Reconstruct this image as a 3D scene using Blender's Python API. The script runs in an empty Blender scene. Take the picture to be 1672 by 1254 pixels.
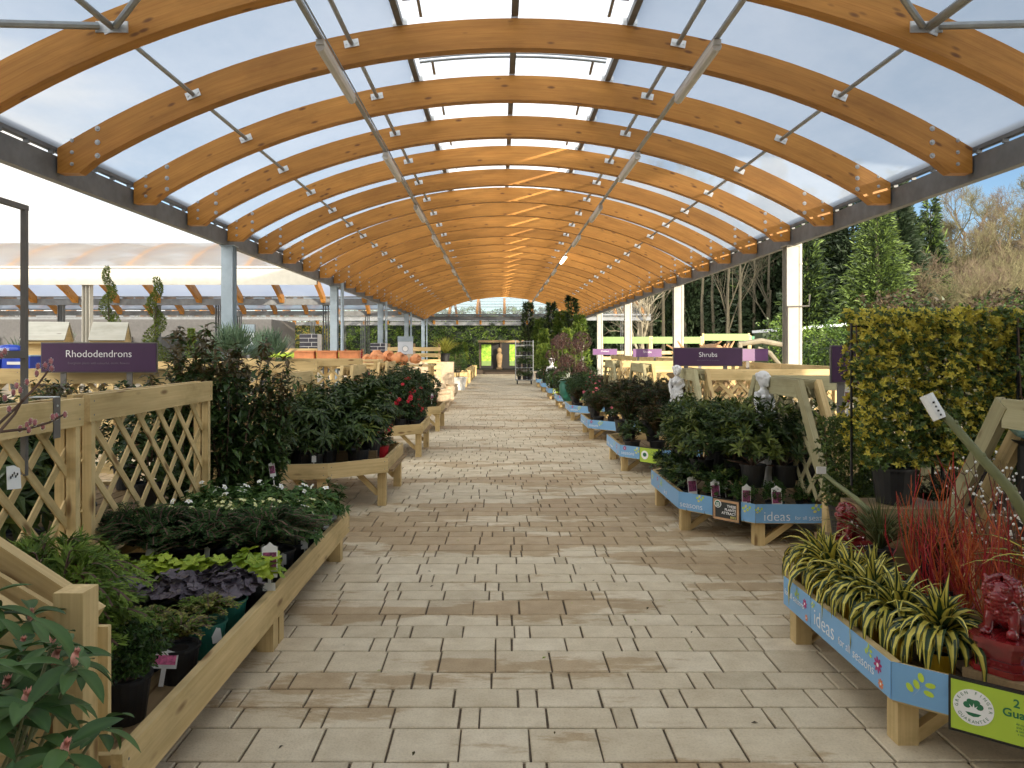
import bpy, math, random
from mathutils import Vector, Matrix, Euler
R = math.radians
sc = bpy.context.scene
COL = sc.collection

# ---------------------------------------------------------------- camera, sky, sun, exposure
F = 1230.0                       # focal length in photo pixels (photo is 1672 wide)
EYE = 1.6
cam_d = bpy.data.cameras.new('camera')
cam_d.sensor_width = 36.0
cam_d.lens = 36.0 * F / 1672.0
cam_d.shift_x = 21.0 / 1672.0
cam_d.shift_y = -57.0 / 1672.0
cam_d.clip_start = 0.05
cam_d.clip_end = 2000.0
cam = bpy.data.objects.new('camera', cam_d)
cam.location = (0, 0, EYE)
cam.rotation_euler = (R(90), 0, 0)
COL.objects.link(cam)
sc.camera = cam

SUN_AZ, SUN_EL = R(32), R(8.5)   # sun stands behind the viewer to the right, low
SD = Vector((math.sin(SUN_AZ) * math.cos(SUN_EL), -math.cos(SUN_AZ) * math.cos(SUN_EL), math.sin(SUN_EL)))

world = bpy.data.worlds.new('World')
sc.world = world
world.use_nodes = True
wn, wl = world.node_tree.nodes, world.node_tree.links
wn.clear()
sky = wn.new('ShaderNodeTexSky')
sky.sky_type = 'NISHITA'
sky.sun_disc = False
sky.sun_elevation = SUN_EL
sky.sun_rotation = math.atan2(SD.x, SD.y)
sky.altitude = 0
sky.air_density = 0.7
sky.dust_density = 0.25
sky.ozone_density = 1.5
tcw = wn.new('ShaderNodeTexCoord')
mpw = wn.new('ShaderNodeMapping'); mpw.inputs['Scale'].default_value = (1.0, 1.0, 4.0)
nzw = wn.new('ShaderNodeTexNoise'); nzw.inputs['Scale'].default_value = 2.2
nzw.inputs['Detail'].default_value = 7; nzw.inputs['Roughness'].default_value = 0.62
crw = wn.new('ShaderNodeValToRGB')
crw.color_ramp.elements[0].position = 0.38; crw.color_ramp.elements[1].position = 0.56
# more cloud towards the west (-X)
sepw = wn.new('ShaderNodeSeparateXYZ')
wm = wn.new('ShaderNodeMath'); wm.operation = 'MULTIPLY_ADD'
wm.inputs[1].default_value = -1.10
wz = wn.new('ShaderNodeMath'); wz.operation = 'MULTIPLY_ADD'; wz.inputs[1].default_value = -1.10
wy = wn.new('ShaderNodeMath'); wy.operation = 'MULTIPLY_ADD'; wy.inputs[1].default_value = -0.45
wa = wn.new('ShaderNodeMath'); wa.operation = 'ADD'; wa.inputs[1].default_value = 0.10
wl.new(tcw.outputs['Generated'], mpw.inputs['Vector'])
wl.new(mpw.outputs[0], nzw.inputs['Vector'])
wl.new(tcw.outputs['Generated'], sepw.inputs[0])
wl.new(sepw.outputs['X'], wm.inputs[0])
wl.new(nzw.outputs['Fac'], wm.inputs[2])
wl.new(sepw.outputs['Z'], wz.inputs[0]); wl.new(wm.outputs[0], wz.inputs[2])
wl.new(sepw.outputs['Y'], wy.inputs[0]); wl.new(wz.outputs[0], wy.inputs[2])
wl.new(wy.outputs[0], wa.inputs[0])
wl.new(wa.outputs[0], crw.inputs['Fac'])
mxw = wn.new('ShaderNodeMix'); mxw.data_type = 'RGBA'
crb = wn.new('ShaderNodeMapRange')          # thin bright haze to the west, added unseen cloud behind the viewer lights roof and floor
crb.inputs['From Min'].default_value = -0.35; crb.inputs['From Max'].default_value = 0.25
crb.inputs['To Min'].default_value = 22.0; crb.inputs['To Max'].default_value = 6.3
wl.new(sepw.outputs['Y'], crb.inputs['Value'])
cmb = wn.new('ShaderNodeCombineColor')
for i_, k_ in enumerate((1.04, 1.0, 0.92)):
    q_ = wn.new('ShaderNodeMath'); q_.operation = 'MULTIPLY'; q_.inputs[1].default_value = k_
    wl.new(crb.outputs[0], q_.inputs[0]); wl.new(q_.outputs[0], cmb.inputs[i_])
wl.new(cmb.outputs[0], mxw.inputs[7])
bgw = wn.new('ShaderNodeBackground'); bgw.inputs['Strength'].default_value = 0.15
wo = wn.new('ShaderNodeOutputWorld')
mb2 = wn.new('ShaderNodeMapRange')  # extra cloud cover added behind the viewer, out of view, for its light
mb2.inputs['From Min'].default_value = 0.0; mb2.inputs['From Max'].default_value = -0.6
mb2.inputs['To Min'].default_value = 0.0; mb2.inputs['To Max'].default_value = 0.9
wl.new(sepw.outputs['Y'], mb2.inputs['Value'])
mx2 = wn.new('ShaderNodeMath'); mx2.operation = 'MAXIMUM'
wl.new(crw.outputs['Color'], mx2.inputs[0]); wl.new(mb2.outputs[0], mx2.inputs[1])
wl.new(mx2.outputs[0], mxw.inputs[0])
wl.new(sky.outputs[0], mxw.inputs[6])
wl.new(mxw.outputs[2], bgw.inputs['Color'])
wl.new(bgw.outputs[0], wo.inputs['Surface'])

sun_d = bpy.data.lights.new('sun', 'SUN')
sun_d.energy = 4.2
sun_d.angle = R(0.5)
sun_d.color = (1.0, 0.86, 0.66)
sun = bpy.data.objects.new('sun', sun_d)
sun.rotation_euler = (-SD).to_track_quat('-Z', 'Y').to_euler()
sun.location = (20, -30, 12)
COL.objects.link(sun)

sc.view_settings.view_transform = 'Standard'
sc.view_settings.look = 'None'
sc.view_settings.exposure = 0.70
sc.view_settings.gamma = 1.0
sc.render.engine = 'CYCLES'
sc.cycles.use_denoising = True
sc.cycles.max_bounces = 8
sc.cycles.diffuse_bounces = 5
sc.cycles.glossy_bounces = 2
sc.cycles.transmission_bounces = 4
sc.cycles.transparent_max_bounces = 8
sc.cycles.sample_clamp_indirect = 6.0

def at(px, py, Y):               # a point of the place at depth Y seen at photo pixel (px, py)
    return Vector(((px - 815.0) / F * Y, Y, EYE - (py - 570.0) / F * Y))

# ---------------------------------------------------------------- materials
MATS = {}
def newmat(name):
    m = bpy.data.materials.new(name); m.use_nodes = True
    nt = m.node_tree; nt.nodes.clear()
    out = nt.nodes.new('ShaderNodeOutputMaterial')
    b = nt.nodes.new('ShaderNodeBsdfPrincipled')
    nt.links.new(b.outputs[0], out.inputs[0])
    MATS[name] = m
    return m, nt, b, out
def N(nt, t, **kw):
    n = nt.nodes.new(t)
    for k, v in kw.items():
        if k in n.inputs: n.inputs[k].default_value = v
        else: setattr(n, k, v)
    return n
def L(nt, a, b): nt.links.new(a, b)
def c4(c): return (c[0], c[1], c[2], 1)
def ramp(nt, fac, stops):
    r = nt.nodes.new('ShaderNodeValToRGB')
    el = r.color_ramp.elements
    while len(el) < len(stops): el.new(0.5)
    for e, (p, c) in zip(el, stops): e.position = p; e.color = c4(c)
    L(nt, fac, r.inputs['Fac'])
    return r.outputs['Color']
def bump(nt, b, h, s, d=0.01):
    bp = N(nt, 'ShaderNodeBump'); bp.inputs['Strength'].default_value = s; bp.inputs['Distance'].default_value = d
    L(nt, h, bp.inputs['Height']); L(nt, bp.outputs[0], b.inputs['Normal'])
def attr(nt, name, out='Fac'):
    a = nt.nodes.new('ShaderNodeAttribute'); a.attribute_name = name
    return a.outputs[out]
def mul(nt, c, f):
    m = nt.nodes.new('ShaderNodeMix'); m.data_type = 'RGBA'; m.blend_type = 'MULTIPLY'
    m.inputs[0].default_value = 1
    L(nt, c, m.inputs[6]); L(nt, f, m.inputs[7])
    return m.outputs[2]
def mixc(nt, fac, a, b):
    m = nt.nodes.new('ShaderNodeMix'); m.data_type = 'RGBA'
    if isinstance(fac, float): m.inputs[0].default_value = fac
    else: L(nt, fac, m.inputs[0])
    for i, x in ((6, a), (7, b)):
        if isinstance(x, tuple): m.inputs[i].default_value = c4(x)
        else: L(nt, x, m.inputs[i])
    return m.outputs[2]
def noise(nt, vec, scale, detail=3, rough=0.5, stretch=None):
    if stretch:
        mp = nt.nodes.new('ShaderNodeMapping'); mp.inputs['Scale'].default_value = stretch
        L(nt, vec, mp.inputs['Vector']); vec = mp.outputs[0]
    n = N(nt, 'ShaderNodeTexNoise'); n.inputs['Scale'].default_value = scale
    n.inputs['Detail'].default_value = detail; n.inputs['Roughness'].default_value = rough
    L(nt, vec, n.inputs['Vector'])
    return n.outputs['Fac']
def objco(nt): return nt.nodes.new('ShaderNodeTexCoord').outputs['Object']

def plain(name, col, rough=0.6, metal=0.0, spec=0.5, var=0.12, nscale=6.0, bmp=0.0, coat=0.0):
    m, nt, b, o = newmat(name)
    n = noise(nt, objco(nt), nscale, 4, 0.6)
    lo = tuple(x * (1 - var) for x in col); hi = tuple(min(1, x * (1 + var)) for x in col)
    L(nt, ramp(nt, n, [(0.3, lo), (0.7, hi)]), b.inputs['Base Color'])
    b.inputs['Roughness'].default_value = rough; b.inputs['Metallic'].default_value = metal
    b.inputs['Specular IOR Level'].default_value = spec
    b.inputs['Coat Weight'].default_value = coat
    if bmp: bump(nt, b, noise(nt, objco(nt), nscale * 8, 3), bmp, 0.004)
    return m
def wood(name, a, b_, knot, grain=60, rough=0.65, lam=False, kn=0.2, wx=0.0):
    m, nt, b, o = newmat(name)
    gc = attr(nt, 'gc', 'Vector')
    g1 = noise(nt, gc, 3.2, 5, 0.6, (0.5, grain * 0.35, grain * 0.35))
    col = ramp(nt, g1, [(0.25, b_), (0.5, tuple((x + y) / 2 for x, y in zip(a, b_))), (0.78, a)])
    g2 = noise(nt, gc, 2.0, 4, 0.55, (0.7, 4, 4))
    col = mul(nt, col, ramp(nt, g2, [(0.3, (0.8, 0.78, 0.74)), (0.7, (1.08, 1.08, 1.08))]))
    vo = N(nt, 'ShaderNodeTexVoronoi'); vo.inputs['Scale'].default_value = 1.0
    mp = nt.nodes.new('ShaderNodeMapping'); mp.inputs['Scale'].default_value = (3.2 if lam else 2.6, 9, 9)
    L(nt, gc, mp.inputs['Vector']); L(nt, mp.outputs[0], vo.inputs['Vector'])
    kf = ramp(nt, vo.outputs['Distance'], [(0.0, (1, 1, 1)), (kn * 0.55, (0.75,) * 3), (kn, (0, 0, 0))])
    col = mixc(nt, kf, col, knot)
    va = ramp(nt, attr(nt, 'val'), [(0, (0.84, 0.83, 0.80)), (1, (1.1, 1.1, 1.1))])
    col = mul(nt, col, va)
    st_ = noise(nt, objco(nt), 1.7, 6, 0.65, (1, 1, 2.2))
    col = mul(nt, col, ramp(nt, st_, [(0.28, (0.70, 0.69, 0.62) if not lam else (0.82, 0.79, 0.75)), (0.48, (1, 1, 1)), (0.75, (1.06, 1.05, 1.04))]))
    if lam:
        wv = N(nt, 'ShaderNodeSeparateXYZ'); L(nt, gc, wv.inputs[0])
        md = N(nt, 'ShaderNodeMath', operation='MODULO'); md.inputs[1].default_value = 0.042
        ab = N(nt, 'ShaderNodeMath', operation='ADD'); ab.inputs[1].default_value = 10.0
        L(nt, wv.outputs['Y'], ab.inputs[0]); L(nt, ab.outputs[0], md.inputs[0])
        col = mul(nt, col, ramp(nt, md.outputs[0], [(0.0, (0.86, 0.84, 0.8)), (0.0022, (1, 1, 1))]))
    L(nt, col, b.inputs['Base Color'])
    b.inputs['Roughness'].default_value = rough
    b.inputs['Specular IOR Level'].default_value = 0.3
    bump(nt, b, g1, 0.25, 0.003)
    return m
def leafmat(name, dark, light, rough=0.45, trans=0.25, back=None, spec=0.5):
    m, nt, b, o = newmat(name)
    oi = nt.nodes.new('ShaderNodeObjectInfo')
    v = attr(nt, 'val')
    n = noise(nt, objco(nt), 9, 2)
    mx = N(nt, 'ShaderNodeMath', operation='MULTIPLY_ADD'); mx.inputs[1].default_value = 0.35
    L(nt, n, mx.inputs[0]); 
    m2 = N(nt, 'ShaderNodeMath', operation='MULTIPLY'); m2.inputs[1].default_value = 0.65
    L(nt, v, m2.inputs[0]); L(nt, m2.outputs[0], mx.inputs[2])
    col = ramp(nt, mx.outputs[0], [(0.1, dark), (0.85, light)])
    col = mul(nt, col, ramp(nt, oi.outputs['Random'], [(0, (0.85, 0.88, 0.85)), (1, (1.12, 1.1, 1.1))]))
    L(nt, col, b.inputs['Base Color'])
    b.inputs['Roughness'].default_value = rough
    b.inputs['Specular IOR Level'].default_value = spec
    if trans:
        t = nt.nodes.new('ShaderNodeBsdfTranslucent'); L(nt, col, t.inputs['Color'])
        ms = nt.nodes.new('ShaderNodeMixShader'); ms.inputs[0].default_value = trans
        L(nt, b.outputs[0], ms.inputs[1]); L(nt, t.outputs[0], ms.inputs[2]); L(nt, ms.outputs[0], o.inputs[0])
    return m

wood('timber', (0.75, 0.585, 0.31), (0.56, 0.41, 0.19), (0.17, 0.085, 0.03), kn=0.19)
wood('timber_green', (0.47, 0.44, 0.27), (0.34, 0.31, 0.18), (0.16, 0.11, 0.05), kn=0.14)
wood('timber_old', (0.34, 0.24, 0.13), (0.22, 0.15, 0.08), (0.08, 0.05, 0.03), kn=0.12)
wood('timber_grey', (0.55, 0.55, 0.50), (0.42, 0.42, 0.38), (0.25, 0.22, 0.2), kn=0.1)
wood('timber_dark', (0.075, 0.055, 0.04), (0.045, 0.034, 0.026), (0.02, 0.015, 0.012), kn=0.08)
wood('glulam', (0.54, 0.262, 0.058), (0.40, 0.170, 0.034), (0.13, 0.05, 0.018), grain=40, lam=True, kn=0.19, rough=0.5)
plain('galv', (0.33, 0.35, 0.36), 0.5, 0.55, nscale=14)
plain('galv_light', (0.62, 0.64, 0.65), 0.42, 0.5, nscale=14)
plain('bolt_metal', (0.40, 0.41, 0.42), 0.5, 0.5, nscale=30, var=0.3)
plain('steel_grey', (0.17, 0.18, 0.19), 0.55, 0.25, nscale=5, var=0.2)
plain('steel_blue', (0.30, 0.37, 0.43), 0.5, 0.2, nscale=4)
plain('steel_pale', (0.40, 0.385, 0.335), 0.55, 0.1, nscale=5, var=0.1)
plain('frame_grey', (0.15, 0.14, 0.13), 0.55, 0.2)
plain('black_plastic', (0.016, 0.016, 0.017), 0.5, nscale=10, var=0.3)
plain('green_plastic', (0.015, 0.13, 0.095), 0.45)
plain('yellow_plastic', (0.75, 0.48, 0.03), 0.45)
plain('red_plastic', (0.55, 0.02, 0.03), 0.45)
plain('terracotta', (0.62, 0.25, 0.11), 0.8, var=0.2, bmp=0.3)
plain('soil', (0.035, 0.024, 0.016), 0.95, nscale=30, var=0.5, bmp=0.8)
plain('white_card', (0.78, 0.78, 0.76), 0.6, var=0.03)
plain('black_trim', (0.012, 0.012, 0.012), 0.4)
plain('white_paint', (0.85, 0.85, 0.85), 0.5, var=0.02)
plain('grey_print', (0.16, 0.13, 0.17), 0.5, var=0.02)
plain('purple_sign', (0.062, 0.026, 0.072), 0.4, var=0.06)
plain('purple_light', (0.16, 0.07, 0.20), 0.4, var=0.06)
plain('blue_panel', (0.19, 0.40, 0.66), 0.42, var=0.05, nscale=3)
plain('lime_panel', (0.42, 0.58, 0.05), 0.42, var=0.04)
plain('lime_leaf_print', (0.52, 0.68, 0.06), 0.42, var=0.04)
plain('dark_green_print', (0.02, 0.16, 0.07), 0.42)
plain('magenta_print', (0.42, 0.015, 0.16), 0.42)
plain('orange_print', (0.78, 0.22, 0.06), 0.42)
plain('yellow_print', (0.75, 0.68, 0.2), 0.42)
plain('chalkboard', (0.035, 0.038, 0.036), 0.7)
plain('stone', (0.50, 0.40, 0.28), 0.85, var=0.25, nscale=5, bmp=0.5)
plain('white_stone', (0.72, 0.72, 0.72), 0.7, var=0.08, nscale=8, bmp=0.2)
plain('concrete_white', (0.60, 0.60, 0.57), 0.8, var=0.1)
plain('red_glaze', (0.20, 0.012, 0.014), 0.22, var=0.35, nscale=7, coat=0.6)
plain('bark', (0.09, 0.07, 0.05), 0.9, var=0.35, nscale=6, bmp=0.6)
plain('bark_pale', (0.22, 0.195, 0.14), 0.85, var=0.3, nscale=5)
plain('bark_wood', (0.055, 0.048, 0.030), 0.9, var=0.3, nscale=2)
plain('stem_green', (0.17, 0.18, 0.08), 0.6, var=0.15)
plain('stem_red', (0.30, 0.012, 0.018), 0.45, var=0.3)
plain('stem_orange', (0.42, 0.08, 0.015), 0.5, var=0.3)
plain('stem_brown', (0.10, 0.055, 0.035), 0.7, var=0.3)
plain('twig_brown', (0.13, 0.095, 0.06), 0.9, var=0.3, nscale=1)
plain('twig_olive', (0.15, 0.135, 0.065), 0.9, var=0.3, nscale=1)
plain('flower_white', (0.85, 0.85, 0.80), 0.6, var=0.04)
plain('flower_lemon', (0.72, 0.72, 0.32), 0.6, var=0.08)
plain('flower_red', (0.62, 0.02, 0.05), 0.5, var=0.2)
plain('flower_pink', (0.75, 0.20, 0.28), 0.5, var=0.15)
plain('bud_pink', (0.72, 0.34, 0.27), 0.55, var=0.3, nscale=30)
plain('catkin_pink', (0.45, 0.17, 0.18), 0.9, var=0.25, nscale=60)
plain('label_photo', (0.25, 0.06, 0.14), 0.4, var=0.8, nscale=60)
plain('label_green', (0.10, 0.22, 0.08), 0.4, var=0.8, nscale=50)
plain('pink_label', (0.80, 0.16, 0.32), 0.4, var=0.5, nscale=60)
plain('blue_goods', (0.02, 0.06, 0.42), 0.4, var=0.3)
plain('pale_blue', (0.30, 0.48, 0.70), 0.4, var=0.2)
plain('teal_glaze', (0.35, 0.62, 0.62), 0.25, var=0.5, nscale=18)
plain('dark_brick', (0.035, 0.035, 0.05), 0.6, var=0.4, nscale=9)
plain('mortar', (0.62, 0.62, 0.62), 0.9)
plain('driftwood', (0.50, 0.30, 0.16), 0.85, var=0.3)
plain('earth', (0.065, 0.055, 0.032), 0.95, var=0.4, nscale=0.4)
plain('roof_white', (0.55, 0.60, 0.66), 0.5, var=0.05)
plain('hut_blue', (0.13, 0.22, 0.32), 0.5)
plain('lamp_body', (0.55, 0.55, 0.53), 0.4, var=0.05)
plain('shading_store_wall', (0.75, 0.72, 0.66), 0.8, var=0.1, nscale=1)  # pale so the unseen shading building also bounces fill light
plain('banner_green', (0.17, 0.27, 0.08), 0.5, var=0.08)
plain('pumpkin_clay', (0.70, 0.30, 0.13), 0.75, var=0.2)

leafmat('rhodo_leaf', (0.014, 0.032, 0.008), (0.060, 0.100, 0.022), 0.38, 0.15, spec=0.3)
leafmat('rhodo_near', (0.028, 0.070, 0.020), (0.085, 0.165, 0.045), 0.5, 0.15, spec=0.3)
leafmat('pieris_leaf', (0.026, 0.050, 0.008), (0.19, 0.23, 0.045), 0.4, 0.18, spec=0.3)
leafmat('holly_leaf', (0.012, 0.028, 0.008), (0.045, 0.085, 0.018), 0.33, 0.12, spec=0.3)
leafmat('hellebore_leaf', (0.028, 0.070, 0.016), (0.10, 0.19, 0.045), 0.5, 0.2, spec=0.25)
leafmat('juniper_leaf', (0.014, 0.040, 0.014), (0.065, 0.125, 0.035), 0.7, 0.2, spec=0.15)
leafmat('juniper_brown', (0.035, 0.034, 0.012), (0.15, 0.11, 0.04), 0.7, 0.2, spec=0.15)
leafmat('thuja_leaf', (0.045, 0.095, 0.014), (0.19, 0.28, 0.045), 0.6, 0.25, spec=0.2)
leafmat('golden_leaf', (0.10, 0.12, 0.02), (0.30, 0.28, 0.05), 0.55, 0.2)
leafmat('lime_leaf', (0.17, 0.28, 0.02), (0.46, 0.56, 0.06), 0.5, 0.3)
leafmat('plum_leaf', (0.030, 0.022, 0.030), (0.105, 0.085, 0.105), 0.4, 0.1)
leafmat('maroon_leaf', (0.025, 0.012, 0.012), (0.10, 0.045, 0.035), 0.4, 0.15)
leafmat('photinia_leaf', (0.022, 0.050, 0.013), (0.085, 0.145, 0.034), 0.42, 0.2)
leafmat('photinia_young', (0.045, 0.042, 0.014), (0.15, 0.105, 0.04), 0.4, 0.25)
leafmat('euonymus_leaf', (0.035, 0.075, 0.018), (0.14, 0.20, 0.04), 0.35, 0.2)
leafmat('euonymus_gold', (0.46, 0.40, 0.04), (0.78, 0.68, 0.14), 0.4, 0.3, spec=0.3)
leafmat('yucca_green', (0.018, 0.042, 0.014), (0.05, 0.085, 0.025), 0.4, 0.15)
leafmat('yucca_yellow', (0.55, 0.47, 0.06), (0.82, 0.70, 0.16), 0.4, 0.15)
leafmat('palm_leaf', (0.06, 0.11, 0.06), (0.17, 0.26, 0.16), 0.45, 0.2)
leafmat('hedge_leaf', (0.045, 0.10, 0.018), (0.21, 0.31, 0.055), 0.4, 0.25)
leafmat('hedge_gold', (0.10, 0.10, 0.02), (0.42, 0.33, 0.08), 0.5, 0.25)
leafmat('beech_leaf', (0.03, 0.022, 0.012), (0.09, 0.06, 0.03), 0.6, 0.2)
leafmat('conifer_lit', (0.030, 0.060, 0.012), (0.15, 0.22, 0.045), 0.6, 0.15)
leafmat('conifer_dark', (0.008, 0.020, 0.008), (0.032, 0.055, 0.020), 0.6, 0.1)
leafmat('bamboo_leaf', (0.07, 0.12, 0.02), (0.30, 0.38, 0.06), 0.5, 0.3)
leafmat('spiral_leaf', (0.035, 0.06, 0.01), (0.15, 0.19, 0.035), 0.6, 0.1, spec=0.2)
leafmat('grass_leaf', (0.06, 0.10, 0.03), (0.14, 0.19, 0.06), 0.6, 0.2)
leafmat('grass_yellow', (0.35, 0.34, 0.06), (0.62, 0.60, 0.12), 0.6, 0.3)

def sheetmat(name, a, b, tr, clear):
    m, nt, bs, o = newmat(name)
    gcv = objco(nt)
    n = noise(nt, gcv, 0.5, 6, 0.62, (0.6, 0.6, 2.6))
    col = ramp(nt, n, [(0.32, a), (0.68, b)])
    t = nt.nodes.new('ShaderNodeBsdfTranslucent'); L(nt, col, t.inputs['Color'])
    bs.inputs['Roughness'].default_value = 0.25
    L(nt, col, bs.inputs['Base Color'])
    ms = nt.nodes.new('ShaderNodeMixShader'); ms.inputs[0].default_value = tr
    L(nt, bs.outputs[0], ms.inputs[1]); L(nt, t.outputs[0], ms.inputs[2])
    tp = nt.nodes.new('ShaderNodeBsdfTransparent')
    m2 = nt.nodes.new('ShaderNodeMixShader'); m2.inputs[0].default_value = clear
    L(nt, ms.outputs[0], m2.inputs[1]); L(nt, tp.outputs[0], m2.inputs[2]); L(nt, m2.outputs[0], o.inputs[0])
sheetmat('roof_film', (0.275, 0.325, 0.39), (0.39, 0.42, 0.47), 0.94, 0.17)
sheetmat('pale_film', (0.66, 0.74, 0.90), (0.80, 0.86, 0.97), 0.88, 0.12)
sheetmat('clear_film', (0.66, 0.74, 0.85), (0.74, 0.80, 0.88), 0.80, 0.75)
sheetmat('ridge_film', (0.80, 0.84, 0.90), (0.86, 0.89, 0.92), 0.96, 0.12)

# paving: real blocks, colour varies block by block, with damp and soiled patches of their own shape
m, nt, b, o = newmat('paver')
gcv = objco(nt)
col = ramp(nt, attr(nt, 'val'), [(0.0, (0.53, 0.455, 0.325)), (0.5, (0.635, 0.55, 0.40)), (1.0, (0.72, 0.64, 0.49))])
fine = noise(nt, gcv, 95, 4, 0.7)
mid = noise(nt, gcv, 7, 4, 0.6)
b1 = noise(nt, gcv, 0.6, 7, 0.68, (0.55, 1.7, 1))
b2 = noise(nt, attr(nt, 'gc', 'Vector'), 0.6, 7, 0.68, (0.55, 1.7, 1))
av = N(nt, 'ShaderNodeMath', operation='MULTIPLY_ADD'); av.inputs[1].default_value = 0.16
a2 = N(nt, 'ShaderNodeMath', operation='MULTIPLY'); a2.inputs[1].default_value = 0.84
L(nt, b1, a2.inputs[0]); L(nt, b2, av.inputs[0]); L(nt, a2.outputs[0], av.inputs[2])
sp_ = N(nt, 'ShaderNodeSeparateXYZ'); L(nt, gcv, sp_.inputs[0])
dv = N(nt, 'ShaderNodeMath', operation='MULTIPLY'); dv.inputs[1].default_value = 0.05; L(nt, sp_.outputs['Y'], dv.inputs[0])
bd_ = ramp(nt, dv.outputs[0], [(0.20, (0, 0, 0)), (0.27, (1, 1, 1)), (0.40, (1, 1, 1)), (0.50, (0.2,) * 3), (0.8, (0.1,) * 3)])
ad = N(nt, 'ShaderNodeMath', operation='MULTIPLY_ADD'); ad.inputs[1].default_value = 0.055; L(nt, bd_, ad.inputs[0]); L(nt, av.outputs[0], ad.inputs[2])
big = ad.outputs[0]      # watering has left the stretch between the second tables damp
col = mul(nt, col, ramp(nt, fine, [(0.25, (0.78, 0.76, 0.73)), (0.5, (1.0, 1.0, 1.0)), (0.8, (1.08, 1.08, 1.08))]))
col = mul(nt, col, ramp(nt, mid, [(0.28, (0.86, 0.83, 0.79)), (0.62, (1.04, 1.04, 1.04))]))
col = mul(nt, col, ramp(nt, big, [(0.30, (1.06, 1.06, 1.06)), (0.535, (1.0, 0.99, 0.97)), (0.56, (0.74, 0.65, 0.54)), (0.75, (0.62, 0.52, 0.42))]))
L(nt, col, b.inputs['Base Color'])
L(nt, ramp(nt, big, [(0.45, (0.85,) * 3), (0.65, (0.5,) * 3)]), b.inputs['Roughness'])
b.inputs['Specular IOR Level'].default_value = 0.3
bump(nt, b, fine, 0.5, 0.004)
m, nt, b, o = newmat('joint_sand')
L(nt, ramp(nt, noise(nt, objco(nt), 60, 3), [(0.3, (0.08, 0.06, 0.038)), (0.7, (0.16, 0.12, 0.08))]), b.inputs['Base Color'])
b.inputs['Roughness'].default_value = 0.95
m, nt, b, o = newmat('lamp_glow')
b.inputs['Base Color'].default_value = (1, 0.9, 0.7, 1)
b.inputs['Emission Color'].default_value = (1, 0.85, 0.6, 1); b.inputs['Emission Strength'].default_value = 14
m, nt, b, o = newmat('garden_print')
L(nt, ramp(nt, noise(nt, objco(nt), 7, 5, 0.7), [(0.3, (0.05, 0.16, 0.01)), (0.5, (0.25, 0.45, 0.03)), (0.7, (0.55, 0.88, 0.12))]), b.inputs['Base Color'])

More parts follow.
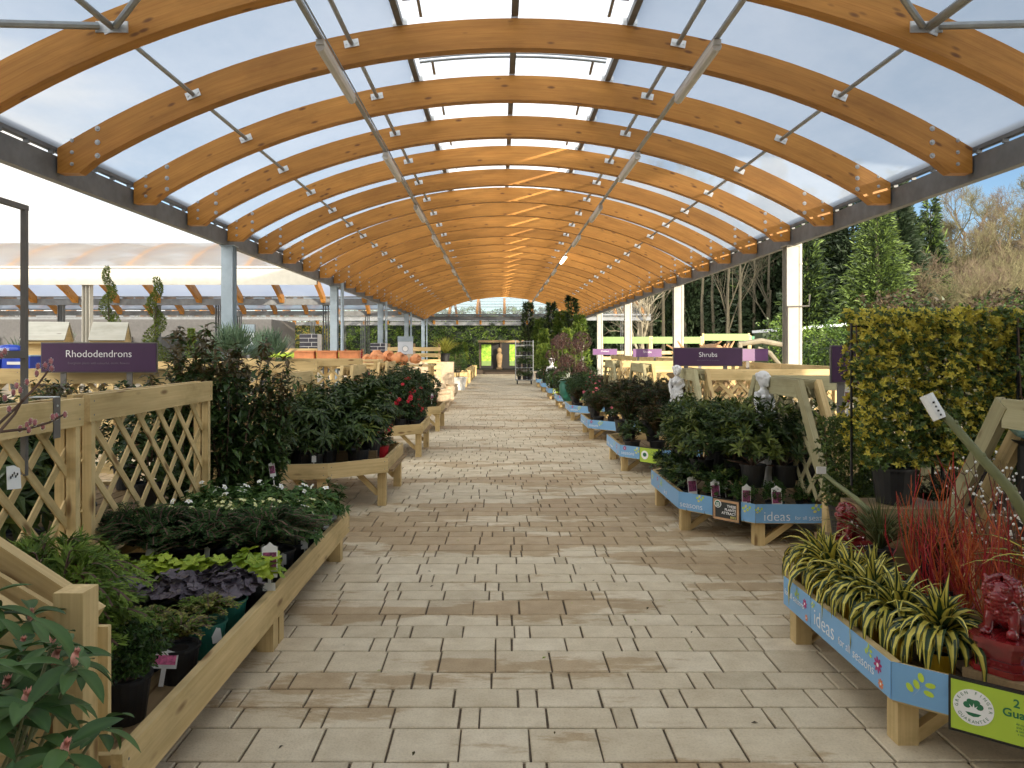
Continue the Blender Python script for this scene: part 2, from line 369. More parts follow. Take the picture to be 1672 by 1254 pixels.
# ---------------------------------------------------------------- mesh builder
class MB:
    def __init__(s): s.v = []; s.f = []; s.m = []; s.a = []; s.g = []; s.val = 0.5
    def vert(s, p, g=None, a=None):
        s.v.append((p[0], p[1], p[2])); s.g.append(tuple(g) if g is not None else (p[0], p[1], p[2])); s.a.append(s.val if a is None else a)
        return len(s.v) - 1
    def face(s, idx, mi=0): s.f.append(tuple(idx)); s.m.append(mi)
    def beam(s, p0, p1, w, h, up=(0, 0, 1), mi=0, val=None, roll=0):
        """rectangular bar from p0 to p1, w across, h along 'up'; ends square"""
        p0 = Vector(p0); p1 = Vector(p1); d = p1 - p0; Ln = d.length
        if Ln < 1e-6: return
        d = d / Ln; up = Vector(up); side = d.cross(up)
        if side.length < 1e-4: side = d.cross(Vector((1, 0, 0)))
        side.normalize(); u = side.cross(d).normalized()
        a = random.random() if val is None else val
        off = (random.random() * 20, random.random() * 20, random.random() * 20)
        k = len(s.v)
        for t, P in ((0, p0), (Ln, p1)):
            for sx, sy in ((-1, -1), (1, -1), (1, 1), (-1, 1)):
                q = P + side * (sx * w / 2) + u * (sy * h / 2)
                s.vert(q, (t + off[0], sx * w / 2 + off[1], sy * h / 2 + off[2]), a)
        for q in ((0, 1, 2, 3), (7, 6, 5, 4), (0, 4, 5, 1), (1, 5, 6, 2), (2, 6, 7, 3), (3, 7, 4, 0)):
            s.face([k + i for i in q], mi)
    def box(s, c, size, mi=0, rz=0, val=None):
        c = Vector(c); dx = Vector((math.cos(rz), math.sin(rz), 0)) * size[0] / 2
        s.beam(c - dx, c + dx, size[1], size[2], mi=mi, val=val)
    def tube(s, pts, rad, n=6, mi=0, cap=True, val=None):
        pts = [Vector(p) for p in pts]; k0 = len(s.v); a = s.val if val is None else val
        if not isinstance(rad, (list, tuple)): rad = [rad] * len(pts)
        ref = Vector((0, 0, 1)) if abs((pts[-1] - pts[0]).normalized().z) < 0.9 else Vector((1, 0, 0))
        t = 0
        for i, p in enumerate(pts):
            d = (pts[min(i + 1, len(pts) - 1)] - pts[max(i - 1, 0)]).normalized()
            x = d.cross(ref); 
            if x.length < 1e-3: x = d.cross(Vector((0, 1, 0.1)))
            x.normalize(); y = x.cross(d)
            if i: t += (p - pts[i - 1]).length
            for j in range(n):
                th = 2 * math.pi * j / n
                s.vert(p + (x * math.cos(th) + y * math.sin(th)) * rad[i], (t, th * 0.1, 0), a)
        for i in range(len(pts) - 1):
            for j in range(n):
                q = k0 + i * n
                s.face((q + j, q + (j + 1) % n, q + n + (j + 1) % n, q + n + j), mi)
        if cap and n > 2:
            s.face([k0 + j for j in range(n)][::-1], mi)
            s.face([k0 + (len(pts) - 1) * n + j for j in range(n)], mi)
    def lathe(s, prof, c=(0, 0, 0), n=16, mi=0, val=None):
        k0 = len(s.v); a = s.val if val is None else val
        for r, z in prof:
            for j in range(n):
                th = 2 * math.pi * j / n
                s.vert((c[0] + r * math.cos(th), c[1] + r * math.sin(th), c[2] + z), (th * r, z, r), a)
        for i in range(len(prof) - 1):
            for j in range(n):
                q = k0 + i * n
                s.face((q + j, q + (j + 1) % n, q + n + (j + 1) % n, q + n + j), mi)
        s.face([k0 + j for j in range(n)][::-1], mi)
        s.face([k0 + (len(prof) - 1) * n + j for j in range(n)], mi)
    def prism(s, poly, z0, z1, mi=0, M=None, val=None):
        """poly: 2D outline, extruded z0..z1, optional 4x4 matrix"""
        k = len(s.v); n = len(poly); a = s.val if val is None else val
        for z in (z0, z1):
            for x, y in poly:
                p = Vector((x, y, z)); q = M @ p if M else p
                s.vert(q, (x, y, z), a)
        s.face([k + i for i in range(n)][::-1], mi); s.face([k + n + i for i in range(n)], mi)
        for i in range(n):
            j = (i + 1) % n
            s.face((k + i, k + j, k + n + j, k + n + i), mi)
    def ball(s, c, r, n=8, mi=0, sc_=(1, 1, 1), val=None):
        k0 = len(s.v); m = n // 2 + 1; a = s.val if val is None else val
        for i in range(m + 1):
            ph = math.pi * i / m
            for j in range(n):
                th = 2 * math.pi * j / n
                s.vert((c[0] + r * sc_[0] * math.sin(ph) * math.cos(th), c[1] + r * sc_[1] * math.sin(ph) * math.sin(th), c[2] + r * sc_[2] * math.cos(ph)), None, a)
        for i in range(m):
            for j in range(n):
                q = k0 + i * n
                s.face((q + n + j, q + n + (j + 1) % n, q + (j + 1) % n, q + j), mi)
    def leaf(s, b, d, up, Ln, W, fold=0.25, droop=0.2, mi=0, val=None):
        """a folded, drooping pointed leaf"""
        a = random.random() if val is None else val
        side = d.cross(up)
        if side.length < 1e-3: side = d.cross(Vector((1, 0.2, 0)))
        side.normalize(); u = side.cross(d)
        k = len(s.v); V_ = s.vert
        V_(b, None, a)
        m = b + d * (Ln * 0.5) - u * (droop * Ln * 0.2)
        V_(m + side * W / 2 + u * (fold * W), None, a); V_(m, None, a); V_(m - side * W / 2 + u * (fold * W), None, a)
        V_(b + d * Ln - u * (droop * Ln * 0.75), None, a)
        s.face((k, k + 1, k + 2), mi); s.face((k, k + 2, k + 3), mi)
        s.face((k + 1, k + 4, k + 2), mi); s.face((k + 2, k + 4, k + 3), mi)
    def leaf1(s, b, d, side, Ln, W, mi=0, val=None):
        a = random.random() if val is None else val
        k = len(s.v); m = b + d * (Ln * 0.45)
        s.vert(b, None, a); s.vert(m + side * (W / 2), None, a); s.vert(b + d * Ln, None, a); s.vert(m - side * (W / 2), None, a)
        s.face((k, k + 1, k + 2, k + 3), mi)
    def mesh(s, name, mats, smooth=False):
        me = bpy.data.meshes.new(name)
        me.from_pydata(s.v, [], s.f)
        for mm in mats: me.materials.append(MATS[mm])
        if len(mats) > 1: me.polygons.foreach_set('material_index', s.m)
        if smooth: me.polygons.foreach_set('use_smooth', [True] * len(s.f))
        at_ = me.attributes.new('val', 'FLOAT', 'POINT'); at_.data.foreach_set('value', s.a)
        ag = me.attributes.new('gc', 'FLOAT_VECTOR', 'POINT')
        ag.data.foreach_set('vector', [c for g in s.g for c in g])
        me.update()
        return me
    def build(s, name, mats, parent=None, smooth=False, label=None):
        if isinstance(mats, str): mats = [mats]
        return put(name, s.mesh(name, mats, smooth), parent, label)
def put(name, me, parent=None, label=None):
    o = bpy.data.objects.new(name, me); COL.objects.link(o)
    if parent is not None: o.parent = parent
    if label: o['label'] = label
    return o
def tag(o, label=None, cat=None, group=None, kind=None):
    if label: o['label'] = label
    if cat: o['category'] = cat
    if group: o['group'] = group
    if kind: o['kind'] = kind
    return o
def thing(name, label, cat, loc=(0, 0, 0), rz=0, group=None, s=1):
    o = bpy.data.objects.new(name, None); COL.objects.link(o)
    o.empty_display_size = 0.1
    o.location = loc; o.rotation_euler = (0, 0, rz); o.scale = (s, s, s)
    return tag(o, label, cat, group)
def dup(root, loc, rz, label, group=None, s=1, zs=None):
    r = root.copy(); COL.objects.link(r); r.location = loc; r.rotation_euler = (0, 0, rz); r.scale = (s, s, zs or s)
    r['label'] = label
    if group: r['group'] = group
    for ch in list(root.children):
        c = ch.copy(); COL.objects.link(c); c.parent = r
        for g in list(ch.children):
            d = g.copy(); COL.objects.link(d); d.parent = c
    return r
def text(s, size, mat, parent, M, name='lettering', align='LEFT', ext=0.0015, bold=0.0, spacing=1.0):
    cu = bpy.data.curves.new('txt', 'FONT'); cu.body = s; cu.size = size; cu.extrude = ext
    cu.align_x = align; cu.align_y = 'CENTER'; cu.offset = bold; cu.space_character = spacing; cu.resolution_u = 3
    to = bpy.data.objects.new('txt', cu); COL.objects.link(to)
    dg = bpy.context.evaluated_depsgraph_get()
    me = bpy.data.meshes.new_from_object(to.evaluated_get(dg))
    bpy.data.objects.remove(to); 
    me.name = name; me.materials.clear(); me.materials.append(MATS[mat]); me.transform(M)
    return put(name, me, parent)
def planeM(o, xdir, n, z=(0, 0, 1)):
    """matrix taking local xy to a vertical face: x along xdir, y up, z = outward normal n"""
    x = Vector(xdir).normalized(); y = Vector(z).normalized(); w = Vector(n).normalized()
    return Matrix(((x.x, y.x, w.x, o[0]), (x.y, y.y, w.y, o[1]), (x.z, y.z, w.z, o[2]), (0, 0, 0, 1)))
ORD = ['first', 'second', 'third', 'fourth', 'fifth', 'sixth', 'seventh', 'eighth', 'ninth', 'tenth', 'eleventh', 'twelfth', 'thirteenth',
       'fourteenth', 'fifteenth', 'sixteenth', 'seventeenth', 'eighteenth', 'nineteenth', 'twentieth']
U = random.uniform
def rv():
    while True:
        v = Vector((U(-1, 1), U(-1, 1), U(-1, 1)))
        if 0.05 < v.length < 1: return v.normalized()
# ---------------------------------------------------------------- ground and paving
random.seed(3)
g = MB(); g.face([g.vert(p) for p in ((-600, -200, -0.06), (600, -200, -0.06), (600, 1200, -0.06), (-600, 1200, -0.06))])
tag(g.build('ground', 'earth'), 'bare brown earth around the paved sales area', 'ground', kind='structure')
g = MB(); g.face([g.vert(p) for p in ((-30, -8, -0.014), (30, -8, -0.014), (30, 62, -0.014), (-30, 62, -0.014))])
tag(g.build('path', 'joint_sand'), 'brown sand bed showing in the paving joints', 'path', kind='structure')
pv = MB()
ROW = [0.261, 0.184, 0.183, 0.183]
y = 2.924 - 0.811 * 6; i = 0
while y < 54:
    h = ROW[i % 4]; lim = 5.2 if y < 46 else 9
    st_ = random.random() * 0.66 if i % 4 else (0.06 + 0.14 * (i // 4 % 2))
    x = -lim - 0.7 + st_; j = 0
    while x < lim:
        w = 0.284 if i % 4 == 0 else (0.292, 0.292, 0.088)[j % 3]
        gp = 0.0050; bv = 0.005
        zz = U(-0.0012, 0.0012)
        val = min(1, max(0, random.gauss(0.5, 0.17)))
        gx = (x + w / 2, y + h / 2, 0)
        x0, x1, y0, y1 = x + gp, x + w - gp, y + gp, y + h - gp
        jx = lambda: U(-0.0022, 0.0022)
        k = len(pv.v)
        cs = [(x0 + jx(), y0 + jx()), (x1 + jx(), y0 + jx()), (x1 + jx(), y1 + jx()), (x0 + jx(), y1 + jx())]
        ins = [(bv, bv), (-bv, bv), (-bv, -bv), (bv, -bv)]
        if y < 24 and abs(x) < 3.4:
            for a_, b_ in cs: pv.vert((a_, b_, -0.013), gx, val)
            for a_, b_ in cs: pv.vert((a_, b_, zz - 0.004), gx, val)
            for (a_, b_), (c_, d_) in zip(cs, ins): pv.vert((a_ + c_, b_ + d_, zz), gx, val)
            for r_ in (0, 4):
                for q in range(4):
                    pv.face((k + r_ + q, k + r_ + (q + 1) % 4, k + r_ + 4 + (q + 1) % 4, k + r_ + 4 + q))
            pv.face((k + 8, k + 9, k + 10, k + 11))
        else:
            for a_, b_ in cs: pv.vert((a_, b_, 0), gx, val)
            pv.face((k, k + 1, k + 2, k + 3))
        x += w; j += 1
    y += h; i += 1
tag(pv.build('pavement', 'paver'), 'pale buff concrete block paving laid in mixed widths along the aisle', 'paving', kind='structure')
g = MB()
for sx in (-1, 1):
    x0, x1 = sorted((sx * 5.3, sx * 29)); g.face([g.vert(p) for p in ((x0, -7, -0.008), (x1, -7, -0.008), (x1, 60, -0.008), (x0, 60, -0.008))])
tag(g.build('pavement', 'paver'), 'plain paved yard either side of the covered aisle', 'paving', kind='structure')

# ---------------------------------------------------------------- barrel canopies
RAD = 8.85; DEP = 0.30; HALF = 4.65; ZC = 4.964 - RAD; EAVE = 3.39
def arc_z(w, r=RAD): return ZC + math.sqrt(r * r - w * w)
def barrel(name, label, axis, c, s0, s1, n_arch, first, step, cols, group, ridge=True, detail=True, seg=36, fm_='roof_film'):
    root = thing(name, label, 'canopy', (0, 0, 0), group=group)
    if axis == 'Y': Q = lambda w, s, z: (c + w, s, z)
    else: Q = lambda w, s, z: (s, c + w, z)
    sd = Vector((0, 1, 0)) if axis == 'Y' else Vector((1, 0, 0))
    flip = axis == 'X'
    # arches
    ri = RAD - DEP
    wo_ = [HALF * (2 * k / seg - 1) for k in range(seg + 1)]
    wi = [4.28 * (2 * k / seg - 1) for k in range(seg + 1)]
    outl = [(w, arc_z(w)) for w in wo_] + [(HALF, EAVE), (4.43, EAVE)] + [(w, arc_z(w, ri)) for w in wi[::-1]] + [(-4.43, EAVE), (-HALF, EAVE)]
    def arch_mesh(mesh_seed):
        a = MB(); o1, o2 = random.random() * 40, random.random() * 40
        n = len(outl); th = 0.13; av_ = (0.15, 0.75, 0.45, 0.95)[mesh_seed]
        def quadstrip(d):
            ks = []
            for w, z in outl:
                ang = math.atan2(w, z - ZC); rr = math.hypot(w, z - ZC)
                ks.append(a.vert(Q(w, d, z), (ang * 8.7 + o1, rr - RAD, d + o2), av_))
            return ks
        k1 = quadstrip(-th / 2); k2 = quadstrip(th / 2)
        # side faces as strips: outer k <-> inner mirrored
        m_ = seg + 1
        for ks, fl in ((k1, False), (k2, True)):
            for k in range(seg):
                q = (ks[k], ks[k + 1], ks[m_ + 2 + seg - (k + 1)], ks[m_ + 2 + seg - k])
                a.face(q[::-1] if fl else q)
            e = (ks[seg], ks[seg + 1], ks[seg + 2], ks[seg + 3]); a.face(e[::-1] if fl else e)
            e = (ks[0], ks[m_ + 2 + seg], ks[n - 2], ks[n - 1]); a.face(e[::-1] if fl else e)
        # rim, own vertices so that the grain follows the arc
        for k in range(n):
            j = (k + 1) % n
            q = (k1[j], k1[k], k2[k], k2[j])
            a.face(q)
        # bolts and washers on both feet
        for sg in (-1, 1):
            for w, z in ((4.50, 3.72), (4.50, 3.60), (4.50, 3.48), (4.24, 3.84), (4.24, 3.70), (4.24, 3.565)):
                if not detail: break
                r_ = 0.028 if w < 4.4 else 0.020
                a.tube([Vector(Q(sg * w, -0.065 - e, z)) for e in (0, 0.006)], r_, 8, 1)
                a.tube([Vector(Q(sg * w, -0.071 - e, z)) for e in (0, 0.012)], r_ * 0.5, 6, 1)
        return a.mesh('arch', ['glulam', 'bolt_metal'])
    meshes = [arch_mesh(i) for i in range(4 if detail else 2)]
    for i in range(n_arch):
        s = first + step * i
        o = put('arch', meshes[i % len(meshes)], root)
        if axis == 'Y': o.location = (0, s, 0)
        else: o.location = (s, 0, 0)
    # roof film
    rw = 1.15 if ridge else 0.0
    def film(w0, w1, r, nm, mat, thick=0.012, ns=14):
        fm = MB(); ks = []
        for k in range(ns + 1):
            w = w0 + (w1 - w0) * k / ns; z = arc_z(w, r)
            ks.append((fm.vert(Q(w, s0, z)), fm.vert(Q(w, s1, z))))
        for k in range(ns): fm.face((ks[k][0], ks[k + 1][0], ks[k + 1][1], ks[k][1]))
        return fm.build(nm, mat, root, smooth=True)
    if ridge:
        film(-4.70, -rw, RAD + 0.02, 'roof_sheet', 'roof_film'); film(rw, 4.70, RAD + 0.02, 'roof_sheet', 'roof_film')
        film(-rw - 0.06, rw + 0.06, RAD + 0.13, 'ridge_cover', 'ridge_film')
    else:
        film(-4.70, 4.70, RAD + 0.02, 'roof_sheet', fm_, ns=24)
    # eaves
    for sg in (-1, 1):
        e = MB(); W = HALF + 0.03
        e.beam(Q(sg * W, s0, 3.445), Q(sg * W, s1, 3.445), 0.012, 0.25)
        e.beam(Q(sg * (W + 0.04), s0, 3.326), Q(sg * (W + 0.04), s1, 3.326), 0.09, 0.014)
        e.beam(Q(sg * (W + 0.04), s0, 3.563), Q(sg * (W + 0.04), s1, 3.563), 0.09, 0.014)
        e.build('eave_beam', 'steel_grey', root)
        e = MB()
        e.beam(Q(sg * W, s0, 3.665), Q(sg * W, s1, 3.665), 0.02, 0.10)
        e.beam(Q(sg * (W + 0.03), s0, 3.619), Q(sg * (W + 0.03), s1, 3.619), 0.05, 0.008)
        e.build('gutter', 'steel_grey', root)
        if detail:
            e = MB()
            s = s0 + 0.1
            while s < s1:
                p = s - first
                e.beam(Q(sg * W, s, 3.572), Q(sg * W, s, 3.614), 0.05, 0.03, up=sd)
                s += step / 4.0
            e.build('spacer_block', 'steel_grey', root)
    return root, Q, film

FIRST = 7.72 - 1.6 * 4
canopy, Q, film = barrel('barrel_canopy', 'long arched timber roof with milky sheets covering the whole paved aisle', 'Y', 0.16, -2.5, 45.0, 28, FIRST, 1.6, None, None)
random.seed(5)
ARY = [FIRST + 1.6 * i for i in range(28)]
# purlin tubes between the arches, each line a part with its end plates
def purlin(w, r, rad, plates, mat='galv', y0=FIRST, y1=ARY[-1], big=False):
    p = MB(); z = arc_z(w, r)
    for a_, b_ in zip(ARY[:-1], ARY[1:]):
        if big: p.beam(Q(w, a_ + 0.066, z), Q(w, b_ - 0.066, z), rad * 2, rad * 2)
        else: p.tube([Q(w, a_ + 0.066, z), Q(w, b_ - 0.066, z)], rad, 7)
    if plates:
        th = math.asin(w / RAD)
        for a_ in ARY:
            d = Vector((math.cos(th), 0, -math.sin(th))) * 0.075
            c_ = Vector(Q(w, a_ - 0.07, z))
            p.beam(c_ - d, c_ + d, 0.008, 0.075, up=(math.sin(th), 0, math.cos(th)), mi=1)
            for q in (-0.7, 0.7): p.tube([c_ + d * q, c_ + d * q - Vector((0, 0.012, 0))], 0.009, 6, mi=1)
    p.build('purlin', [mat, 'galv_light'], canopy)
for w in (-3.27, 3.30): purlin(w, RAD - 0.14, 0.022, True)
for w in (-1.66, 1.66): purlin(w, RAD - 0.10, 0.024, True)
for w in (-1.17, 1.17): purlin(w, RAD + 0.035, 0.032, True, big=True, mat='steel_grey')
purlin(0.0, RAD + 0.05, 0.035, False, big=True, mat='steel_grey')
# ridge vent hoops
for a_ in ARY:
    h = MB()
    pts = [Q(w / 10, a_ - 0.42, arc_z(w / 10, RAD + 0.09)) for w in range(-11, 12)]
    h.tube(pts, 0.016, 5)
    pts = [Q(w / 10, a_ - 0.50, arc_z(w / 10, RAD + 0.10)) for w in range(-11, 12)]
    h.tube(pts, 0.010, 5)
    for w in (-0.95, 0.95): h.beam(Q(w, a_ - 0.42, arc_z(w, RAD + 0.09)), Q(w, a_ - 0.10, arc_z(w, RAD + 0.05)), 0.03, 0.015)
    h.build('ridge_hoop', 'galv', canopy)
# conduits below the arches
CONX = (-1.62, 1.97); CZ = 4.42
for x in CONX:
    c_ = MB()
    c_.beam((x, FIRST - 2, CZ), (x, 44.6, CZ), 0.045, 0.03)
    c_.beam((x + 0.03, FIRST - 2, CZ + 0.03), (x + 0.03, 44.6, CZ + 0.03), 0.012, 0.012)
    for a_ in ARY: c_.beam((x, a_, CZ), (x, a_, CZ + 0.20), 0.02, 0.02, up=(0, 1, 0))
    c_.build('cable_tray', 'galv', canopy)
# wind bracing in the first bays
for sg, X0 in ((-1, -3.11), (1, 3.43)):
    br = MB()
    node = Vector((X0, 6.05, arc_z(3.27, RAD - 0.14)))
    br.beam(node + Vector((-0.13, 0, 0)), node + Vector((0.13, 0, 0)), 0.012, 0.09, mi=1)
    br.tube([node + Vector((sg * 0.10, -0.02, 0)), Vector((0.16 + sg * 4.55, 4.60, 3.62))], 0.030, 8)
    br.tube([node, Vector((X0, 4.60, node.z))], 0.026, 8)
    br.tube([node + Vector((-sg * 0.04, -0.02, 0)), Vector((0.16 + sg * 1.66, 4.60, arc_z(1.66, RAD - 0.14)))], 0.028, 8)
    br.build('wind_brace', ['galv', 'galv_light'], canopy)
# columns
def column(parent, x, y, top, mat, rz=0, pipe=0, w=0.19):
    c_ = MB(); t = 0.012
    ux = Vector((math.cos(rz), math.sin(rz), 0)); uy = Vector((-math.sin(rz), math.cos(rz), 0)); P = Vector((x, y, 0))
    for s in (-1, 1):
        a_ = P + uy * s * (w / 2)
        c_.beam(a_, a_ + Vector((0, 0, top)), t, w, up=ux)
    c_.beam(P, P + Vector((0, 0, top)), w - t * 1.2, 0.01, up=uy)
    c_.beam(P + Vector((0, 0, 0)), P + Vector((0, 0, 0.02)), 0.3, 0.3, up=(0, 1, 0))
    c_.beam(P + Vector((0, 0, top)), P + Vector((0, 0, top + 0.016)), 0.24, 0.24, up=(0, 1, 0))
    o = c_.build('column', mat, parent)
    if pipe:
        q = MB(); q.tube([P + Vector((pipe, -0.02, 0)), P + Vector((pipe, -0.02, top + 0.1))], 0.045, 10)
        for z in (0.6, 1.9, 3.0): q.tube([P + Vector((pipe, -0.02, z)), P + Vector((pipe, -0.02, z + 0.03))], 0.053, 10)
        q.build('downpipe', mat, parent)
    return o
for i, yy in enumerate((12.52, 20.52, 28.52, 36.52, 44.52)):
    column(canopy, -4.49, yy, 3.30, 'steel_blue', pipe=0 if i == 0 else 0.22)  # shaded row: the blue of the shade is put into the steel colour
    column(canopy, 4.84, yy, 3.30, 'steel_pale', pipe=0.14)  # same columns in sun: warm light put into a paler steel colour
# bracket arm on first right column
q = MB(); q.tube([(4.75, 12.40, 2.30), (4.75, 12.40, 0.9)], 0.012, 6); q.tube([(4.75, 12.40, 2.30), (5.10, 12.40, 2.31), (5.11, 12.40, 2.50)], 0.014, 6)
q.build('bracket', 'frame_grey', canopy)

# hanging batten lights, one every other bay on each tray
def batten(lit):
    b_ = MB(); b_.beam((0, -0.75, 0), (0, 0.75, 0), 0.07, 0.05)
    d = MB(); d.tube([(0, -0.74, -0.035), (0, 0.74, -0.035)], 0.045, 8)
    return b_.mesh('housing', ['lamp_body']), d.mesh('diffuser', ['lamp_glow' if lit else 'lamp_body'])
bh, bd = batten(False); _, bl = batten(True)
k = 0
for si, (x, sdn) in enumerate(zip(CONX, ('left', 'right'))):
    for j in range(10):
        yy = 7.55 + 3.9 * j
        if yy > 44: break
        lit = (si == 1 and j == 4)
        nm = thing('batten_light', ('lit tube light glowing on the right tray under the roof' if lit else
              f'{ORD[j]} grey tube light from the front on the {sdn} cable tray under the roof'), 'tube light', (x, yy, CZ - 0.045),
              group='tube lights under the arched roof')
        put('housing', bh, nm); put('diffuser', bl if lit else bd, nm)

# side canopies, seen beyond the left-hand columns and across the far end
def side(name, label, c, x0, x1, colx, colmat, step=1.6, fas=None, fm_='roof_film'):
    n = int((x1 - x0) / step) + 1
    r_, Q2, f2 = barrel(name, label, 'X', c, x0 - 0.3, x1 + 0.1, n, x0 + 0.1, step, None, 'neighbouring arched canopies', ridge=False, detail=False, seg=18, fm_=fm_)
    for xx in colx:
        for sg in (-1, 1):
            column(r_, xx, c + sg * HALF, 3.30, colmat[0] if sg < 0 else colmat[1], rz=R(90))
    for w in (-3.2, -1.6, 0.05, 1.6, 3.2):
        p = MB(); p.tube([(x0, c + w, arc_z(w, RAD - 0.03 if abs(w) < 1 else RAD - 0.14)), (x1, c + w, arc_z(w, RAD - 0.03 if abs(w) < 1 else RAD - 0.14))], 0.025, 5)
        p.build('purlin', 'galv', r_)
    if fas:
        e = MB(); e.beam((x0 - 0.3, c - HALF - 0.14, 3.50), (x1 + 0.1, c - HALF - 0.14, 3.50), 0.02, 0.42)
        e.beam((x0 - 0.3, c - HALF - 0.10, 3.76), (x1 + 0.1, c - HALF - 0.10, 3.76), 0.1, 0.05)
        e.build('fascia', fas, r_)
    return r_
side('barrel_canopy', 'arched canopy with pale front fascia crossing left of the aisle, nearest of the cross canopies', 24.6, -24.5, -4.9, (-10.9, -17, -23), ('steel_pale', 'steel_grey'), fas='steel_pale', fm_='pale_film')
side('barrel_canopy', 'second arched cross canopy left of the aisle, behind the pale-fronted one', 34.2, -34, -4.9, (-6.8, -13.4, -20, -28), ('steel_grey', 'steel_grey'))
side('barrel_canopy', 'arched canopy crossing beyond the far end of the aisle', 49.9, -30, 9, (-24, -17.5, -11.2, -8.2, 7.4), ('steel_grey', 'steel_grey'), step=1.68, fm_='clear_film')

# assumed store building, unseen behind the viewer, placed to shade the near half
st = thing('shading_store', 'large plain store building assumed behind the viewer, placed to shade the near aisle', 'building', (0, -3.2, 0))
s_ = MB(); s_.box((-3.5, -5, 3.6), (31.4, 10, 7.2))
s_.build('wall', 'shading_store_wall', st)
s_ = MB(); s_.box((-3.5, -5, 7.33), (32, 10.6, 0.24)); s_.build('roof', 'steel_grey', st)
s_ = MB()
for x in (-2.0, 0.0, 2.0): s_.box((x, 0.02, 1.3), (0.08, 0.06, 2.6))
s_.box((0, 0.025, 2.64), (4.1, 0.07, 0.09)); s_.build('door_frame', 'steel_grey', st)
# ---------------------------------------------------------------- plant builders
Z = Vector((0, 0, 1))
def ring(ax):
    s = ax.cross(Z)
    if s.length < 0.05: s = Vector((1, 0, 0))
    s.normalize(); return s, ax.cross(s)
def dome(R_, H, base=0.1, inner=0.55, low=0.0):
    a = U(0, 6.283); u = U(low, 1) ; ph = math.acos(u)
    n = Vector((math.sin(ph) * math.cos(a), math.sin(ph) * math.sin(a), math.cos(ph)))
    k = U(inner, 1.0)
    return Vector((n.x * R_ * k, n.y * R_ * k, base + n.z * H * k)), n
def stems(mb, R_, H, n, mi, r=0.006, base=0.0):
    for _ in range(n):
        p, q = dome(R_ * 0.8, H * 0.85, base)
        mb.tube([(U(-.02, .02), U(-.02, .02), base), (p.x * 0.4, p.y * 0.4, base + (p.z - base) * 0.5), p], [r, r * 0.8, r * 0.5], 4, mi, cap=False)
def whorl(mb, p, ax, per, Ln, W, el0=0.2, el1=0.9, mi=0, fold=0.2, droop=0.4, val=None):
    s, t = ring(ax); a0 = U(0, 6.28)
    for k in range(per):
        a = a0 + k * 2.4; el = U(el0, el1)
        d = (s * math.cos(a) + t * math.sin(a)) * math.cos(el) + ax * math.sin(el)
        l = Ln * U(0.7, 1.1)
        mb.leaf(p + ax * (k * Ln * 0.02), d.normalized(), ax, l, W * U(0.8, 1.1), fold, droop, mi, val)
def f_whorl(R_, H, n, Ln, W, per=9, base=0.1, droop=0.5, mats=('rhodo_leaf',), young=0.0, low=0.0, inner=0.55, st='stem_brown', el=(0.0, 0.8)):
    mb = MB()
    for _ in range(n):
        p, q = dome(R_, H, base, inner, low)
        ax = (q + Z * 0.7 + rv() * 0.3).normalized()
        mi = 1 if (young and random.random() < young) else 0
        whorl(mb, p, ax, per, Ln, W, el[0], el[1], mi, droop=droop)
    ms = list(mats); ms = ms + ([ms[-1]] if len(ms) < 2 else []); ms.append(st)
    stems(mb, R_, H, max(5, n // 8), 2)
    return mb, ms
def f_fine(R_, H, n, Ln, W, base=0.08, mats=('holly_leaf',), low=-0.2, inner=0.35, tw=14, st='stem_brown', up=0.5):
    """twiggy bush: leaves in pairs along each outer twig"""
    mb = MB()
    for _ in range(n):
        p, q = dome(R_, H, base, inner, max(0, low))
        d = (q + Z * up + rv() * 0.6).normalized(); s, t = ring(d); a = U(0, 6)
        L_ = R_ * 0.45
        for k in range(tw):
            o = p + d * (L_ * (k / tw - 0.5)); a += 1.9
            v = (s * math.cos(a) + t * math.sin(a) + d * 0.6).normalized()
            mb.leaf1(o, v, v.cross(rv()).normalized(), Ln * U(0.7, 1.2), W, random.randrange(len(mats)))
    k = len(mats)
    stems(mb, R_, H, 8, k)
    return mb, list(mats) + [st]
def f_spray(R_, H, n, seg, nl, nw, base=0.1, mats=('juniper_leaf',), arch=0.8, rise=0.8, st='stem_brown', flat=True):
    """juniper or thuja: feathered sprays that arch outwards"""
    mb = MB()
    for i in range(n):
        a = U(0, 6.283); d = Vector((math.cos(a), math.sin(a), 0)); hor = R_ * U(0.35, 1.05); top = H * U(0.45, 1.0) * (1 - 0.35 * hor / R_)
        side = Vector((-d.y, d.x, 0)); wob = U(-0.25, 0.25)
        pts = []
        for k in range(seg + 1):
            t = k / seg
            pts.append(d * (hor * t) + side * (wob * hor * t * t) + Z * (base + top * (math.sin(min(1.57, t * 2.0 * rise)) if arch < 1 else t) - max(0, t - 0.55) * arch * top * 0.8))
        v = random.random(); mi = random.randrange(len(mats))
        mb.tube(pts, [0.003] * len(pts), 3, len(mats), cap=False)
        for k in range(2, seg + 1):
            dd = (pts[k] - pts[k - 1]).normalized(); t = k / seg
            for sg in (-1, 1):
                for q in range(2):
                    w = (side * sg + dd * 1.0 + rv() * 0.35).normalized()
                    l = nl * (1.1 - 0.5 * t) * U(0.7, 1.2)
                    o = pts[k - 1].lerp(pts[k], U(0, 1))
                    mb.leaf1(o, w, (w.cross(Z) + rv() * 0.5).normalized(), l, nw, mi, min(1, max(0, v + U(-.3, .3))))
                    o2 = o + w * l * 0.5
                    for sq in (-1, 1):
                        w2 = (w + side.cross(Z) * 0.0 + dd * 0.3 * sq + w.cross(Z) * 0.7 * sq + rv() * 0.2).normalized()
                        mb.leaf1(o2, w2, (w2.cross(Z) + rv() * 0.5).normalized(), l * 0.55, nw * 0.8, mi, min(1, max(0, v + U(-.3, .3))))
    return mb, list(mats) + [st]
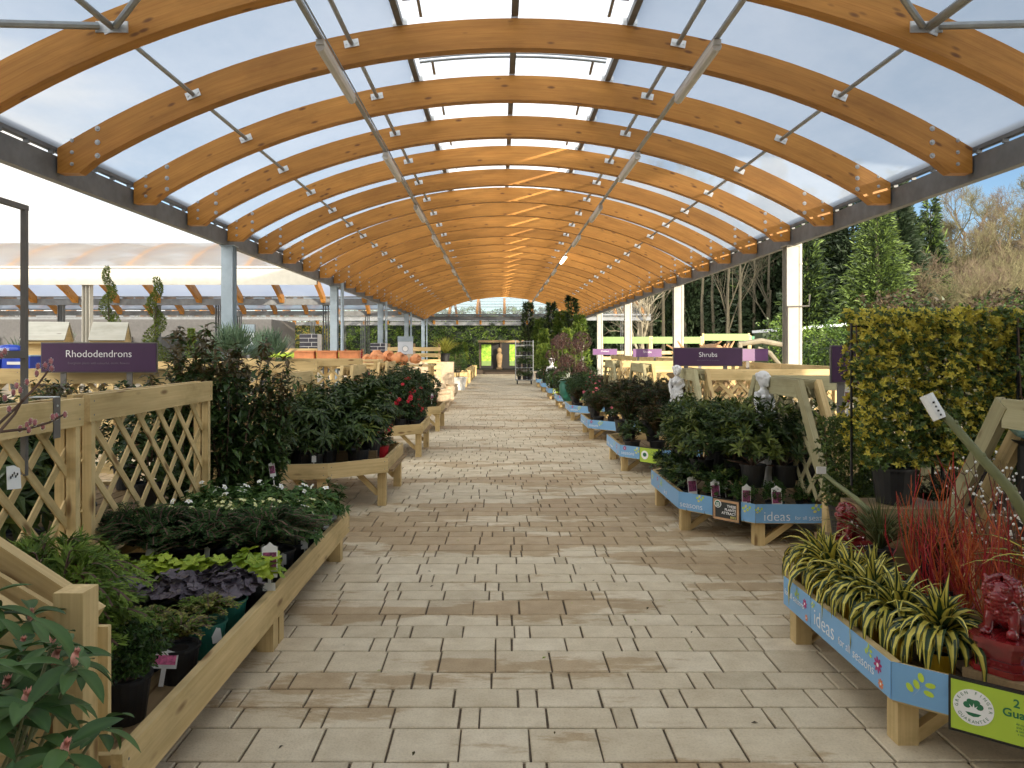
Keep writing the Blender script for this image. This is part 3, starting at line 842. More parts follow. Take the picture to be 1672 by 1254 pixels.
def lobed(mb, p, n_, r, mi, lobes=5, val=None):
    """round lobed leaf, slightly cupped"""
    a = random.random() if val is None else val
    s, t = ring(n_); a0 = U(0, 6.28); c = mb.vert(p - n_ * r * 0.18, None, a); ks = []
    m = lobes * 4
    for k in range(m):
        th = a0 + 6.283 * k / m
        rr = r * (0.86 + 0.14 * math.cos(th * lobes) + U(-.05, .05))
        if k == 0: rr *= 0.35
        ks.append(mb.vert(p + (s * math.cos(th) + t * math.sin(th)) * rr + n_ * (0.10 * r * math.sin(th * lobes * 1.0 + 1) + U(-.06, .06) * r), None, min(1, max(0, a + U(-.15, .15)))))
    for k in range(m): mb.face((c, ks[k], ks[(k + 1) % m]), mi)
def f_heuchera(R_, H, n, mat, r=0.045):
    mb = MB()
    for _ in range(n):
        p, q = dome(R_, H, 0.06, 0.5, 0.05)
        lobed(mb, p, (q * 0.7 + Z * 0.8 + rv() * 0.35).normalized(), r * U(0.7, 1.2), 0)
        mb.tube([(0, 0, 0.02), p * 0.55 + Z * 0.02, p], 0.0015, 3, 1, cap=False)
    return mb, [mat, 'stem_green']
def f_strap(n, Ln, W, arch=1.0, base=0.0, spread=(0.15, 1.3), mats=('yucca_green', 'yucca_yellow'), centre_yellow=0.5, seg=8, hang=1.0):
    mb = MB()
    for i in range(n):
        t_ = i / n; a = i * 2.399 + U(-.2, .2)
        el = math.radians(88) * (1 - t_) + math.radians(38) * t_ + U(-.12, .12)   # inner leaves upright
        stiff = 1 - 0.85 * min(1, t_ * 2.2) + U(-.1, .1)
        d = Vector((math.cos(a), math.sin(a), 0)); side = Vector((-d.y, d.x, 0))
        Lk = Ln * U(0.8, 1.1) * (0.75 + 0.3 * t_); p = Vector((0, 0, base)) + d * 0.01
        cy = random.random() < centre_yellow
        prev = None; v = random.random(); e = el
        for k in range(seg + 1):
            t = k / seg
            w = W * (0.55 + 0.9 * math.sin(min(1, t * 1.6 + 0.15) * 1.57)) * (1 - max(0, t - 0.45) / 0.56) + 0.0008
            nrm = (Z * math.cos(e) - d * math.sin(e))
            fr = [-1, -0.52, 0.0, 0.52, 1]
            row = [mb.vert(p + side * (w * 0.5 * q) + nrm * (abs(q) * w * 0.22), None, v) for q in fr]
            if prev:
                for j in range(4):
                    edge = j in (0, 3)
                    mb.face((prev[j], prev[j + 1], row[j + 1], row[j]), (0 if edge else 1) if cy else (1 if edge else 0))
            prev = row
            p = p + (d * math.cos(e) + Z * math.sin(e)) * (Lk / seg)
            e -= (1 - stiff) * 3.4 * arch * (0.25 + t) / seg * hang
            if e < -1.5: e = -1.5
    return mb, list(mats)
def f_stick(n, H, sp, mats, r=0.0035, br=3, seed_=0):
    """bare upright coloured stems, branching"""
    mb = MB()
    for i in range(n):
        a = U(0, 6.28); q = U(0, sp); h = H * U(0.6, 1.0)
        p0 = Vector((math.cos(a) * 0.03, math.sin(a) * 0.03, 0)); p2 = Vector((math.cos(a) * q, math.sin(a) * q, h))
        bow = Vector((math.cos(a), math.sin(a), 0)) * U(0, 0.06)
        pts = [p0.lerp(p2, t / 4) + bow * math.sin(t / 4 * 3.14) + rv() * 0.006 for t in range(5)]
        mi = random.randrange(len(mats))
        mb.tube(pts, [r * 1.3, r * 1.2, r, r * 0.8, r * 0.4], 4, mi, cap=False)
        for _ in range(br):
            k = random.randrange(1, 4); o = pts[k]; d = ((pts[k + 1] - pts[k]).normalized() + rv() * 0.75 + Z * 0.3).normalized(); l = h * U(0.15, 0.4)
            mb.tube([o, o + d * l * 0.5 + rv() * 0.008, o + (d + Z * 0.25) * l], [r * 0.8, r * 0.6, r * 0.3], 3, mi, cap=False)
            if random.random() < 0.6:
                o2 = o + d * l * 0.5; d2 = (d + rv() * 0.8).normalized()
                mb.tube([o2, o2 + d2 * l * 0.4], [r * 0.5, r * 0.2], 3, mi, cap=False)
    return mb, list(mats)
def blossoms(pts, r, mats, petals=5, ball=False):
    mb = MB()
    for p in pts:
        n_ = (Vector(p) - Vector((0, 0, 0.1))).normalized(); n_ = (n_ + Z * 0.2 + rv() * 0.3 - Vector((0, 0.35, 0))).normalized()
        s, t = ring(n_); rr = r * U(0.75, 1.2)
        for ly in range(3 if ball else 1):
            for k in range(petals):
                a = k * 6.283 / petals + ly * 0.6; el = 0.15 + ly * 0.5
                d = ((s * math.cos(a) + t * math.sin(a)) * math.cos(el) + n_ * math.sin(el)).normalized()
                mb.leaf(Vector(p) + n_ * ly * rr * 0.15, d, n_, rr * (1 - 0.2 * ly), rr * 0.95, 0.15, 0.3, 0)
        mb.ball(Vector(p) + n_ * rr * 0.15, rr * 0.2, 5, 1)
    return mb.mesh('blossoms', [mats[0], mats[-1]])
def pot_mesh(r, h, mat, rim=True, square=False):
    mb = MB(); n = 20
    prof = [(r * 0.76, 0), (r * 0.97, h * 0.93)] + ([(r * 1.05, h * 0.93), (r * 1.05, h)] if rim else [(r, h)]) + [(r * 0.93, h), (r * 0.9, h * 0.9)]
    mb.lathe(prof, n=n)
    k = len(mb.v); mb.lathe([(r * 0.9, h * 0.89), (0.002, h * 0.91)], n=n, mi=1)
    return mb.mesh('pot', [mat, 'soil'], smooth=False)
POT = {}
def pot(r, h, mat='black_plastic'):
    key = (r, h, mat)
    if key not in POT: POT[key] = pot_mesh(r, h, mat)
    return POT[key]
def card_mesh(w, h, pr, stick=0.08):
    mb = MB()
    mb.prism([(-w / 2, 0), (w / 2, 0), (w / 2, h * 0.86), (w * 0.25, h * 0.9), (0, h), (-w * 0.25, h * 0.9), (-w / 2, h * 0.86)], -0.0008, 0.0008, 0, Matrix.Rotation(R(90), 4, 'X'))
    mb.box((0, 0.0, -stick / 2 + 0.01), (w * 0.2, 0.0016, stick + 0.0), 0)
    if pr: mb.box((0, -0.0014, h * 0.46), (w * 0.86, 0.001, h * 0.5), 1)
    return mb.mesh('plant_label', ['white_card', pr or 'white_card'])
CARD = {'big': card_mesh(0.080, 0.185, 'label_photo'), 'plain': card_mesh(0.042, 0.07, None), 'green': card_mesh(0.04, 0.075, 'label_green'), 'pink': card_mesh(0.095, 0.075, 'pink_label'),
        'tall': card_mesh(0.05, 0.13, 'label_photo')}
STK = MB(); STK.box((0, -0.002, -0.045), (0.066, 0.002, 0.042)); STK = STK.mesh('price_sticker', ['white_card'])
# library: kind -> list of variants; a variant is (foliage mesh, z of foliage, blossoms mesh or None)
LIB = {}
def lib(kind, n, fn, name='foliage', bl=None, smooth=False):
    LIB[kind] = []
    for i in range(n):
        random.seed(hash_(kind) + i)
        mb, ms = fn()
        me = mb.mesh(name, ms, smooth)
        LIB[kind].append((me, bl(mb) if bl else None))
def hash_(s): return sum(ord(c) * (i + 7) for i, c in enumerate(s))
def top_pts(mb, n, zq=0.5, out=1.02):
    zs = sorted(v[2] for v in mb.v); zc = zs[int(len(zs) * zq)]
    c = [v for v in mb.v if v[2] > zc]; return [Vector((v[0] * out, v[1] * out, v[2] * out)) for v in random.sample(c, n)]
def plant(kind, name, label, cat, loc, potk=None, s=1.0, rz=None, var=None, card=None, group=None, cardpos=None, zs=None):
    """potted plant: Empty at the foot, children pot, foliage, blossoms, plant_label"""
    vs = LIB[kind]; me, bl = vs[(plant.n if var is None else var) % len(vs)]; plant.n += 1
    rz = U(0, 6.28) if rz is None else rz
    t = thing(name, label, cat, loc, 0, group)
    h = 0
    if potk:
        h = potk[1] * 0.88; put('pot', pot(*potk), t)
    f = put('foliage', me, t); f.location = (0, 0, h); f.rotation_euler = (0, 0, rz); f.scale = (s, s, zs or s)
    if bl:
        b_ = put('blossoms', bl, t); b_.location = (0, 0, h); b_.rotation_euler = (0, 0, rz); b_.scale = (s, s, zs or s)
    if card:
        c_ = put('plant_label', CARD[card], t); r_ = potk[0] if potk else 0.1
        cp = cardpos or (U(-.5, .5) * r_, -r_ * 0.75, h + 0.06)
        if card == 'big':
            q_ = put('price_sticker', STK, t); q_.location = (cp[0], cp[1] - 0.008, cp[2])
        c_.location = cp; c_.rotation_euler = (R(-8), R(U(-10, 10)), R(U(-35, 35))) if card != 'big' else (R(-5), R(U(-4, 4)), R(U(-12, 12)))
    return t
plant.n = 0
def frame_leaf(): pass

def blobobj(name, mb, mat, parent, vox, smooth=True, sm=2):
    me = mb.mesh(name, [mat]); o = bpy.data.objects.new('tmp', me); COL.objects.link(o)
    r_ = o.modifiers.new('r', 'REMESH'); r_.mode = 'VOXEL'; r_.voxel_size = vox; r_.use_smooth_shade = smooth
    if sm:
        q = o.modifiers.new('s', 'SMOOTH'); q.factor = 0.5; q.iterations = sm
    dg = bpy.context.evaluated_depsgraph_get()
    m2 = bpy.data.meshes.new_from_object(o.evaluated_get(dg)); bpy.data.objects.remove(o)
    m2.name = name; m2.materials.clear(); m2.materials.append(MATS[mat])
    m2.polygons.foreach_set('use_smooth', [smooth] * len(m2.polygons))
    return put(name, m2, parent)

# ---------------------------------------------------------------- the plant library
lib('rhodo', 3, lambda: f_whorl(0.25, 0.46, 70, 0.115, 0.034, 9, 0.10, 0.9, ('rhodo_leaf', 'pieris_leaf'), young=0.12))
lib('camellia', 3, lambda: f_whorl(0.24, 0.62, 130, 0.062, 0.03, 7, 0.08, 0.2, ('holly_leaf', 'rhodo_leaf'), young=0.3, el=(-0.2, 0.9)))
lib('camellia_red', 1, lambda: f_whorl(0.24, 0.60, 130, 0.062, 0.03, 7, 0.08, 0.2, ('holly_leaf', 'rhodo_leaf'), young=0.3, el=(-0.2, 0.9)), bl=lambda m: blossoms(top_pts(m, 11, 0.35), 0.036, ('flower_red', 'flower_lemon'), 7, True))
lib('camellia_pink', 1, lambda: f_whorl(0.24, 0.60, 130, 0.062, 0.03, 7, 0.08, 0.2, ('holly_leaf', 'rhodo_leaf'), young=0.3, el=(-0.2, 0.9)), bl=lambda m: blossoms(top_pts(m, 11, 0.35), 0.036, ('flower_pink', 'flower_lemon'), 7, True))
lib('camellia_white', 1, lambda: f_whorl(0.24, 0.60, 130, 0.062, 0.03, 7, 0.08, 0.2, ('holly_leaf', 'rhodo_leaf'), young=0.3, el=(-0.2, 0.9)), bl=lambda m: blossoms(top_pts(m, 9, 0.35), 0.034, ('flower_white', 'flower_lemon'), 7, True))
lib('pieris', 3, lambda: f_whorl(0.22, 0.36, 95, 0.075, 0.020, 10, 0.08, 0.3, ('rhodo_leaf', 'pieris_leaf'), young=0.35, el=(0.0, 1.1)))
lib('skimmia', 3, lambda: f_whorl(0.16, 0.24, 60, 0.06, 0.022, 9, 0.06, 0.2, ('holly_leaf', 'pieris_leaf'), young=0.2, el=(0.1, 1.1)))
lib('smallbush', 3, lambda: f_fine(0.11, 0.16, 90, 0.022, 0.011, 0.04, ('holly_leaf', 'hellebore_leaf')))
lib('heath', 3, lambda: f_spray(0.26, 0.50, 120, 12, 0.050, 0.006, 0.08, ('juniper_brown', 'juniper_leaf', 'conifer_dark'), arch=0.25, rise=0.9))
lib('juniper', 3, lambda: f_spray(0.30, 0.26, 110, 14, 0.040, 0.0055, 0.07, ('juniper_leaf',), arch=0.5, rise=0.9))
lib('juniper_brown', 2, lambda: f_spray(0.22, 0.20, 55, 10, 0.045, 0.007, 0.06, ('juniper_brown', 'juniper_leaf'), arch=0.4))
lib('thuja', 2, lambda: f_spray(0.26, 0.40, 80, 14, 0.06, 0.008, 0.08, ('thuja_leaf',), arch=1.25 - 0.3, rise=0.8))
lib('golden', 2, lambda: f_spray(0.15, 0.13, 50, 8, 0.035, 0.009, 0.04, ('golden_leaf', 'thuja_leaf'), arch=0.6))
lib('hebe', 2, lambda: f_fine(0.15, 0.20, 150, 0.024, 0.010, 0.05, ('hellebore_leaf', 'holly_leaf')))
lib('lime', 3, lambda: f_heuchera(0.13, 0.10, 46, 'lime_leaf', 0.042))
lib('plum', 3, lambda: f_heuchera(0.13, 0.09, 46, 'plum_leaf', 0.045))
def helle_bl(m): return blossoms(top_pts(m, 12, 0.8, 1.05), 0.016, ('flower_lemon', 'flower_white'), 5)
def helle_blw(m): return blossoms(top_pts(m, 5, 0.85, 1.08), 0.022, ('flower_white', 'flower_lemon'), 5)
lib('hellebore', 3, lambda: f_whorl(0.15, 0.17, 55, 0.055, 0.024, 7, 0.05, 0.3, ('hellebore_leaf', 'pieris_leaf'), young=0.15, st='stem_green', el=(-0.1, 0.7)))
lib('hellebore_lemon', 2, lambda: f_whorl(0.15, 0.17, 50, 0.055, 0.022, 7, 0.05, 0.3, ('hellebore_leaf', 'pieris_leaf'), young=0.2, st='stem_green', el=(-0.1, 0.7)), bl=helle_bl)
lib('hellebore_white', 2, lambda: f_whorl(0.15, 0.17, 55, 0.055, 0.024, 7, 0.05, 0.3, ('hellebore_leaf',), st='stem_green', el=(-0.1, 0.7)), bl=helle_blw)
lib('yucca', 4, lambda: f_strap(82, 0.40, 0.040, 2.2, 0.05, centre_yellow=0.7))
lib('yucca_big', 1, lambda: f_strap(46, 0.55, 0.024, 0.8, 0.05, centre_yellow=0.7))
lib('carex', 2, lambda: f_strap(110, 0.40, 0.007, 0.8, 0.02, mats=('juniper_brown', 'grass_leaf'), centre_yellow=0.5, seg=6))
lib('ygrass', 1, lambda: f_strap(130, 0.7, 0.02, 0.5, 0.02, mats=('grass_yellow', 'grass_yellow'), seg=6))
lib('dogwood', 3, lambda: f_stick(15, 0.66, 0.26, ('stem_red', 'stem_red', 'stem_orange'), 0.0034, 2), name='stems')
lib('dogwood_orange', 2, lambda: f_stick(26, 0.46, 0.30, ('stem_orange', 'stem_orange', 'stem_red'), 0.0022, 5), name='stems')
def mk_photinia():
    mb = MB()
    for i in range(11):
        a = U(0, 6.28); q = U(0.05, 0.30); h = U(0.85, 1.34)
        pts = [Vector((math.cos(a) * q * t, math.sin(a) * q * t, h * t)) + rv() * 0.012 for t in (0, .2, .4, .6, .8, 1)]
        mb.tube(pts, [0.007, 0.006, 0.005, 0.004, 0.003, 0.002], 4, 2, cap=False)
        for k in range(150):
            t = U(0.06, 1.0); j = min(4, int(t * 5)); o = pts[j].lerp(pts[j + 1], t * 5 - j); o = o + rv() * (0.09 if t < 0.8 else 0.03)
            yg = 1 if t > 0.84 and random.random() < 0.7 else 0
            d = (Vector((U(-1, 1), U(-1, 1), U(-.4, .7)))).normalized()
            mb.leaf(o, d, Z, U(0.06, 0.11), U(0.028, 0.045), 0.2, 0.5, yg)
    return mb, ['photinia_leaf', 'photinia_young', 'stem_brown']
lib('photinia', 3, mk_photinia)
def mk_climber(w, d, h, n, mats=('euonymus_leaf', 'euonymus_gold'), gold=0.52):
    mb = MB()
    for _ in range(n):
        p = Vector((U(-w, w) / 2, U(-d, d) / 2, U(0.03, h))); edge = U(0, 1)
        if edge < 0.65: p.y = (-d / 2 + U(-.03, .05)) if random.random() < 0.7 else d / 2
        p.x += 0.03 * math.sin(p.z * 17); 
        ax = Vector((U(-.6, .6), -0.5 if p.y < 0 else 0.5, U(0.1, 0.9))).normalized()
        tz = p.z / h; gl = random.random() < gold * (0.45 + 0.75 * tz)
        whorl(mb, p, ax, 6, 0.031, 0.017, -0.1, 1.1, 1 if gl else 0, 0.2, 0.1)
    for i in range(6):
        x = (i / 5 - 0.5) * w * 0.8; mb.tube([(x * 0.3, 0, 0), (x, 0, h * 0.5), (x * 1.05, 0.01, h * 0.95)], 0.005, 4, 2)
    return mb, list(mats) + ['stem_brown']
lib('climber', 2, lambda: mk_climber(0.54, 0.22, 0.98, 2900))
lib('climber_green', 1, lambda: mk_climber(0.60, 0.22, 0.98, 2100, ('euonymus_leaf', 'pieris_leaf'), 0.3))
def mk_spiral(h, turns):
    mb = MB(); n = 3600
    for i in range(n):
        t = random.random() ** 1.15; z = 0.25 + t * h; f = 1 - 0.62 * t; a = t * turns * 6.283
        c = Vector((math.cos(a) * 0.105 * f, math.sin(a) * 0.105 * f, z)); v = rv(); k = 0.105 * f * U(0.85, 1.05)
        p = c + Vector((v.x * k, v.y * k, v.z * k * 0.95))
        d = (v + Z * 0.5 + rv() * 0.3).normalized(); mb.leaf1(p, d, d.cross(rv()).normalized(), 0.036, 0.014, 0)
    mb.tube([(0, 0, 0), (0, 0, h * 0.9)], 0.012, 5, 1)
    return mb, ['spiral_leaf', 'bark']
lib('spiral', 2, lambda: mk_spiral(1.35, 2.6))
def mk_standard(zc, r, n=420, mats=('maroon_leaf',), balls=None):
    mb = MB()
    for (x, y, z, rr) in (balls or [(0, 0, zc, r)]):
        for _ in range(n):
            v = rv(); p = Vector((x, y, z)) + v * rr * U(0.75, 1.03)
            whorl(mb, p, (v + rv() * 0.4).normalized(), 3, 0.055, 0.026, 0.1, 0.9, 0, 0.2, 0.1)
        mb.tube([(0, 0, 0), (x * 0.7, y * 0.7, z * 0.7), (x, y, z)], 0.014, 5, 1)
    return mb, [mats[0], 'bark']
lib('standard', 2, lambda: mk_standard(1.25, 0.27))
lib('cloud', 2, lambda: mk_standard(0, 0, 260, balls=[(0, 0, 1.42, 0.24), (-0.28, 0, 1.0, 0.22), (0.2, 0.1, 0.75, 0.24)]))
lib('ballbush', 2, lambda: mk_standard(0.22, 0.24, 300, ('holly_leaf',)))
def mk_palm(n, L_, seg=5, tr=0.0):
    mb = MB()
    for i in range(n):
        a = i * 2.4; el = U(-0.3, 1.35); d = Vector((math.cos(a) * math.cos(el), math.sin(a) * math.cos(el), math.sin(el)))
        o = Vector((0, 0, tr)); s, t = ring(d)
        for k in range(9):
            q = (k - 4) / 4; dd = (d + s * q * 0.8).normalized()
            mb.leaf(o + d * L_ * 0.35, dd, t, L_ * U(0.55, 0.7), 0.028, 0.1, 0.5, 0)
        mb.tube([o, o + d * L_ * 0.36], 0.006, 3, 1, cap=False)
    if tr: mb.tube([(0, 0, 0), (0, 0, tr)], 0.07, 8, 1)
    return mb, ['palm_leaf', 'bark']
lib('palm', 2, lambda: mk_palm(30, 0.55, tr=0.45))
lib('cordyline', 2, lambda: f_strap(60, 0.62, 0.028, 0.35, 0.0, mats=('palm_leaf', 'palm_leaf'), seg=5))
def mk_tall(H, R_, n, mats, Ln=0.16):
    mb = MB()
    for i in range(n):
        t = random.random() ** 0.8; z = 0.25 + t * H; a = U(0, 6.28); rr = R_ * (1 - 0.7 * t) * U(0.3, 1)
        p = Vector((math.cos(a) * rr, math.sin(a) * rr, z)); d = Vector((math.cos(a), math.sin(a), U(0.2, 1.6))).normalized()
        mi = random.randrange(len(mats)); v = random.random()
        for _ in range(5):
            dd = (d + rv() * 0.5).normalized(); mb.leaf1(p, dd, dd.cross(rv()).normalized(), Ln * U(.5, 1), Ln * 0.16, mi, min(1, v * U(.7, 1.2)))
    for i in range(5):
        a = i * 1.3; mb.tube([(0.04 * math.cos(a), 0.04 * math.sin(a), 0), (R_ * .4 * math.cos(a), R_ * .4 * math.sin(a), H * 0.8)], 0.012, 4, len(mats), cap=False)
    return mb, list(mats) + ['bark']
lib('tall_dark', 2, lambda: mk_tall(2.5, 0.42, 520, ('conifer_dark', 'conifer_lit'), 0.2))
lib('bamboo', 2, lambda: mk_tall(2.1, 0.5, 700, ('bamboo_leaf', 'hedge_leaf'), 0.2))
lib('bay', 1, lambda: mk_tall(1.15, 0.42, 900, ('rhodo_leaf', 'hellebore_leaf'), 0.09))

# ---------------------------------------------------------------- timber furniture
def clip(poly, p, d):
    """segment of the line p + t*d inside a convex polygon"""
    t0, t1 = -1e9, 1e9; n = len(poly); area = sum(poly[i][0] * poly[(i + 1) % n][1] - poly[(i + 1) % n][0] * poly[i][1] for i in range(n))
    for i in range(n):
        a, b_ = poly[i], poly[(i + 1) % n]
        if area < 0: a, b_ = b_, a
        ex, ey = b_[0] - a[0], b_[1] - a[1]; nx, ny = ey, -ex
        num = nx * (p[0] - a[0]) + ny * (p[1] - a[1]); den = nx * d[0] + ny * d[1]
        if abs(den) < 1e-9:
            if num > 0: return None
            continue
        t = -num / den
        if den > 0: t1 = min(t1, t)
        else: t0 = max(t0, t)
    return (t0, t1) if t1 - t0 > 0.03 else None
def lattice(poly, O, du, nrm, pitch=0.27, w=0.044, th=0.009, mat='timber', gap=0.0):
    """diagonal slats filling a polygon given in (distance along du, height)"""
    mb = MB(); us = [q[0] for q in poly]; vs = [q[1] for q in poly]
    for layer, sg in ((0, 1), (1, -1)):
        d = (0.7071, 0.7071 * sg)
        u = min(us) - (max(vs) - min(vs)) - 0.3
        while u < max(us) + (max(vs) - min(vs)) + 0.3:
            r_ = clip(poly, (u, (min(vs) + max(vs)) / 2), d)
            if r_:
                a, b_ = [(u + d[0] * t, (min(vs) + max(vs)) / 2 + d[1] * t) for t in r_]
                off = Vector(nrm) * ((th + 0.001) * (layer - 0.5))
                pa = Vector(O) + Vector(du) * a[0] + Z * a[1] + off; pb = Vector(O) + Vector(du) * b_[0] + Z * b_[1] + off
                mb.beam(pa, pb, w, th, up=nrm)
            u += pitch
    return mb
def trellis(label, A, B, z0, z1, rail=0.145, thick=0.05, pitch=0.27, mat='timber', group=None, double=True, nr=None, name='trellis_panel', posts=True, slats=True):
    A = Vector(A); B = Vector(B); du = (B - A); Ln = du.length; du.normalize(); nrm = Vector((du.y, -du.x, 0)) if nr is None else Vector(nr)
    t = thing(name, label, 'trellis', (A.x, A.y, 0), 0, group)
    O = Vector((0, 0, 0))
    if slats:
        poly = [(0.03, z0), (Ln - 0.03, z0), (Ln - 0.03, z1 - 0.02), (0.03, z1 - 0.02)]
        lattice(poly, O, du, nrm, pitch, mat=mat).build('lattice', mat, t)
    for sg in ((1, -1) if double else (1,)):
        r_ = MB(); q = nrm * (sg * 0.045)
        r_.beam(O + q + Z * (z1 - rail / 2), O + du * Ln + q + Z * (z1 - rail / 2 + U(-.003, .003)), 0.035, rail)
        for e in (0.04, Ln - 0.04):
            for zz in (0.035, rail - 0.035):
                c_ = O + du * e + q + nrm * sg * 0.0176 + Z * (z1 - zz); r_.tube([c_, c_ + nrm * sg * 0.0012], 0.005, 6, 1)
        r_.build('rail', [mat, 'steel_grey'], t)
    if posts:
        for e in (0.045, Ln - 0.045):
            for sg in (1, -1) if double else (1,):
                p = MB(); q = du * e + nrm * (sg * 0.03)
                p.beam(O + q + Z * 0.0, O + q + Z * (z1 - rail - 0.002), 0.05, 0.04, up=du)
                p.build('post', mat, t)
    if slats and Ln > 1.0:
        r_ = MB(); r_.beam(O + Z * (z0 - 0.03) - nrm * 0.02, O + du * Ln + Z * (z0 - 0.03) - nrm * 0.02, 0.04, 0.06); r_.build('lower_rail', mat, t)
    return t
def trestle(label, X, a, b, group, mat='timber_green', z1=1.35, splay=0.55, zb=0.52, near_stub=True, side_=1, slats=True):
    """splayed trestle trellis: top boards from y=a to y=b, pairs of sloping legs at both ends"""
    t = thing('trestle_trellis', label, 'trellis', (X, a, 0), 0, group)
    r_ = 0.145; Ln = b - a
    for sg in (-1, 1):
        m_ = MB(); m_.beam((sg * 0.075, 0, z1 - r_ / 2), (sg * 0.075, Ln, z1 - r_ / 2), 0.035, r_); m_.build('rail', mat, t)
        for e, s_ in ((0, -1), (Ln, 1)):
            m_ = MB(); m_.beam((sg * 0.075, e + s_ * 0.0, z1 - 0.02), (sg * 0.075, e + s_ * splay, zb), 0.045, 0.095, up=(0, 1, 0)); m_.build('leg', mat if sg < 0 else 'timber', t)
            if e == 0 or True:
                m_ = MB(); m_.beam((sg * 0.075, e + s_ * (splay + 0.03), 0), (sg * 0.075, e + s_ * (splay + 0.03), zb + (0.42 if (near_stub and e == 0 and sg == side_) else 0.02)), 0.085, 0.085, up=(0, 1, 0)); m_.build('post', 'timber', t)
    for e in (0.02, Ln - 0.02):
        m_ = MB(); m_.beam((-0.055, e, z1 - 0.04), (0.055, e, z1 - 0.04), 0.04, 0.06); m_.build('spacer_block', mat, t)
    poly = [(-splay, zb - 0.1), (Ln + splay, zb - 0.1), (Ln, z1 - 0.05), (0, z1 - 0.05)]
    if slats: lattice(poly, (0, 0, 0), (0, 1, 0), (1, 0, 0), 0.22, mat=mat).build('lattice', mat, t)
    return t
def table(label, poly, ztop, bh, deckz, legs, group=None, mat='timber', legmat='timber', cat='display table', name='display_table', opened=()):
    """poly listed in order; boards on each edge, plank deck, legs at the given points"""
    ox, oy = poly[0]
    t = thing(name, label, cat, (ox, oy, 0), 0, group)
    P = [(x - ox, y - oy) for x, y in poly]; n = len(P)
    cx = sum(p[0] for p in P) / n; cy = sum(p[1] for p in P) / n
    for i in range(n):
        if i in opened: continue
        a, b_ = Vector((*P[i], 0)), Vector((*P[(i + 1) % n], 0))
        m_ = MB(); e = 0.0012 * i; nn = Vector(((b_ - a).y, -(b_ - a).x, 0)).normalized()
        if nn.dot(Vector((cx, cy, 0)) - a) > 0: nn = -nn
        q = nn * -0.019
        m_.beam(a + q + Z * (ztop - bh / 2 - e), b_ + q + Z * (ztop - bh / 2 - e), 0.037, bh)
        if (b_ - a).length > 0.3:
            for q_ in (a.lerp(b_, 0.04 / (b_ - a).length), b_.lerp(a, 0.04 / (b_ - a).length)):
                for zz in (0.035, bh - 0.035): c_ = q_ + nn * 0.0 + Z * (ztop - zz - e); m_.tube([c_ - nn * 0.001, c_ + nn * 0.0012], 0.0048, 6, 1)
        m_.build('side_board', [mat, 'steel_grey'], t)
    # deck
    d = MB(); xs = sorted({p[0] for p in P}); x0, x1 = min(xs), max(xs); x = x0 + 0.05
    while x < x1 - 0.05:
        r_ = clip(P, (x + 0.05, 0), (0, 1))
        if r_ and r_[1] - r_[0] > 0.1: d.beam((x + 0.05, r_[0] + 0.05, deckz - 0.012), (x + 0.05, r_[1] - 0.05, deckz - 0.012), 0.11, 0.024)
        x += 0.122
    d.build('deck', 'timber_old', t)
    for lx, ly in legs:
        l_ = MB(); l_.beam((lx - ox, ly - oy, 0), (lx - ox, ly - oy, ztop - bh - 0.001 if True else deckz), 0.085, 0.085, up=(0, 1, 0)); l_.build('leg', legmat, t)
        c = Vector((cx - (lx - ox), 0, 0)); c.normalize()
        b_ = MB(); b_.beam(Vector((lx - ox, ly - oy, max(0.02, ztop - bh - 0.24))) + c * 0.04, Vector((lx - ox, ly - oy, ztop - bh - 0.01)) + c * 0.27, 0.04, 0.05); b_.build('brace', legmat, t)
    return t
def ellipse(cx, cy, a, b_, rot=0, n=12):
    return [(cx + a * math.cos(k * 6.2832 / n) * math.cos(rot) - b_ * math.sin(k * 6.2832 / n) * math.sin(rot),
             cy + a * math.cos(k * 6.2832 / n) * math.sin(rot) + b_ * math.sin(k * 6.2832 / n) * math.cos(rot)) for k in range(n)]
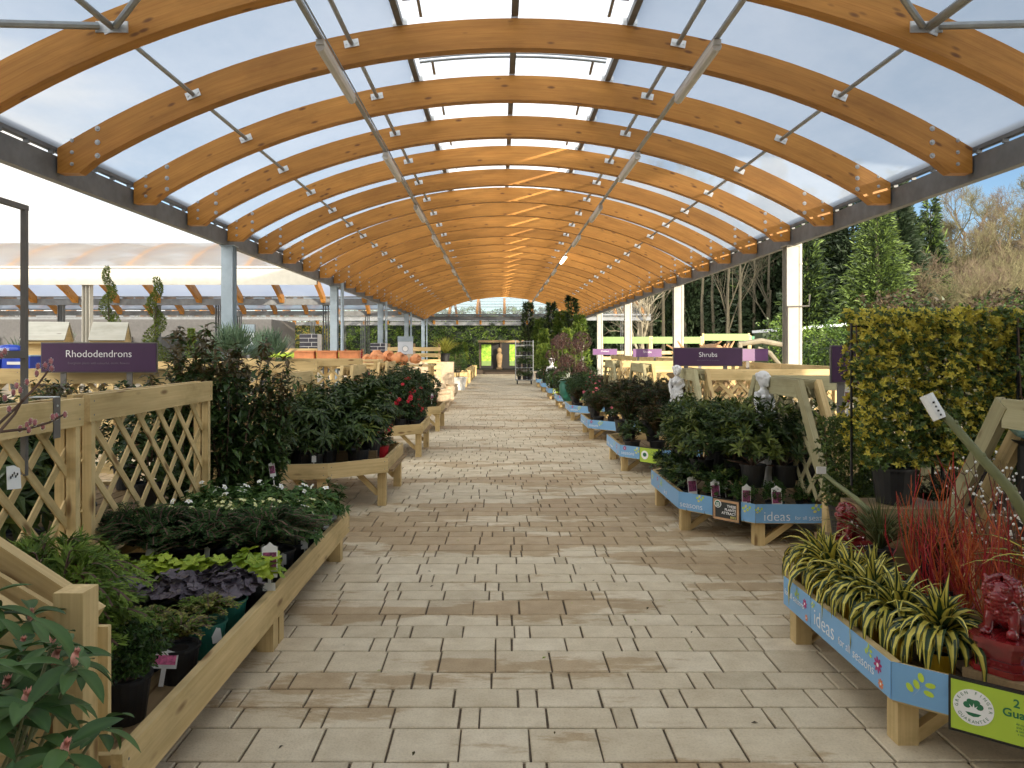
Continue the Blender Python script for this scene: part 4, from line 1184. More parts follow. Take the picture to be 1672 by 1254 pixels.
def art(parent, M, items, H=0.145, D=0.0):
    """printed decoration on a blue panel: items of (kind, x, y, size)"""
    for it in items:
        kd, x, y, s = it[:4]
        if kd == 'flower':
            mb = MB()
            for k in range(8):
                a = k * 0.785 + 0.2; mb.prism(ellipse(x + math.cos(a) * s * 0.62, y + math.sin(a) * s * 0.62, s * 0.40, s * 0.2, a, 8), D + 0.0007 + 0.0001 * (k % 2), D + 0.0012 + 0.0001 * (k % 2), 0, M)
            mb.prism(ellipse(x, y, s * 0.48, s * 0.48), D + 0.0008, D + 0.0017, 0, M); mb.prism(ellipse(x, y, s * 0.26, s * 0.26), D + 0.0008, D + 0.0022, 1, M)
            mb.build('printed_flower', [it[4], 'white_paint'], parent)
        elif kd == 'sprig':
            mb = MB(); mb.prism([(x - s * 0.9, y - s * 1.2), (x - s * 0.8, y - s * 1.2), (x + 0.05 * s, y + s * 0.1), (x, y + s * 0.15)], D + 0.0006, D + 0.0010, 0, M)
            for k, (dx, dy, r_) in enumerate(((-1.2, -0.35, 2.1), (-0.55, 0.15, 1.9), (-0.1, 1.0, 1.8), (0.8, 0.35, 0.1), (0.65, -0.55, -0.3))):
                mb.prism(ellipse(x + dx * s, y + dy * s, s * 0.52, s * 0.3, r_, 10), D + 0.0008 + k * 0.0001, D + 0.0014 + k * 0.0001, 1, M)
            mb.build('printed_leaves', ['pale_blue', 'lime_leaf_print'], parent)
        elif kd == 'dots':
            mb = MB()
            for k in range(5): mb.prism(ellipse(x + (0, 1, 1.7, 0.6, 2.6)[k] * s, y + (0, 0.8, -0.4, -1.1, 0.5)[k] * s, s * 0.55, s * 0.42, k * 1.1, 9), D + 0.0008 + k * 0.0001, D + 0.0014 + k * 0.0001, k % 2, M)
            mb.build('printed_leaves', ['lime_leaf_print', 'yellow_print'], parent)
        elif kd == 'text':
            text(it[4], s, 'white_paint', parent, M @ Matrix.Translation((x, y, D + 0.0012)), ext=0.0006, bold=-0.012 * s)
def faceM(a, b_, n, z):
    """matrix for a vertical face whose left end (seen from outside) is a, at height z"""
    return planeM((a[0], a[1], z), (b_[0] - a[0], b_[1] - a[1], 0), n)
# ---------------------------------------------------------------- LEFT SIDE
random.seed(11)
LX = -2.25
# front-left table and its trellis
T1 = [(-1.18, 2.36), (-1.18, 5.94), (-2.20, 5.94), (-2.20, 2.36)]
t = table('long low timber table at the front left, full of juniper, heuchera and hellebore pots', T1, 0.33, 0.165, 0.195,
      [(-1.235, 2.46), (-1.235, 4.02), (-1.235, 4.13), (-1.235, 5.70), (-2.12, 2.46), (-2.12, 4.0), (-2.12, 5.7)], 'timber plant tables left of the aisle')
trellis('front left lattice panel with tall purple sign frame fixed to its rail', (LX, 2.20, 0), (LX, 3.97, 0), 0.42, 1.345, group='lattice panels left of the aisle')
trellis('lattice panel behind the juniper pots, second from the front on the left', (LX, 4.03, 0), (LX, 5.75, 0), 0.42, 1.355, group='lattice panels left of the aisle')
# stub post and sloping braces at the near corner
t = thing('corner_brace', 'stub post with two sloping planks at the near corner of the front left table', 'timber brace', (-1.28, 2.28, 0))
m_ = MB(); m_.beam((0, 0, 0), (0, 0, 0.875), 0.088, 0.088, up=(0, 1, 0)); m_.build('post', 'timber', t)
m_ = MB(); m_.beam((0.055, 0.05, 0.36), (0.055, 0.05, 0.745), 0.04, 0.02, up=(0, 1, 0)); m_.build('batten', 'timber', t)
m_ = MB(); m_.beam((-0.02, 0.12, 0.72), (-0.92, 0.12, 1.31), 0.045, 0.13); m_.build('sloping_plank', 'timber', t)
m_ = MB(); m_.beam((-0.04, -0.02, 0.66), (-0.92, -0.02, 1.22), 0.045, 0.13); m_.build('sloping_plank', 'timber', t)
m_ = MB(); m_.beam((-0.045, 0.05, 0.60), (-0.92, 0.05, 1.12), 0.02, 0.30); m_.build('sloping_board', 'timber', t)
m_ = MB(); m_.beam((-0.04, -0.03, 0.17), (-0.50, -0.03, 0.55), 0.03, 0.06); m_.build('lower_brace', 'timber', t)
m_ = MB(); m_.beam((-0.11, 0.02, 0.0), (-0.11, 0.02, 0.50), 0.06, 0.06, up=(0, 1, 0)); m_.build('inner_post', 'timber', t)

# grey tube frame on the front panel
t = thing('tube_hoop', 'tall grey square-tube hoop rising from the front left lattice panel', 'sign frame', (LX, 3.57, 0))
m_ = MB(); m_.beam((0, 0, 1.0), (0, 0, 2.262), 0.024, 0.024, up=(0, 1, 0)); m_.build('upright', 'frame_grey', t)
m_ = MB(); m_.beam((0, -1.25, 1.0), (0, -1.25, 2.262), 0.024, 0.024, up=(0, 1, 0)); m_.build('upright', 'frame_grey', t)
m_ = MB(); m_.beam((0, -1.266, 2.278), (0, 0.016, 2.270), 0.024, 0.024); m_.build('top_bar', 'frame_grey', t)
m_ = MB(); m_.beam((0, -1.23, 1.575), (0, -0.016, 1.575), 0.03, 0.035); m_.build('cross_bar', 'frame_grey', t)
t = thing('sign_clip', 'flat grey steel clip over the rail of the front left lattice panel', 'bracket', (LX + 0.065, 3.72, 1.16))
m_ = MB(); m_.box((0.0, 0, 0.1), (0.006, 0.055, 0.20)); m_.build('strap', 'frame_grey', t)
m_ = MB(); m_.box((-0.06, 0, 0.203), (0.12, 0.055, 0.005)); m_.build('cap_plate', 'galv_light', t)
m_ = MB(); m_.tube([(0.003, 0, 0.16), (0.006, 0, 0.16)], 0.006, 8); m_.build('screw', 'galv_light', t)
t = thing('hanging_tag', 'white plant tag with black print tied to the front left lattice', 'plant tag', (LX + 0.04, 3.42, 1.02))
m_ = MB(); m_.prism([(-.05, -.05), (.045, -.062), (.06, .03), (.02, .05), (-.03, .052)], 0, 0.002, 0, Matrix.Rotation(R(90), 4, 'Z') @ Matrix.Rotation(R(80), 4, 'X')); m_.build('card', 'white_card', t)
m_ = MB()
for k in range(5): m_.box((0.004 + 0.002, -0.02 + 0.012 * k, 0.0 + 0.008 * (k % 3)), (0.001, 0.008, 0.012))
m_.build('print', 'black_trim', t)

def purple_sign(label, x0, x1, z0, z1, Y, big, small, legs=(0.18, 0.76), lz=0.17, mat='purple_sign', bs=0.36, ss=0.115, group='purple plant-name signs', bx=0.5):
    t = thing('plant_sign', label, 'sign', ((x0 + x1) / 2, Y, z0), 0, group)
    w = x1 - x0; h = z1 - z0
    m_ = MB(); m_.box((0, 0.012, h / 2), (w + 0.02, 0.018, h + 0.02)); m_.build('frame', 'frame_grey', t)
    m_ = MB(); m_.box((0, 0.0, h / 2), (w, 0.008, h)); m_.build('panel', mat, t)
    for k in legs:
        m_ = MB(); m_.box((-w / 2 + w * k, 0.02, -lz / 2), (0.055, 0.012, lz)); m_.build('bracket', 'frame_grey', t)
    M = planeM((-w / 2 + w * bx, -0.005, h * 0.62), (1, 0, 0), (0, -1, 0))
    if big: text(big, h * bs, 'white_paint', t, M, align='CENTER', ext=0.0008, bold=-0.008 * h * bs)
    M = planeM((-w / 2 + w * bx, -0.005, h * 0.30), (1, 0, 0), (0, -1, 0))
    if small: text(small, h * ss, 'grey_print' if bs > 0.34 else 'pale_blue', t, M, align='CENTER', ext=0.0006)
    return t
purple_sign('dark purple sign reading Rhododendrons above the left lattice rail', -4.36, -3.27, 1.385, 1.655, 7.18, 'Rhododendrons', 'Evergreen plants with colourful, exotic flowers')

def rail_line(label, x0, x1, Y, z1, group, mat='timber', lat=True, z0=0.45, seg=1.8):
    """row of back panels running across, each its own thing"""
    k = 0; x = x0
    while x < x1 - 0.2:
        e = min(x + seg, x1)
        trellis(label.format(o=ORD[k]), (x, Y, 0), (e - 0.02, Y, 0), z0, z1, group=group, nr=(0, -1, 0), mat=mat, slats=lat); x = e; k += 1
rail_line('{o} cross lattice panel from the left below the Rhododendrons sign', -6.4, -2.45, 7.35, 1.41, 'lattice panels left of the aisle')
rail_line('{o} cross lattice panel from the left behind the rhododendron table', -6.2, -2.45, 10.9, 1.42, 'lattice panels left of the aisle')
rail_line('{o} cross lattice panel from the left below the clay troughs', -6.2, -2.45, 14.4, 1.42, 'lattice panels left of the aisle')
trestle('splayed timber trestle rail behind the rhododendrons, nearest of those left of the aisle', LX, 7.70, 8.66, 'trestle rails left of the aisle', mat='timber')
trestle('second splayed timber trestle rail left of the aisle, behind the camellias', LX, 11.2, 12.15, 'trestle rails left of the aisle', mat='timber')
trestle('third splayed timber trestle rail left of the aisle, by the stone urns', LX, 14.6, 15.6, 'trestle rails left of the aisle', mat='timber')
LT = []
for k, (y0, nm) in enumerate(((7.67, 'second timber table left of the aisle, holding rhododendrons'), (11.15, 'third timber table left of the aisle, holding camellias'), (14.6, 'fourth timber table left of the aisle, with pink flowers at its corner'))):
    poly = [(-1.13, y0), (-1.13, y0 + 1.2), (-1.65, y0 + 1.65), (-2.95, y0 + 1.65), (-2.95, y0 - 0.50), (-2.27, y0 - 0.50), (-1.65, y0 - 0.42)]
    table(nm, poly, 0.50, 0.145, 0.37, [(-1.20, y0 + 0.06), (-1.19, y0 + 1.15), (-1.72, y0 - 0.36 + 0.02), (-2.2, y0 + 1.55), (-2.85, y0 - 0.42), (-2.85, y0 + 1.55)], 'timber plant tables left of the aisle')
# stock on the front-left table
G = 'pots on the front left timber table'
TB = 'on the front left table'
plant('hebe', 'small_shrub', 'round small-leaved shrub in a black pot nearest the viewer ' + TB, 'potted shrub', (-1.42, 2.86, 0.195), (0.095, 0.17), s=1.1)
plant('thuja', 'thuja', 'feathery bright green conifer beside the stub post ' + TB, 'potted conifer', (-1.62, 2.72, 0.195), (0.10, 0.17), s=1.45)
plant('thuja', 'thuja', 'feathery conifer behind the stub post, farther from the aisle ' + TB, 'potted conifer', (-1.80, 3.02, 0.195), (0.10, 0.17), s=1.45)
p_ = plant('golden', 'golden_conifer', 'small gold-green conifer with a pink flower label ' + TB, 'potted conifer', (-1.36, 3.20, 0.195), (0.085, 0.15), card='pink', cardpos=(-0.02, -0.10, 0.09))
plant('golden', 'golden_conifer', 'small gold-tipped conifer in a green pot ' + TB, 'potted conifer', (-1.34, 3.46, 0.195), (0.085, 0.16, 'green_plastic'), card='plain', cardpos=(0.07, -0.06, 0.08))
plant('golden', 'golden_conifer', 'small green conifer in a black pot between thuja and heuchera ' + TB, 'potted conifer', (-1.55, 3.30, 0.195), (0.08, 0.15))
for k, (x, y) in enumerate(((-1.34, 3.74), (-1.56, 3.66), (-1.79, 3.62), (-2.02, 3.56))):
    plant('plum', 'heuchera', f'dark purple heuchera, {ORD[k]} from the aisle in its row {TB}', 'heuchera', (x, y, 0.195), (0.085, 0.17, 'green_plastic' if k == 0 else 'black_plastic'), s=1.25, group='purple heucheras')
for k, (x, y) in enumerate(((-1.30, 4.02), (-1.52, 3.93), (-1.76, 3.90), (-2.0, 3.86), (-2.16, 4.0))):
    plant('lime', 'heuchera', f'lime green heuchera, {ORD[k]} from the aisle in its row {TB}', 'heuchera', (x, y, 0.195), (0.085, 0.17), s=1.25, group='lime heucheras', card='big' if k == 0 else None, cardpos=(0.09, -0.05, 0.2))
for k, (x, y) in enumerate(((-1.36, 4.35), (-1.66, 4.30), (-1.94, 4.28), (-2.14, 4.40))):
    plant('juniper', 'juniper', f'dark spreading juniper, {ORD[k]} from the aisle, front juniper row {TB}', 'juniper', (x, y, 0.195), (0.10, 0.19), s=1.22, card='plain' if k < 3 else None, group='dark junipers')
for k, (x, y) in enumerate(((-1.36, 4.66), (-1.64, 4.64), (-1.92, 4.62), (-2.12, 4.74))):
    plant('juniper_brown' if k % 2 else 'juniper', 'juniper', f'bronze tinged juniper, {ORD[k]} from the aisle, back juniper row {TB}', 'juniper', (x, y, 0.195), (0.095, 0.17), card='plain' if k == 0 else None, group='bronze junipers', cardpos=(0.05, -0.1, 0.1))
for r_, (y, kk) in enumerate(((4.93, 'hellebore_lemon'), (5.18, 'hellebore_lemon'), (5.43, 'hellebore'), (5.70, 'hellebore_white'))):
    for k, x in enumerate((-1.32, -1.53, -1.74, -1.95, -2.14)):
        plant(kk if (k + r_) % 5 else 'hellebore_white', 'hellebore', f'hellebore in {("nearest","second","third","farthest")[r_]} of four rows, {ORD[k]} from the aisle, {TB}', 'hellebore', (x + U(-.02, .02), y + U(-.03, .03), 0.195), (0.08, 0.15),
              card='plain' if k == 0 or random.random() < 0.25 else None, group='hellebores', s=1.15, cardpos=(0.07, -0.06, 0.12) if k == 0 else None)
# photinias standing between the two left tables
for k, (x, y) in enumerate(((-2.55, 6.05), (-2.28, 6.30), (-2.62, 6.45), (-2.05, 6.62), (-2.38, 6.85))):
    plant('photinia', 'photinia', f'tall red-tipped photinia, {ORD[k]} from the viewer, just past the second lattice panel', 'photinia', (x, y, 0), (0.15, 0.24), s=(1.08, 1.14, 1.2, 1.05, 1.1)[k], group='tall photinias left of the aisle', card='tall' if k == 3 else None, cardpos=(0.1, -0.12, 0.5))
# stock on the second left table
TB = 'on the second left table'
k = 0
for y, xs, z in ((7.45, (-1.85, -2.2), 0), (7.75, (-1.45, -1.78, -2.1), 0.0), (8.1, (-1.38, -1.68, -2.0), 0.08), (8.5, (-1.4, -1.7, -2.0), 0.15), (8.85, (-1.5, -1.85), 0.15)):
    for j, x in enumerate(xs):
        plant('rhodo', 'rhododendron', f'dark leaved rhododendron, {ORD[k]} counting from the front {TB}', 'rhododendron', (x, y, 0.37 + z), (0.115, 0.20), s=1.03, group='rhododendrons', card='plain' if k in (0, 1, 3, 5) else None, cardpos=(0.05, -0.13, 0.13) if k < 2 else (0.0, -0.16, 0.42)); k += 1
plant('camellia_red', 'camellia', 'small camellia in a bright red pot at the aisle corner ' + TB, 'camellia', (-1.29, 8.25, 0.37), (0.085, 0.17, 'red_plastic'), s=0.62)
m_ = MB(); m_.box((0, 0, 0.075), (1.1, 1.3, 0.15)); 
o = m_.build('riser_crate', 'timber_old'); o.location = (-1.85, 8.62, 0.371); tag(o, 'low slatted crate raising the back plants on the second left table', 'crate')
# table three: camellias
TB = 'on the third left table'
k = 0
for y, xs in ((11.0, (-1.85, -2.2)), (11.3, (-1.5, -1.85, -2.2)), (11.75, (-1.45, -1.8, -2.15)), (12.2, (-1.45, -1.8, -2.1)), (12.5, (-1.7, -2.1))):
    for x in xs:
        kd = ('camellia', 'camellia_white', 'camellia_red', 'camellia', 'camellia_pink', 'camellia')[k % 6]
        plant(kd, 'camellia', f'glossy dark green camellia, {ORD[k]} counting from the front {TB}', 'camellia', (x, y, 0.37), (0.105, 0.19), s=1.0 + 0.1 * (k > 5), group='camellias', card='tall' if k % 3 == 0 else None, cardpos=(0.05, -0.15, 0.45)); k += 1
for k in range(3):
    plant('camellia_red', 'red_camellia', f'camellia with striped red blooms, {ORD[k]} along the aisle edge {TB}', 'camellia', (-1.28, 11.4 + 0.33 * k, 0.37), (0.09, 0.15), s=0.62, group='red camellias')
TB = 'on the fourth left table'
k = 0
for y, xs in ((14.5, (-1.9, -2.2)), (14.85, (-1.55, -1.9, -2.2)), (15.35, (-1.6, -1.95)), (15.8, (-1.5, -1.9))):
    for x in xs:
        plant(('camellia', 'ballbush')[k % 2], 'evergreen', f'dark evergreen shrub, {ORD[k]} counting from the front {TB}', 'potted shrub', (x, y, 0.37), (0.11, 0.2), s=1.15, group='evergreens by the urns'); k += 1
for k in range(5):
    plant('camellia_pink', 'azalea', f'low pink azalea with label, {ORD[k]} along the aisle edge {TB}', 'azalea', (-1.30 - 0.02 * k, 14.6 + 0.24 * k, 0.37), (0.08, 0.12), s=0.42, card='tall', cardpos=(0, -0.05, 0.24), group='pink azaleas')

# rhododendron close to the viewer, bottom left, in bud
def near_rhodo():
    mb = MB(); tips = []
    base = Vector((0, 0, 0))
    for k in range(24):
        a = k * 2.4; q = 0.31 * math.sqrt((k + 0.5) / 24); h = 0.56 + U(-.08, .14) - q * 0.55 * U(.3, 1.2)
        tip = Vector((math.cos(a) * q, math.sin(a) * q, h))
        mid = Vector((tip.x * 0.45, tip.y * 0.45, h * 0.45))
        mb.tube([base, mid, tip], [0.008, 0.006, 0.0045], 5, 1, cap=False)
        ax = ((tip - mid).normalized() + Z * 0.4).normalized(); s, t_ = ring(ax)
        n = random.randint(7, 10)
        for j in range(n):
            th = j * 2.4; el = U(-0.35, 0.35) if j < n - 2 else U(0.3, 0.8)
            d = ((s * math.cos(th) + t_ * math.sin(th)) * math.cos(el) + ax * math.sin(el)).normalized()
            side = d.cross(ax).normalized(); Ln = U(0.085, 0.14); W = Ln * U(0.36, 0.43); v = random.random(); u = side.cross(d)
            rows = []; o = tip + ax * (0.004 * j)
            mb.tube([o, o + d * 0.018], 0.0018, 4, 1, cap=False)
            for i in range(8):
                t = i / 7; c = o + d * (0.016 + Ln * t) - u * (0.38 * Ln * t * t); w = W * math.sin(min(3.1, 3.14 * (0.03 + 0.95 * t)) ** 0.9 if t < 1 else 3.14) * 0.5
                w = W * 0.5 * (max(0.0, math.sin(math.pi * min(1, 0.04 + t * 0.96))) ** 0.75)
                rows.append([mb.vert(c + side * w * q_ + u * (abs(q_) * w * 0.35), None, min(1, max(0, v + (0.25 if q_ == 0 else 0)))) for q_ in (-1, -0.5, 0, 0.5, 1)])
            for r1, r2 in zip(rows[:-1], rows[1:]):
                for q_ in range(4): mb.face((r1[q_], r1[q_ + 1], r2[q_ + 1], r2[q_]), 0)
        tips.append((tip + ax * 0.012, ax))
    return mb, tips
random.seed(77)
def place_near_rhodo(label, loc, s, rz):
    mb, tips = near_rhodo()
    t = thing('rhododendron', label, 'rhododendron', loc, rz, 'budding rhododendrons', s)
    put('pot', pot(0.14, 0.24), t)
    f = mb.build('foliage', ['rhodo_near', 'stem_green'], t, smooth=True); f.location.z = 0.2
    for k, (p, ax) in enumerate(tips):
        if k % 6 == 3: continue
        b_ = MB(); s_, t_ = ring(ax); Ln = U(0.038, 0.054)
        for j in range(11):
            a = j * 2.4; o = p + (s_ * math.cos(a) + t_ * math.sin(a)) * 0.006 + ax * (0.0012 * j)
            d = (ax + (s_ * math.cos(a) + t_ * math.sin(a)) * 0.10).normalized()
            b_.leaf(o, d, (s_ * math.cos(a) + t_ * math.sin(a)), Ln * (1 - .03 * j), 0.016, -0.3, 0.6, 0)
        b_.ball(p + ax * Ln * 0.42, Ln * 0.30, 8, 0, (0.7, 0.7, 1.35))
        q = b_.build('bud', 'bud_pink', t, smooth=True); q.location.z = 0.2
place_near_rhodo('budding rhododendron with pink buds at the very front left corner', (-1.19, 1.66, 0.10), 0.93, 0.6)
place_near_rhodo('budding rhododendron farther left of the corner one, partly out of view', (-1.42, 1.95, 0.05), 0.95, 2.2)
# willow with pink catkins reaching in from the left
t = thing('willow', 'bare willow twigs carrying furry pink catkins at the left edge', 'willow shrub', (-1.75, 1.75, 0))
tw = MB(); ck = MB(); random.seed(9)
put('pot', pot(0.14, 0.25), t)
WB = Vector((-1.75, 1.75, 0))
for (pts, cats) in (
    ([(-60, 760, 1.9), (-10, 700, 2.0), (30, 662, 2.05), (62, 628, 2.1), (78, 606, 2.12)], [(8, 650), (22, 641), (27, 630), (33, 637), (44, 624), (60, 610), (62, 598), (74, 597), (83, 590), (84, 602)]),
    ([(-60, 780, 1.8), (0, 704, 1.95), (24, 676, 2.0), (37, 652, 2.0)], [(15, 668), (3, 580), (8, 574)]),
    ([(-40, 730, 1.9), (0, 705, 2.0), (45, 700, 2.05), (80, 690, 2.1), (106, 676, 2.12)], [(33, 700), (44, 694), (50, 688), (57, 690), (47, 702), (70, 696), (86, 681), (92, 680), (106, 677)])):
    P = [at(*q) - WB for q in pts]
    tw.tube([Vector((0, 0, 0.2)), P[0] * 0.6 + Vector((0, 0, 0.1))] + P, [0.007, 0.006, 0.005] + [0.0042 - 0.0005 * i for i in range(len(P) - 1)], 5)
    for (cx, cy) in cats:
        j = min(range(len(pts)), key=lambda i: abs(pts[i][0] - cx) + abs(pts[i][1] - cy)); c = at(cx, cy, pts[j][2]) - WB
        ck.ball(c, 0.0062, 8, 0, (0.85, 0.85, 1.5)); ck.ball(c - Vector((0.001, 0.001, 0.006)), 0.0035, 6, 1)
        nearest = min(P, key=lambda q: (q - c).length)
        for _ in range(90):
            v = rv(); ck.leaf1(c + Vector((v.x * 0.0055, v.y * 0.0055, v.z * 0.0092)), v, v.cross(rv()).normalized(), 0.0030, 0.0006, 2, 0.5)
tw.build('twigs', 'stem_brown', t); ck.build('catkins', ['catkin_pink', 'stem_brown', 'flower_white'], t, smooth=True)

# ---------------------------------------------------------------- left background displays
def birdhouse(label, c, w, d_, h, body=None):
    """gabled timber bird table roof on a body or post"""
    t = thing('bird_table', label, 'bird table', c, R(14), 'timber bird tables')
    x, y = w / 2, d_ / 2
    for sg in (-1, 1):
        m_ = MB(); m_.beam((-x, sg * y * 0.5, h * 0.5), (x, sg * y * 0.5, h * 0.5), math.hypot(y, h) * 1.02, 0.018, up=(0, sg * -h, -y) if sg > 0 else (0, h, -y)); m_.build('roof', 'timber_grey', t)
    for e in (-x + 0.02, x - 0.02):
        m_ = MB(); m_.prism([(-y * 0.85, 0), (y * 0.85, 0), (0, h * 0.86)], e - 0.01, e + 0.01, 0, Matrix(((0, 0, 1, 0), (1, 0, 0, 0), (0, 1, 0, 0), (0, 0, 0, 1)))); m_.build('gable', 'timber', t)
    m_ = MB(); m_.box((0, 0, -0.02), (w * 0.96, d_ * 0.9, 0.04)); m_.build('eave_board', 'timber', t)
    if body: m_ = MB(); m_.box((-w * 0.12, 0, -body / 2 - 0.04), (w * 0.55, d_ * 0.55, body)); m_.build('body', 'timber', t)
    m_ = MB(); m_.beam((0, 0, -c[2]), (0, 0, -0.04 - (body or 0)), 0.07, 0.07, up=(0, 1, 0)); m_.build('post', 'timber', t)
birdhouse('timber bird house with a tall body, left of the Rhododendrons sign', (-5.75, 9.6, 1.71), 0.50, 0.42, 0.23, 0.45)
birdhouse('smaller timber bird table roof above the Rhododendrons sign', (-5.0, 9.7, 1.71), 0.42, 0.42, 0.23)
random.seed(21)
plant('spiral', 'topiary', 'clipped spiral conifer, taller and left of the two by the bird tables', 'topiary', (-6.22, 12.0, 1.06), (0.2, 0.32), s=0.96, var=0)
plant('spiral', 'topiary', 'clipped spiral conifer right of the bird tables', 'topiary', (-5.2, 11.4, 0.74), (0.2, 0.32), s=1.02, var=1)
for k, (x, y, z, kd, s, lb) in enumerate(((-6.6, 10.4, 1.05, 'cordyline', 1.0, 'spiky grey-green cordyline left of the tall grey frame'), (-4.95, 13.2, 1.05, 'cordyline', 1.0, 'spiky blue-green cordyline right of the second spiral'),
        (-4.3, 12.2, 0.75, 'palm', 1.1, 'fan palm standing left of the first left column'), (-4.3, 14.0, 0.6, 'palm', 1.2, 'fan palm just right of the first left column'), (-7.4, 12.5, 0.8, 'palm', 1.0, 'fan palm behind the blue goods at the left edge'))):
    plant(kd, 'spiky_plant', lb, 'palm', (x, y, z), (0.16, 0.26), s=s)
for k, x in enumerate((-6.2, -5.2, -4.3)):
    m_ = MB(); m_.box((0, 0, 0.3), (1.0, 1.6, 0.6)); o = m_.build('plinth', 'timber_old'); o.location = (x - 0.1, 12.3 + 0.2 * k, 0.0); tag(o, f'{ORD[k]} timber plinth from the left carrying topiary beyond the bird tables', 'plinth', 'topiary plinths')
# blue goods stand
t = thing('goods_shelf', 'shelf of blue boxed goods at the left edge behind the grey frame', 'shelf', (-5.4, 7.9, 0))
m_ = MB(); m_.box((0, 0, 1.36), (1.3, 0.5, 0.03)); m_.build('shelf_board', 'steel_grey', t)
for x in (-0.6, 0.6): m_ = MB(); m_.box((x, 0, 0.68), (0.05, 0.45, 1.35)); m_.build('side_panel', 'steel_grey', t)
for k in range(4):
    m_ = MB(); m_.box((0, 0, 0.075), (0.29, 0.3, 0.15)); m_.box((0.0, -0.152, 0.08), (0.18, 0.003, 0.03), 1)
    m_.box((0, 0, 0.155), (0.30, 0.31, 0.012), 2)
    o = m_.build('goods_box', ['blue_goods', 'white_card', 'pale_blue']); o.location = (-5.87 + 0.31 * k, 7.85, 1.376); tag(o, f'blue goods box, {ORD[k]} from the left on the shelf at the left edge', 'box', 'blue goods boxes')
for k in range(2):
    m_ = MB(); m_.ball((0, 0, 0.05), 0.12, 10, 0, (1.3, 0.8, 0.45)); m_.box((0, -0.08, 0.05), (0.1, 0.02, 0.02), 1)
    o = m_.build('goods_bag', ['blue_goods', 'white_card']); o.location = (-5.45 + 0.35 * k, 7.85, 1.545); tag(o, f'crumpled blue bag, {("left","right")[k]} of the two on top of the blue boxes', 'bag', 'blue bags')
# shelves with clay troughs, clay pots and stone
def trough(label, c, L_=0.55, mat='terracotta'):
    mb = MB(); h = 0.19; w = 0.2; a = L_ / 2
    for z0, z1, g_ in ((0, h * 0.8, 0.0), (h * 0.8, h, 0.014)):
        for sy in (-1, 1): mb.box((0, sy * (w / 2 + g_), (z0 + z1) / 2), (L_ + 2 * g_, 0.016, z1 - z0))
        for sx in (-1, 1): mb.box((sx * (a + g_), 0, (z0 + z1) / 2), (0.016, w + g_ * 1.6, z1 - z0))
    mb.box((0, 0, 0.012), (L_ - 0.02, w - 0.02, 0.02)); mb.box((0, 0, h * 0.8), (L_ - 0.03, w - 0.02, 0.01))
    o = mb.build('clay_trough', mat); o.location = c; tag(o, label, 'clay trough', 'clay troughs')
def shelf(label, c, w, d_, h, mat='timber'):
    t = thing('display_bench', label, 'display bench', c, 0, 'benches in the open yard')
    m_ = MB(); m_.box((0, 0, h - 0.02), (w, d_, 0.04)); m_.build('bench_top', mat, t)
    for sx in (-1, 1):
        for sy in (-1, 1):
            m_ = MB(); m_.beam((sx * (w / 2 - 0.06), sy * (d_ / 2 - 0.06), 0), (sx * (w / 2 - 0.06), sy * (d_ / 2 - 0.06), h - 0.041), 0.07, 0.07, up=(0, 1, 0)); m_.build('leg', mat, t)
shelf('timber bench carrying the row of clay troughs left of the aisle', (-4.3, 15.9, 0), 3.6, 0.7, 1.38)
for k in range(3): trough(f'long clay trough, {ORD[k]} from the left in the row by the blue column', (-4.28 + 0.47 * k + 0.2, 15.85, 1.38), 0.40)
m_ = MB()
for x in (-0.45, 0, 0.45): m_.box((x, 0, 0.03), (0.09, 0.6, 0.06))
for k in range(4): m_.box((0, -0.25 + 0.165 * k, 0.075), (1.05, 0.11, 0.022))
for x in (-0.45, 0.0, 0.45): m_.box((x, -0.28, 0.19), (0.09, 0.04, 0.22))
m_.box((0, -0.29, 0.29), (1.05, 0.03, 0.09))
o = m_.build('pallet', ['golden_leaf' if False else 'timber']); o.location = (-4.6, 17.2, 1.28); tag(o, 'pale yellow timber pallet crate behind the clay troughs', 'pallet')
m_ = MB(); m_.box((0, 0, 0.05), (1.9, 0.04, 0.11)); o = m_.build('banner', 'lime_panel'); o.location = (-4.4, 16.9, 1.42); tag(o, 'lime green strip banner above the clay troughs', 'banner')
shelf('timber bench behind the troughs carrying the pallet and brick pier', (-4.3, 17.4, 0), 3.0, 1.0, 1.28)
def brick_pier(label, c, w, n):
    mb = MB(); h = 0.095
    mb.box((0, 0, n * h / 2), (w - 0.012, w - 0.012, n * h), 1)
    for k in range(n):
        for s_ in ((-1, 1) if k % 2 else (-0.5, 0.75)):
            ww = w / 2 if k % 2 else (w * 0.66 if s_ < 0 else w * 0.33)
            x = (s_ * w / 4) if k % 2 else (-w * 0.17 if s_ < 0 else w * 0.335)
            mb.box((x, 0, k * h + h / 2), (ww - 0.014, w + 0.001 * (1 + (k % 2)), h - 0.014), 0)
    o = mb.build('brick_pier', ['dark_brick', 'mortar']); o.location = c; tag(o, label, 'brick pier', 'sample brick piers')
brick_pier('dark brick sample pier with white joints, left of the blue column', (-4.35, 17.4, 1.28), 0.42, 7)
brick_pier('dark brick sample pier behind the clay pots', (-3.35, 21.0, 1.10), 0.42, 7)
shelf('timber bench under the farther brick pier', (-3.4, 21.0, 0), 1.6, 0.8, 1.10)
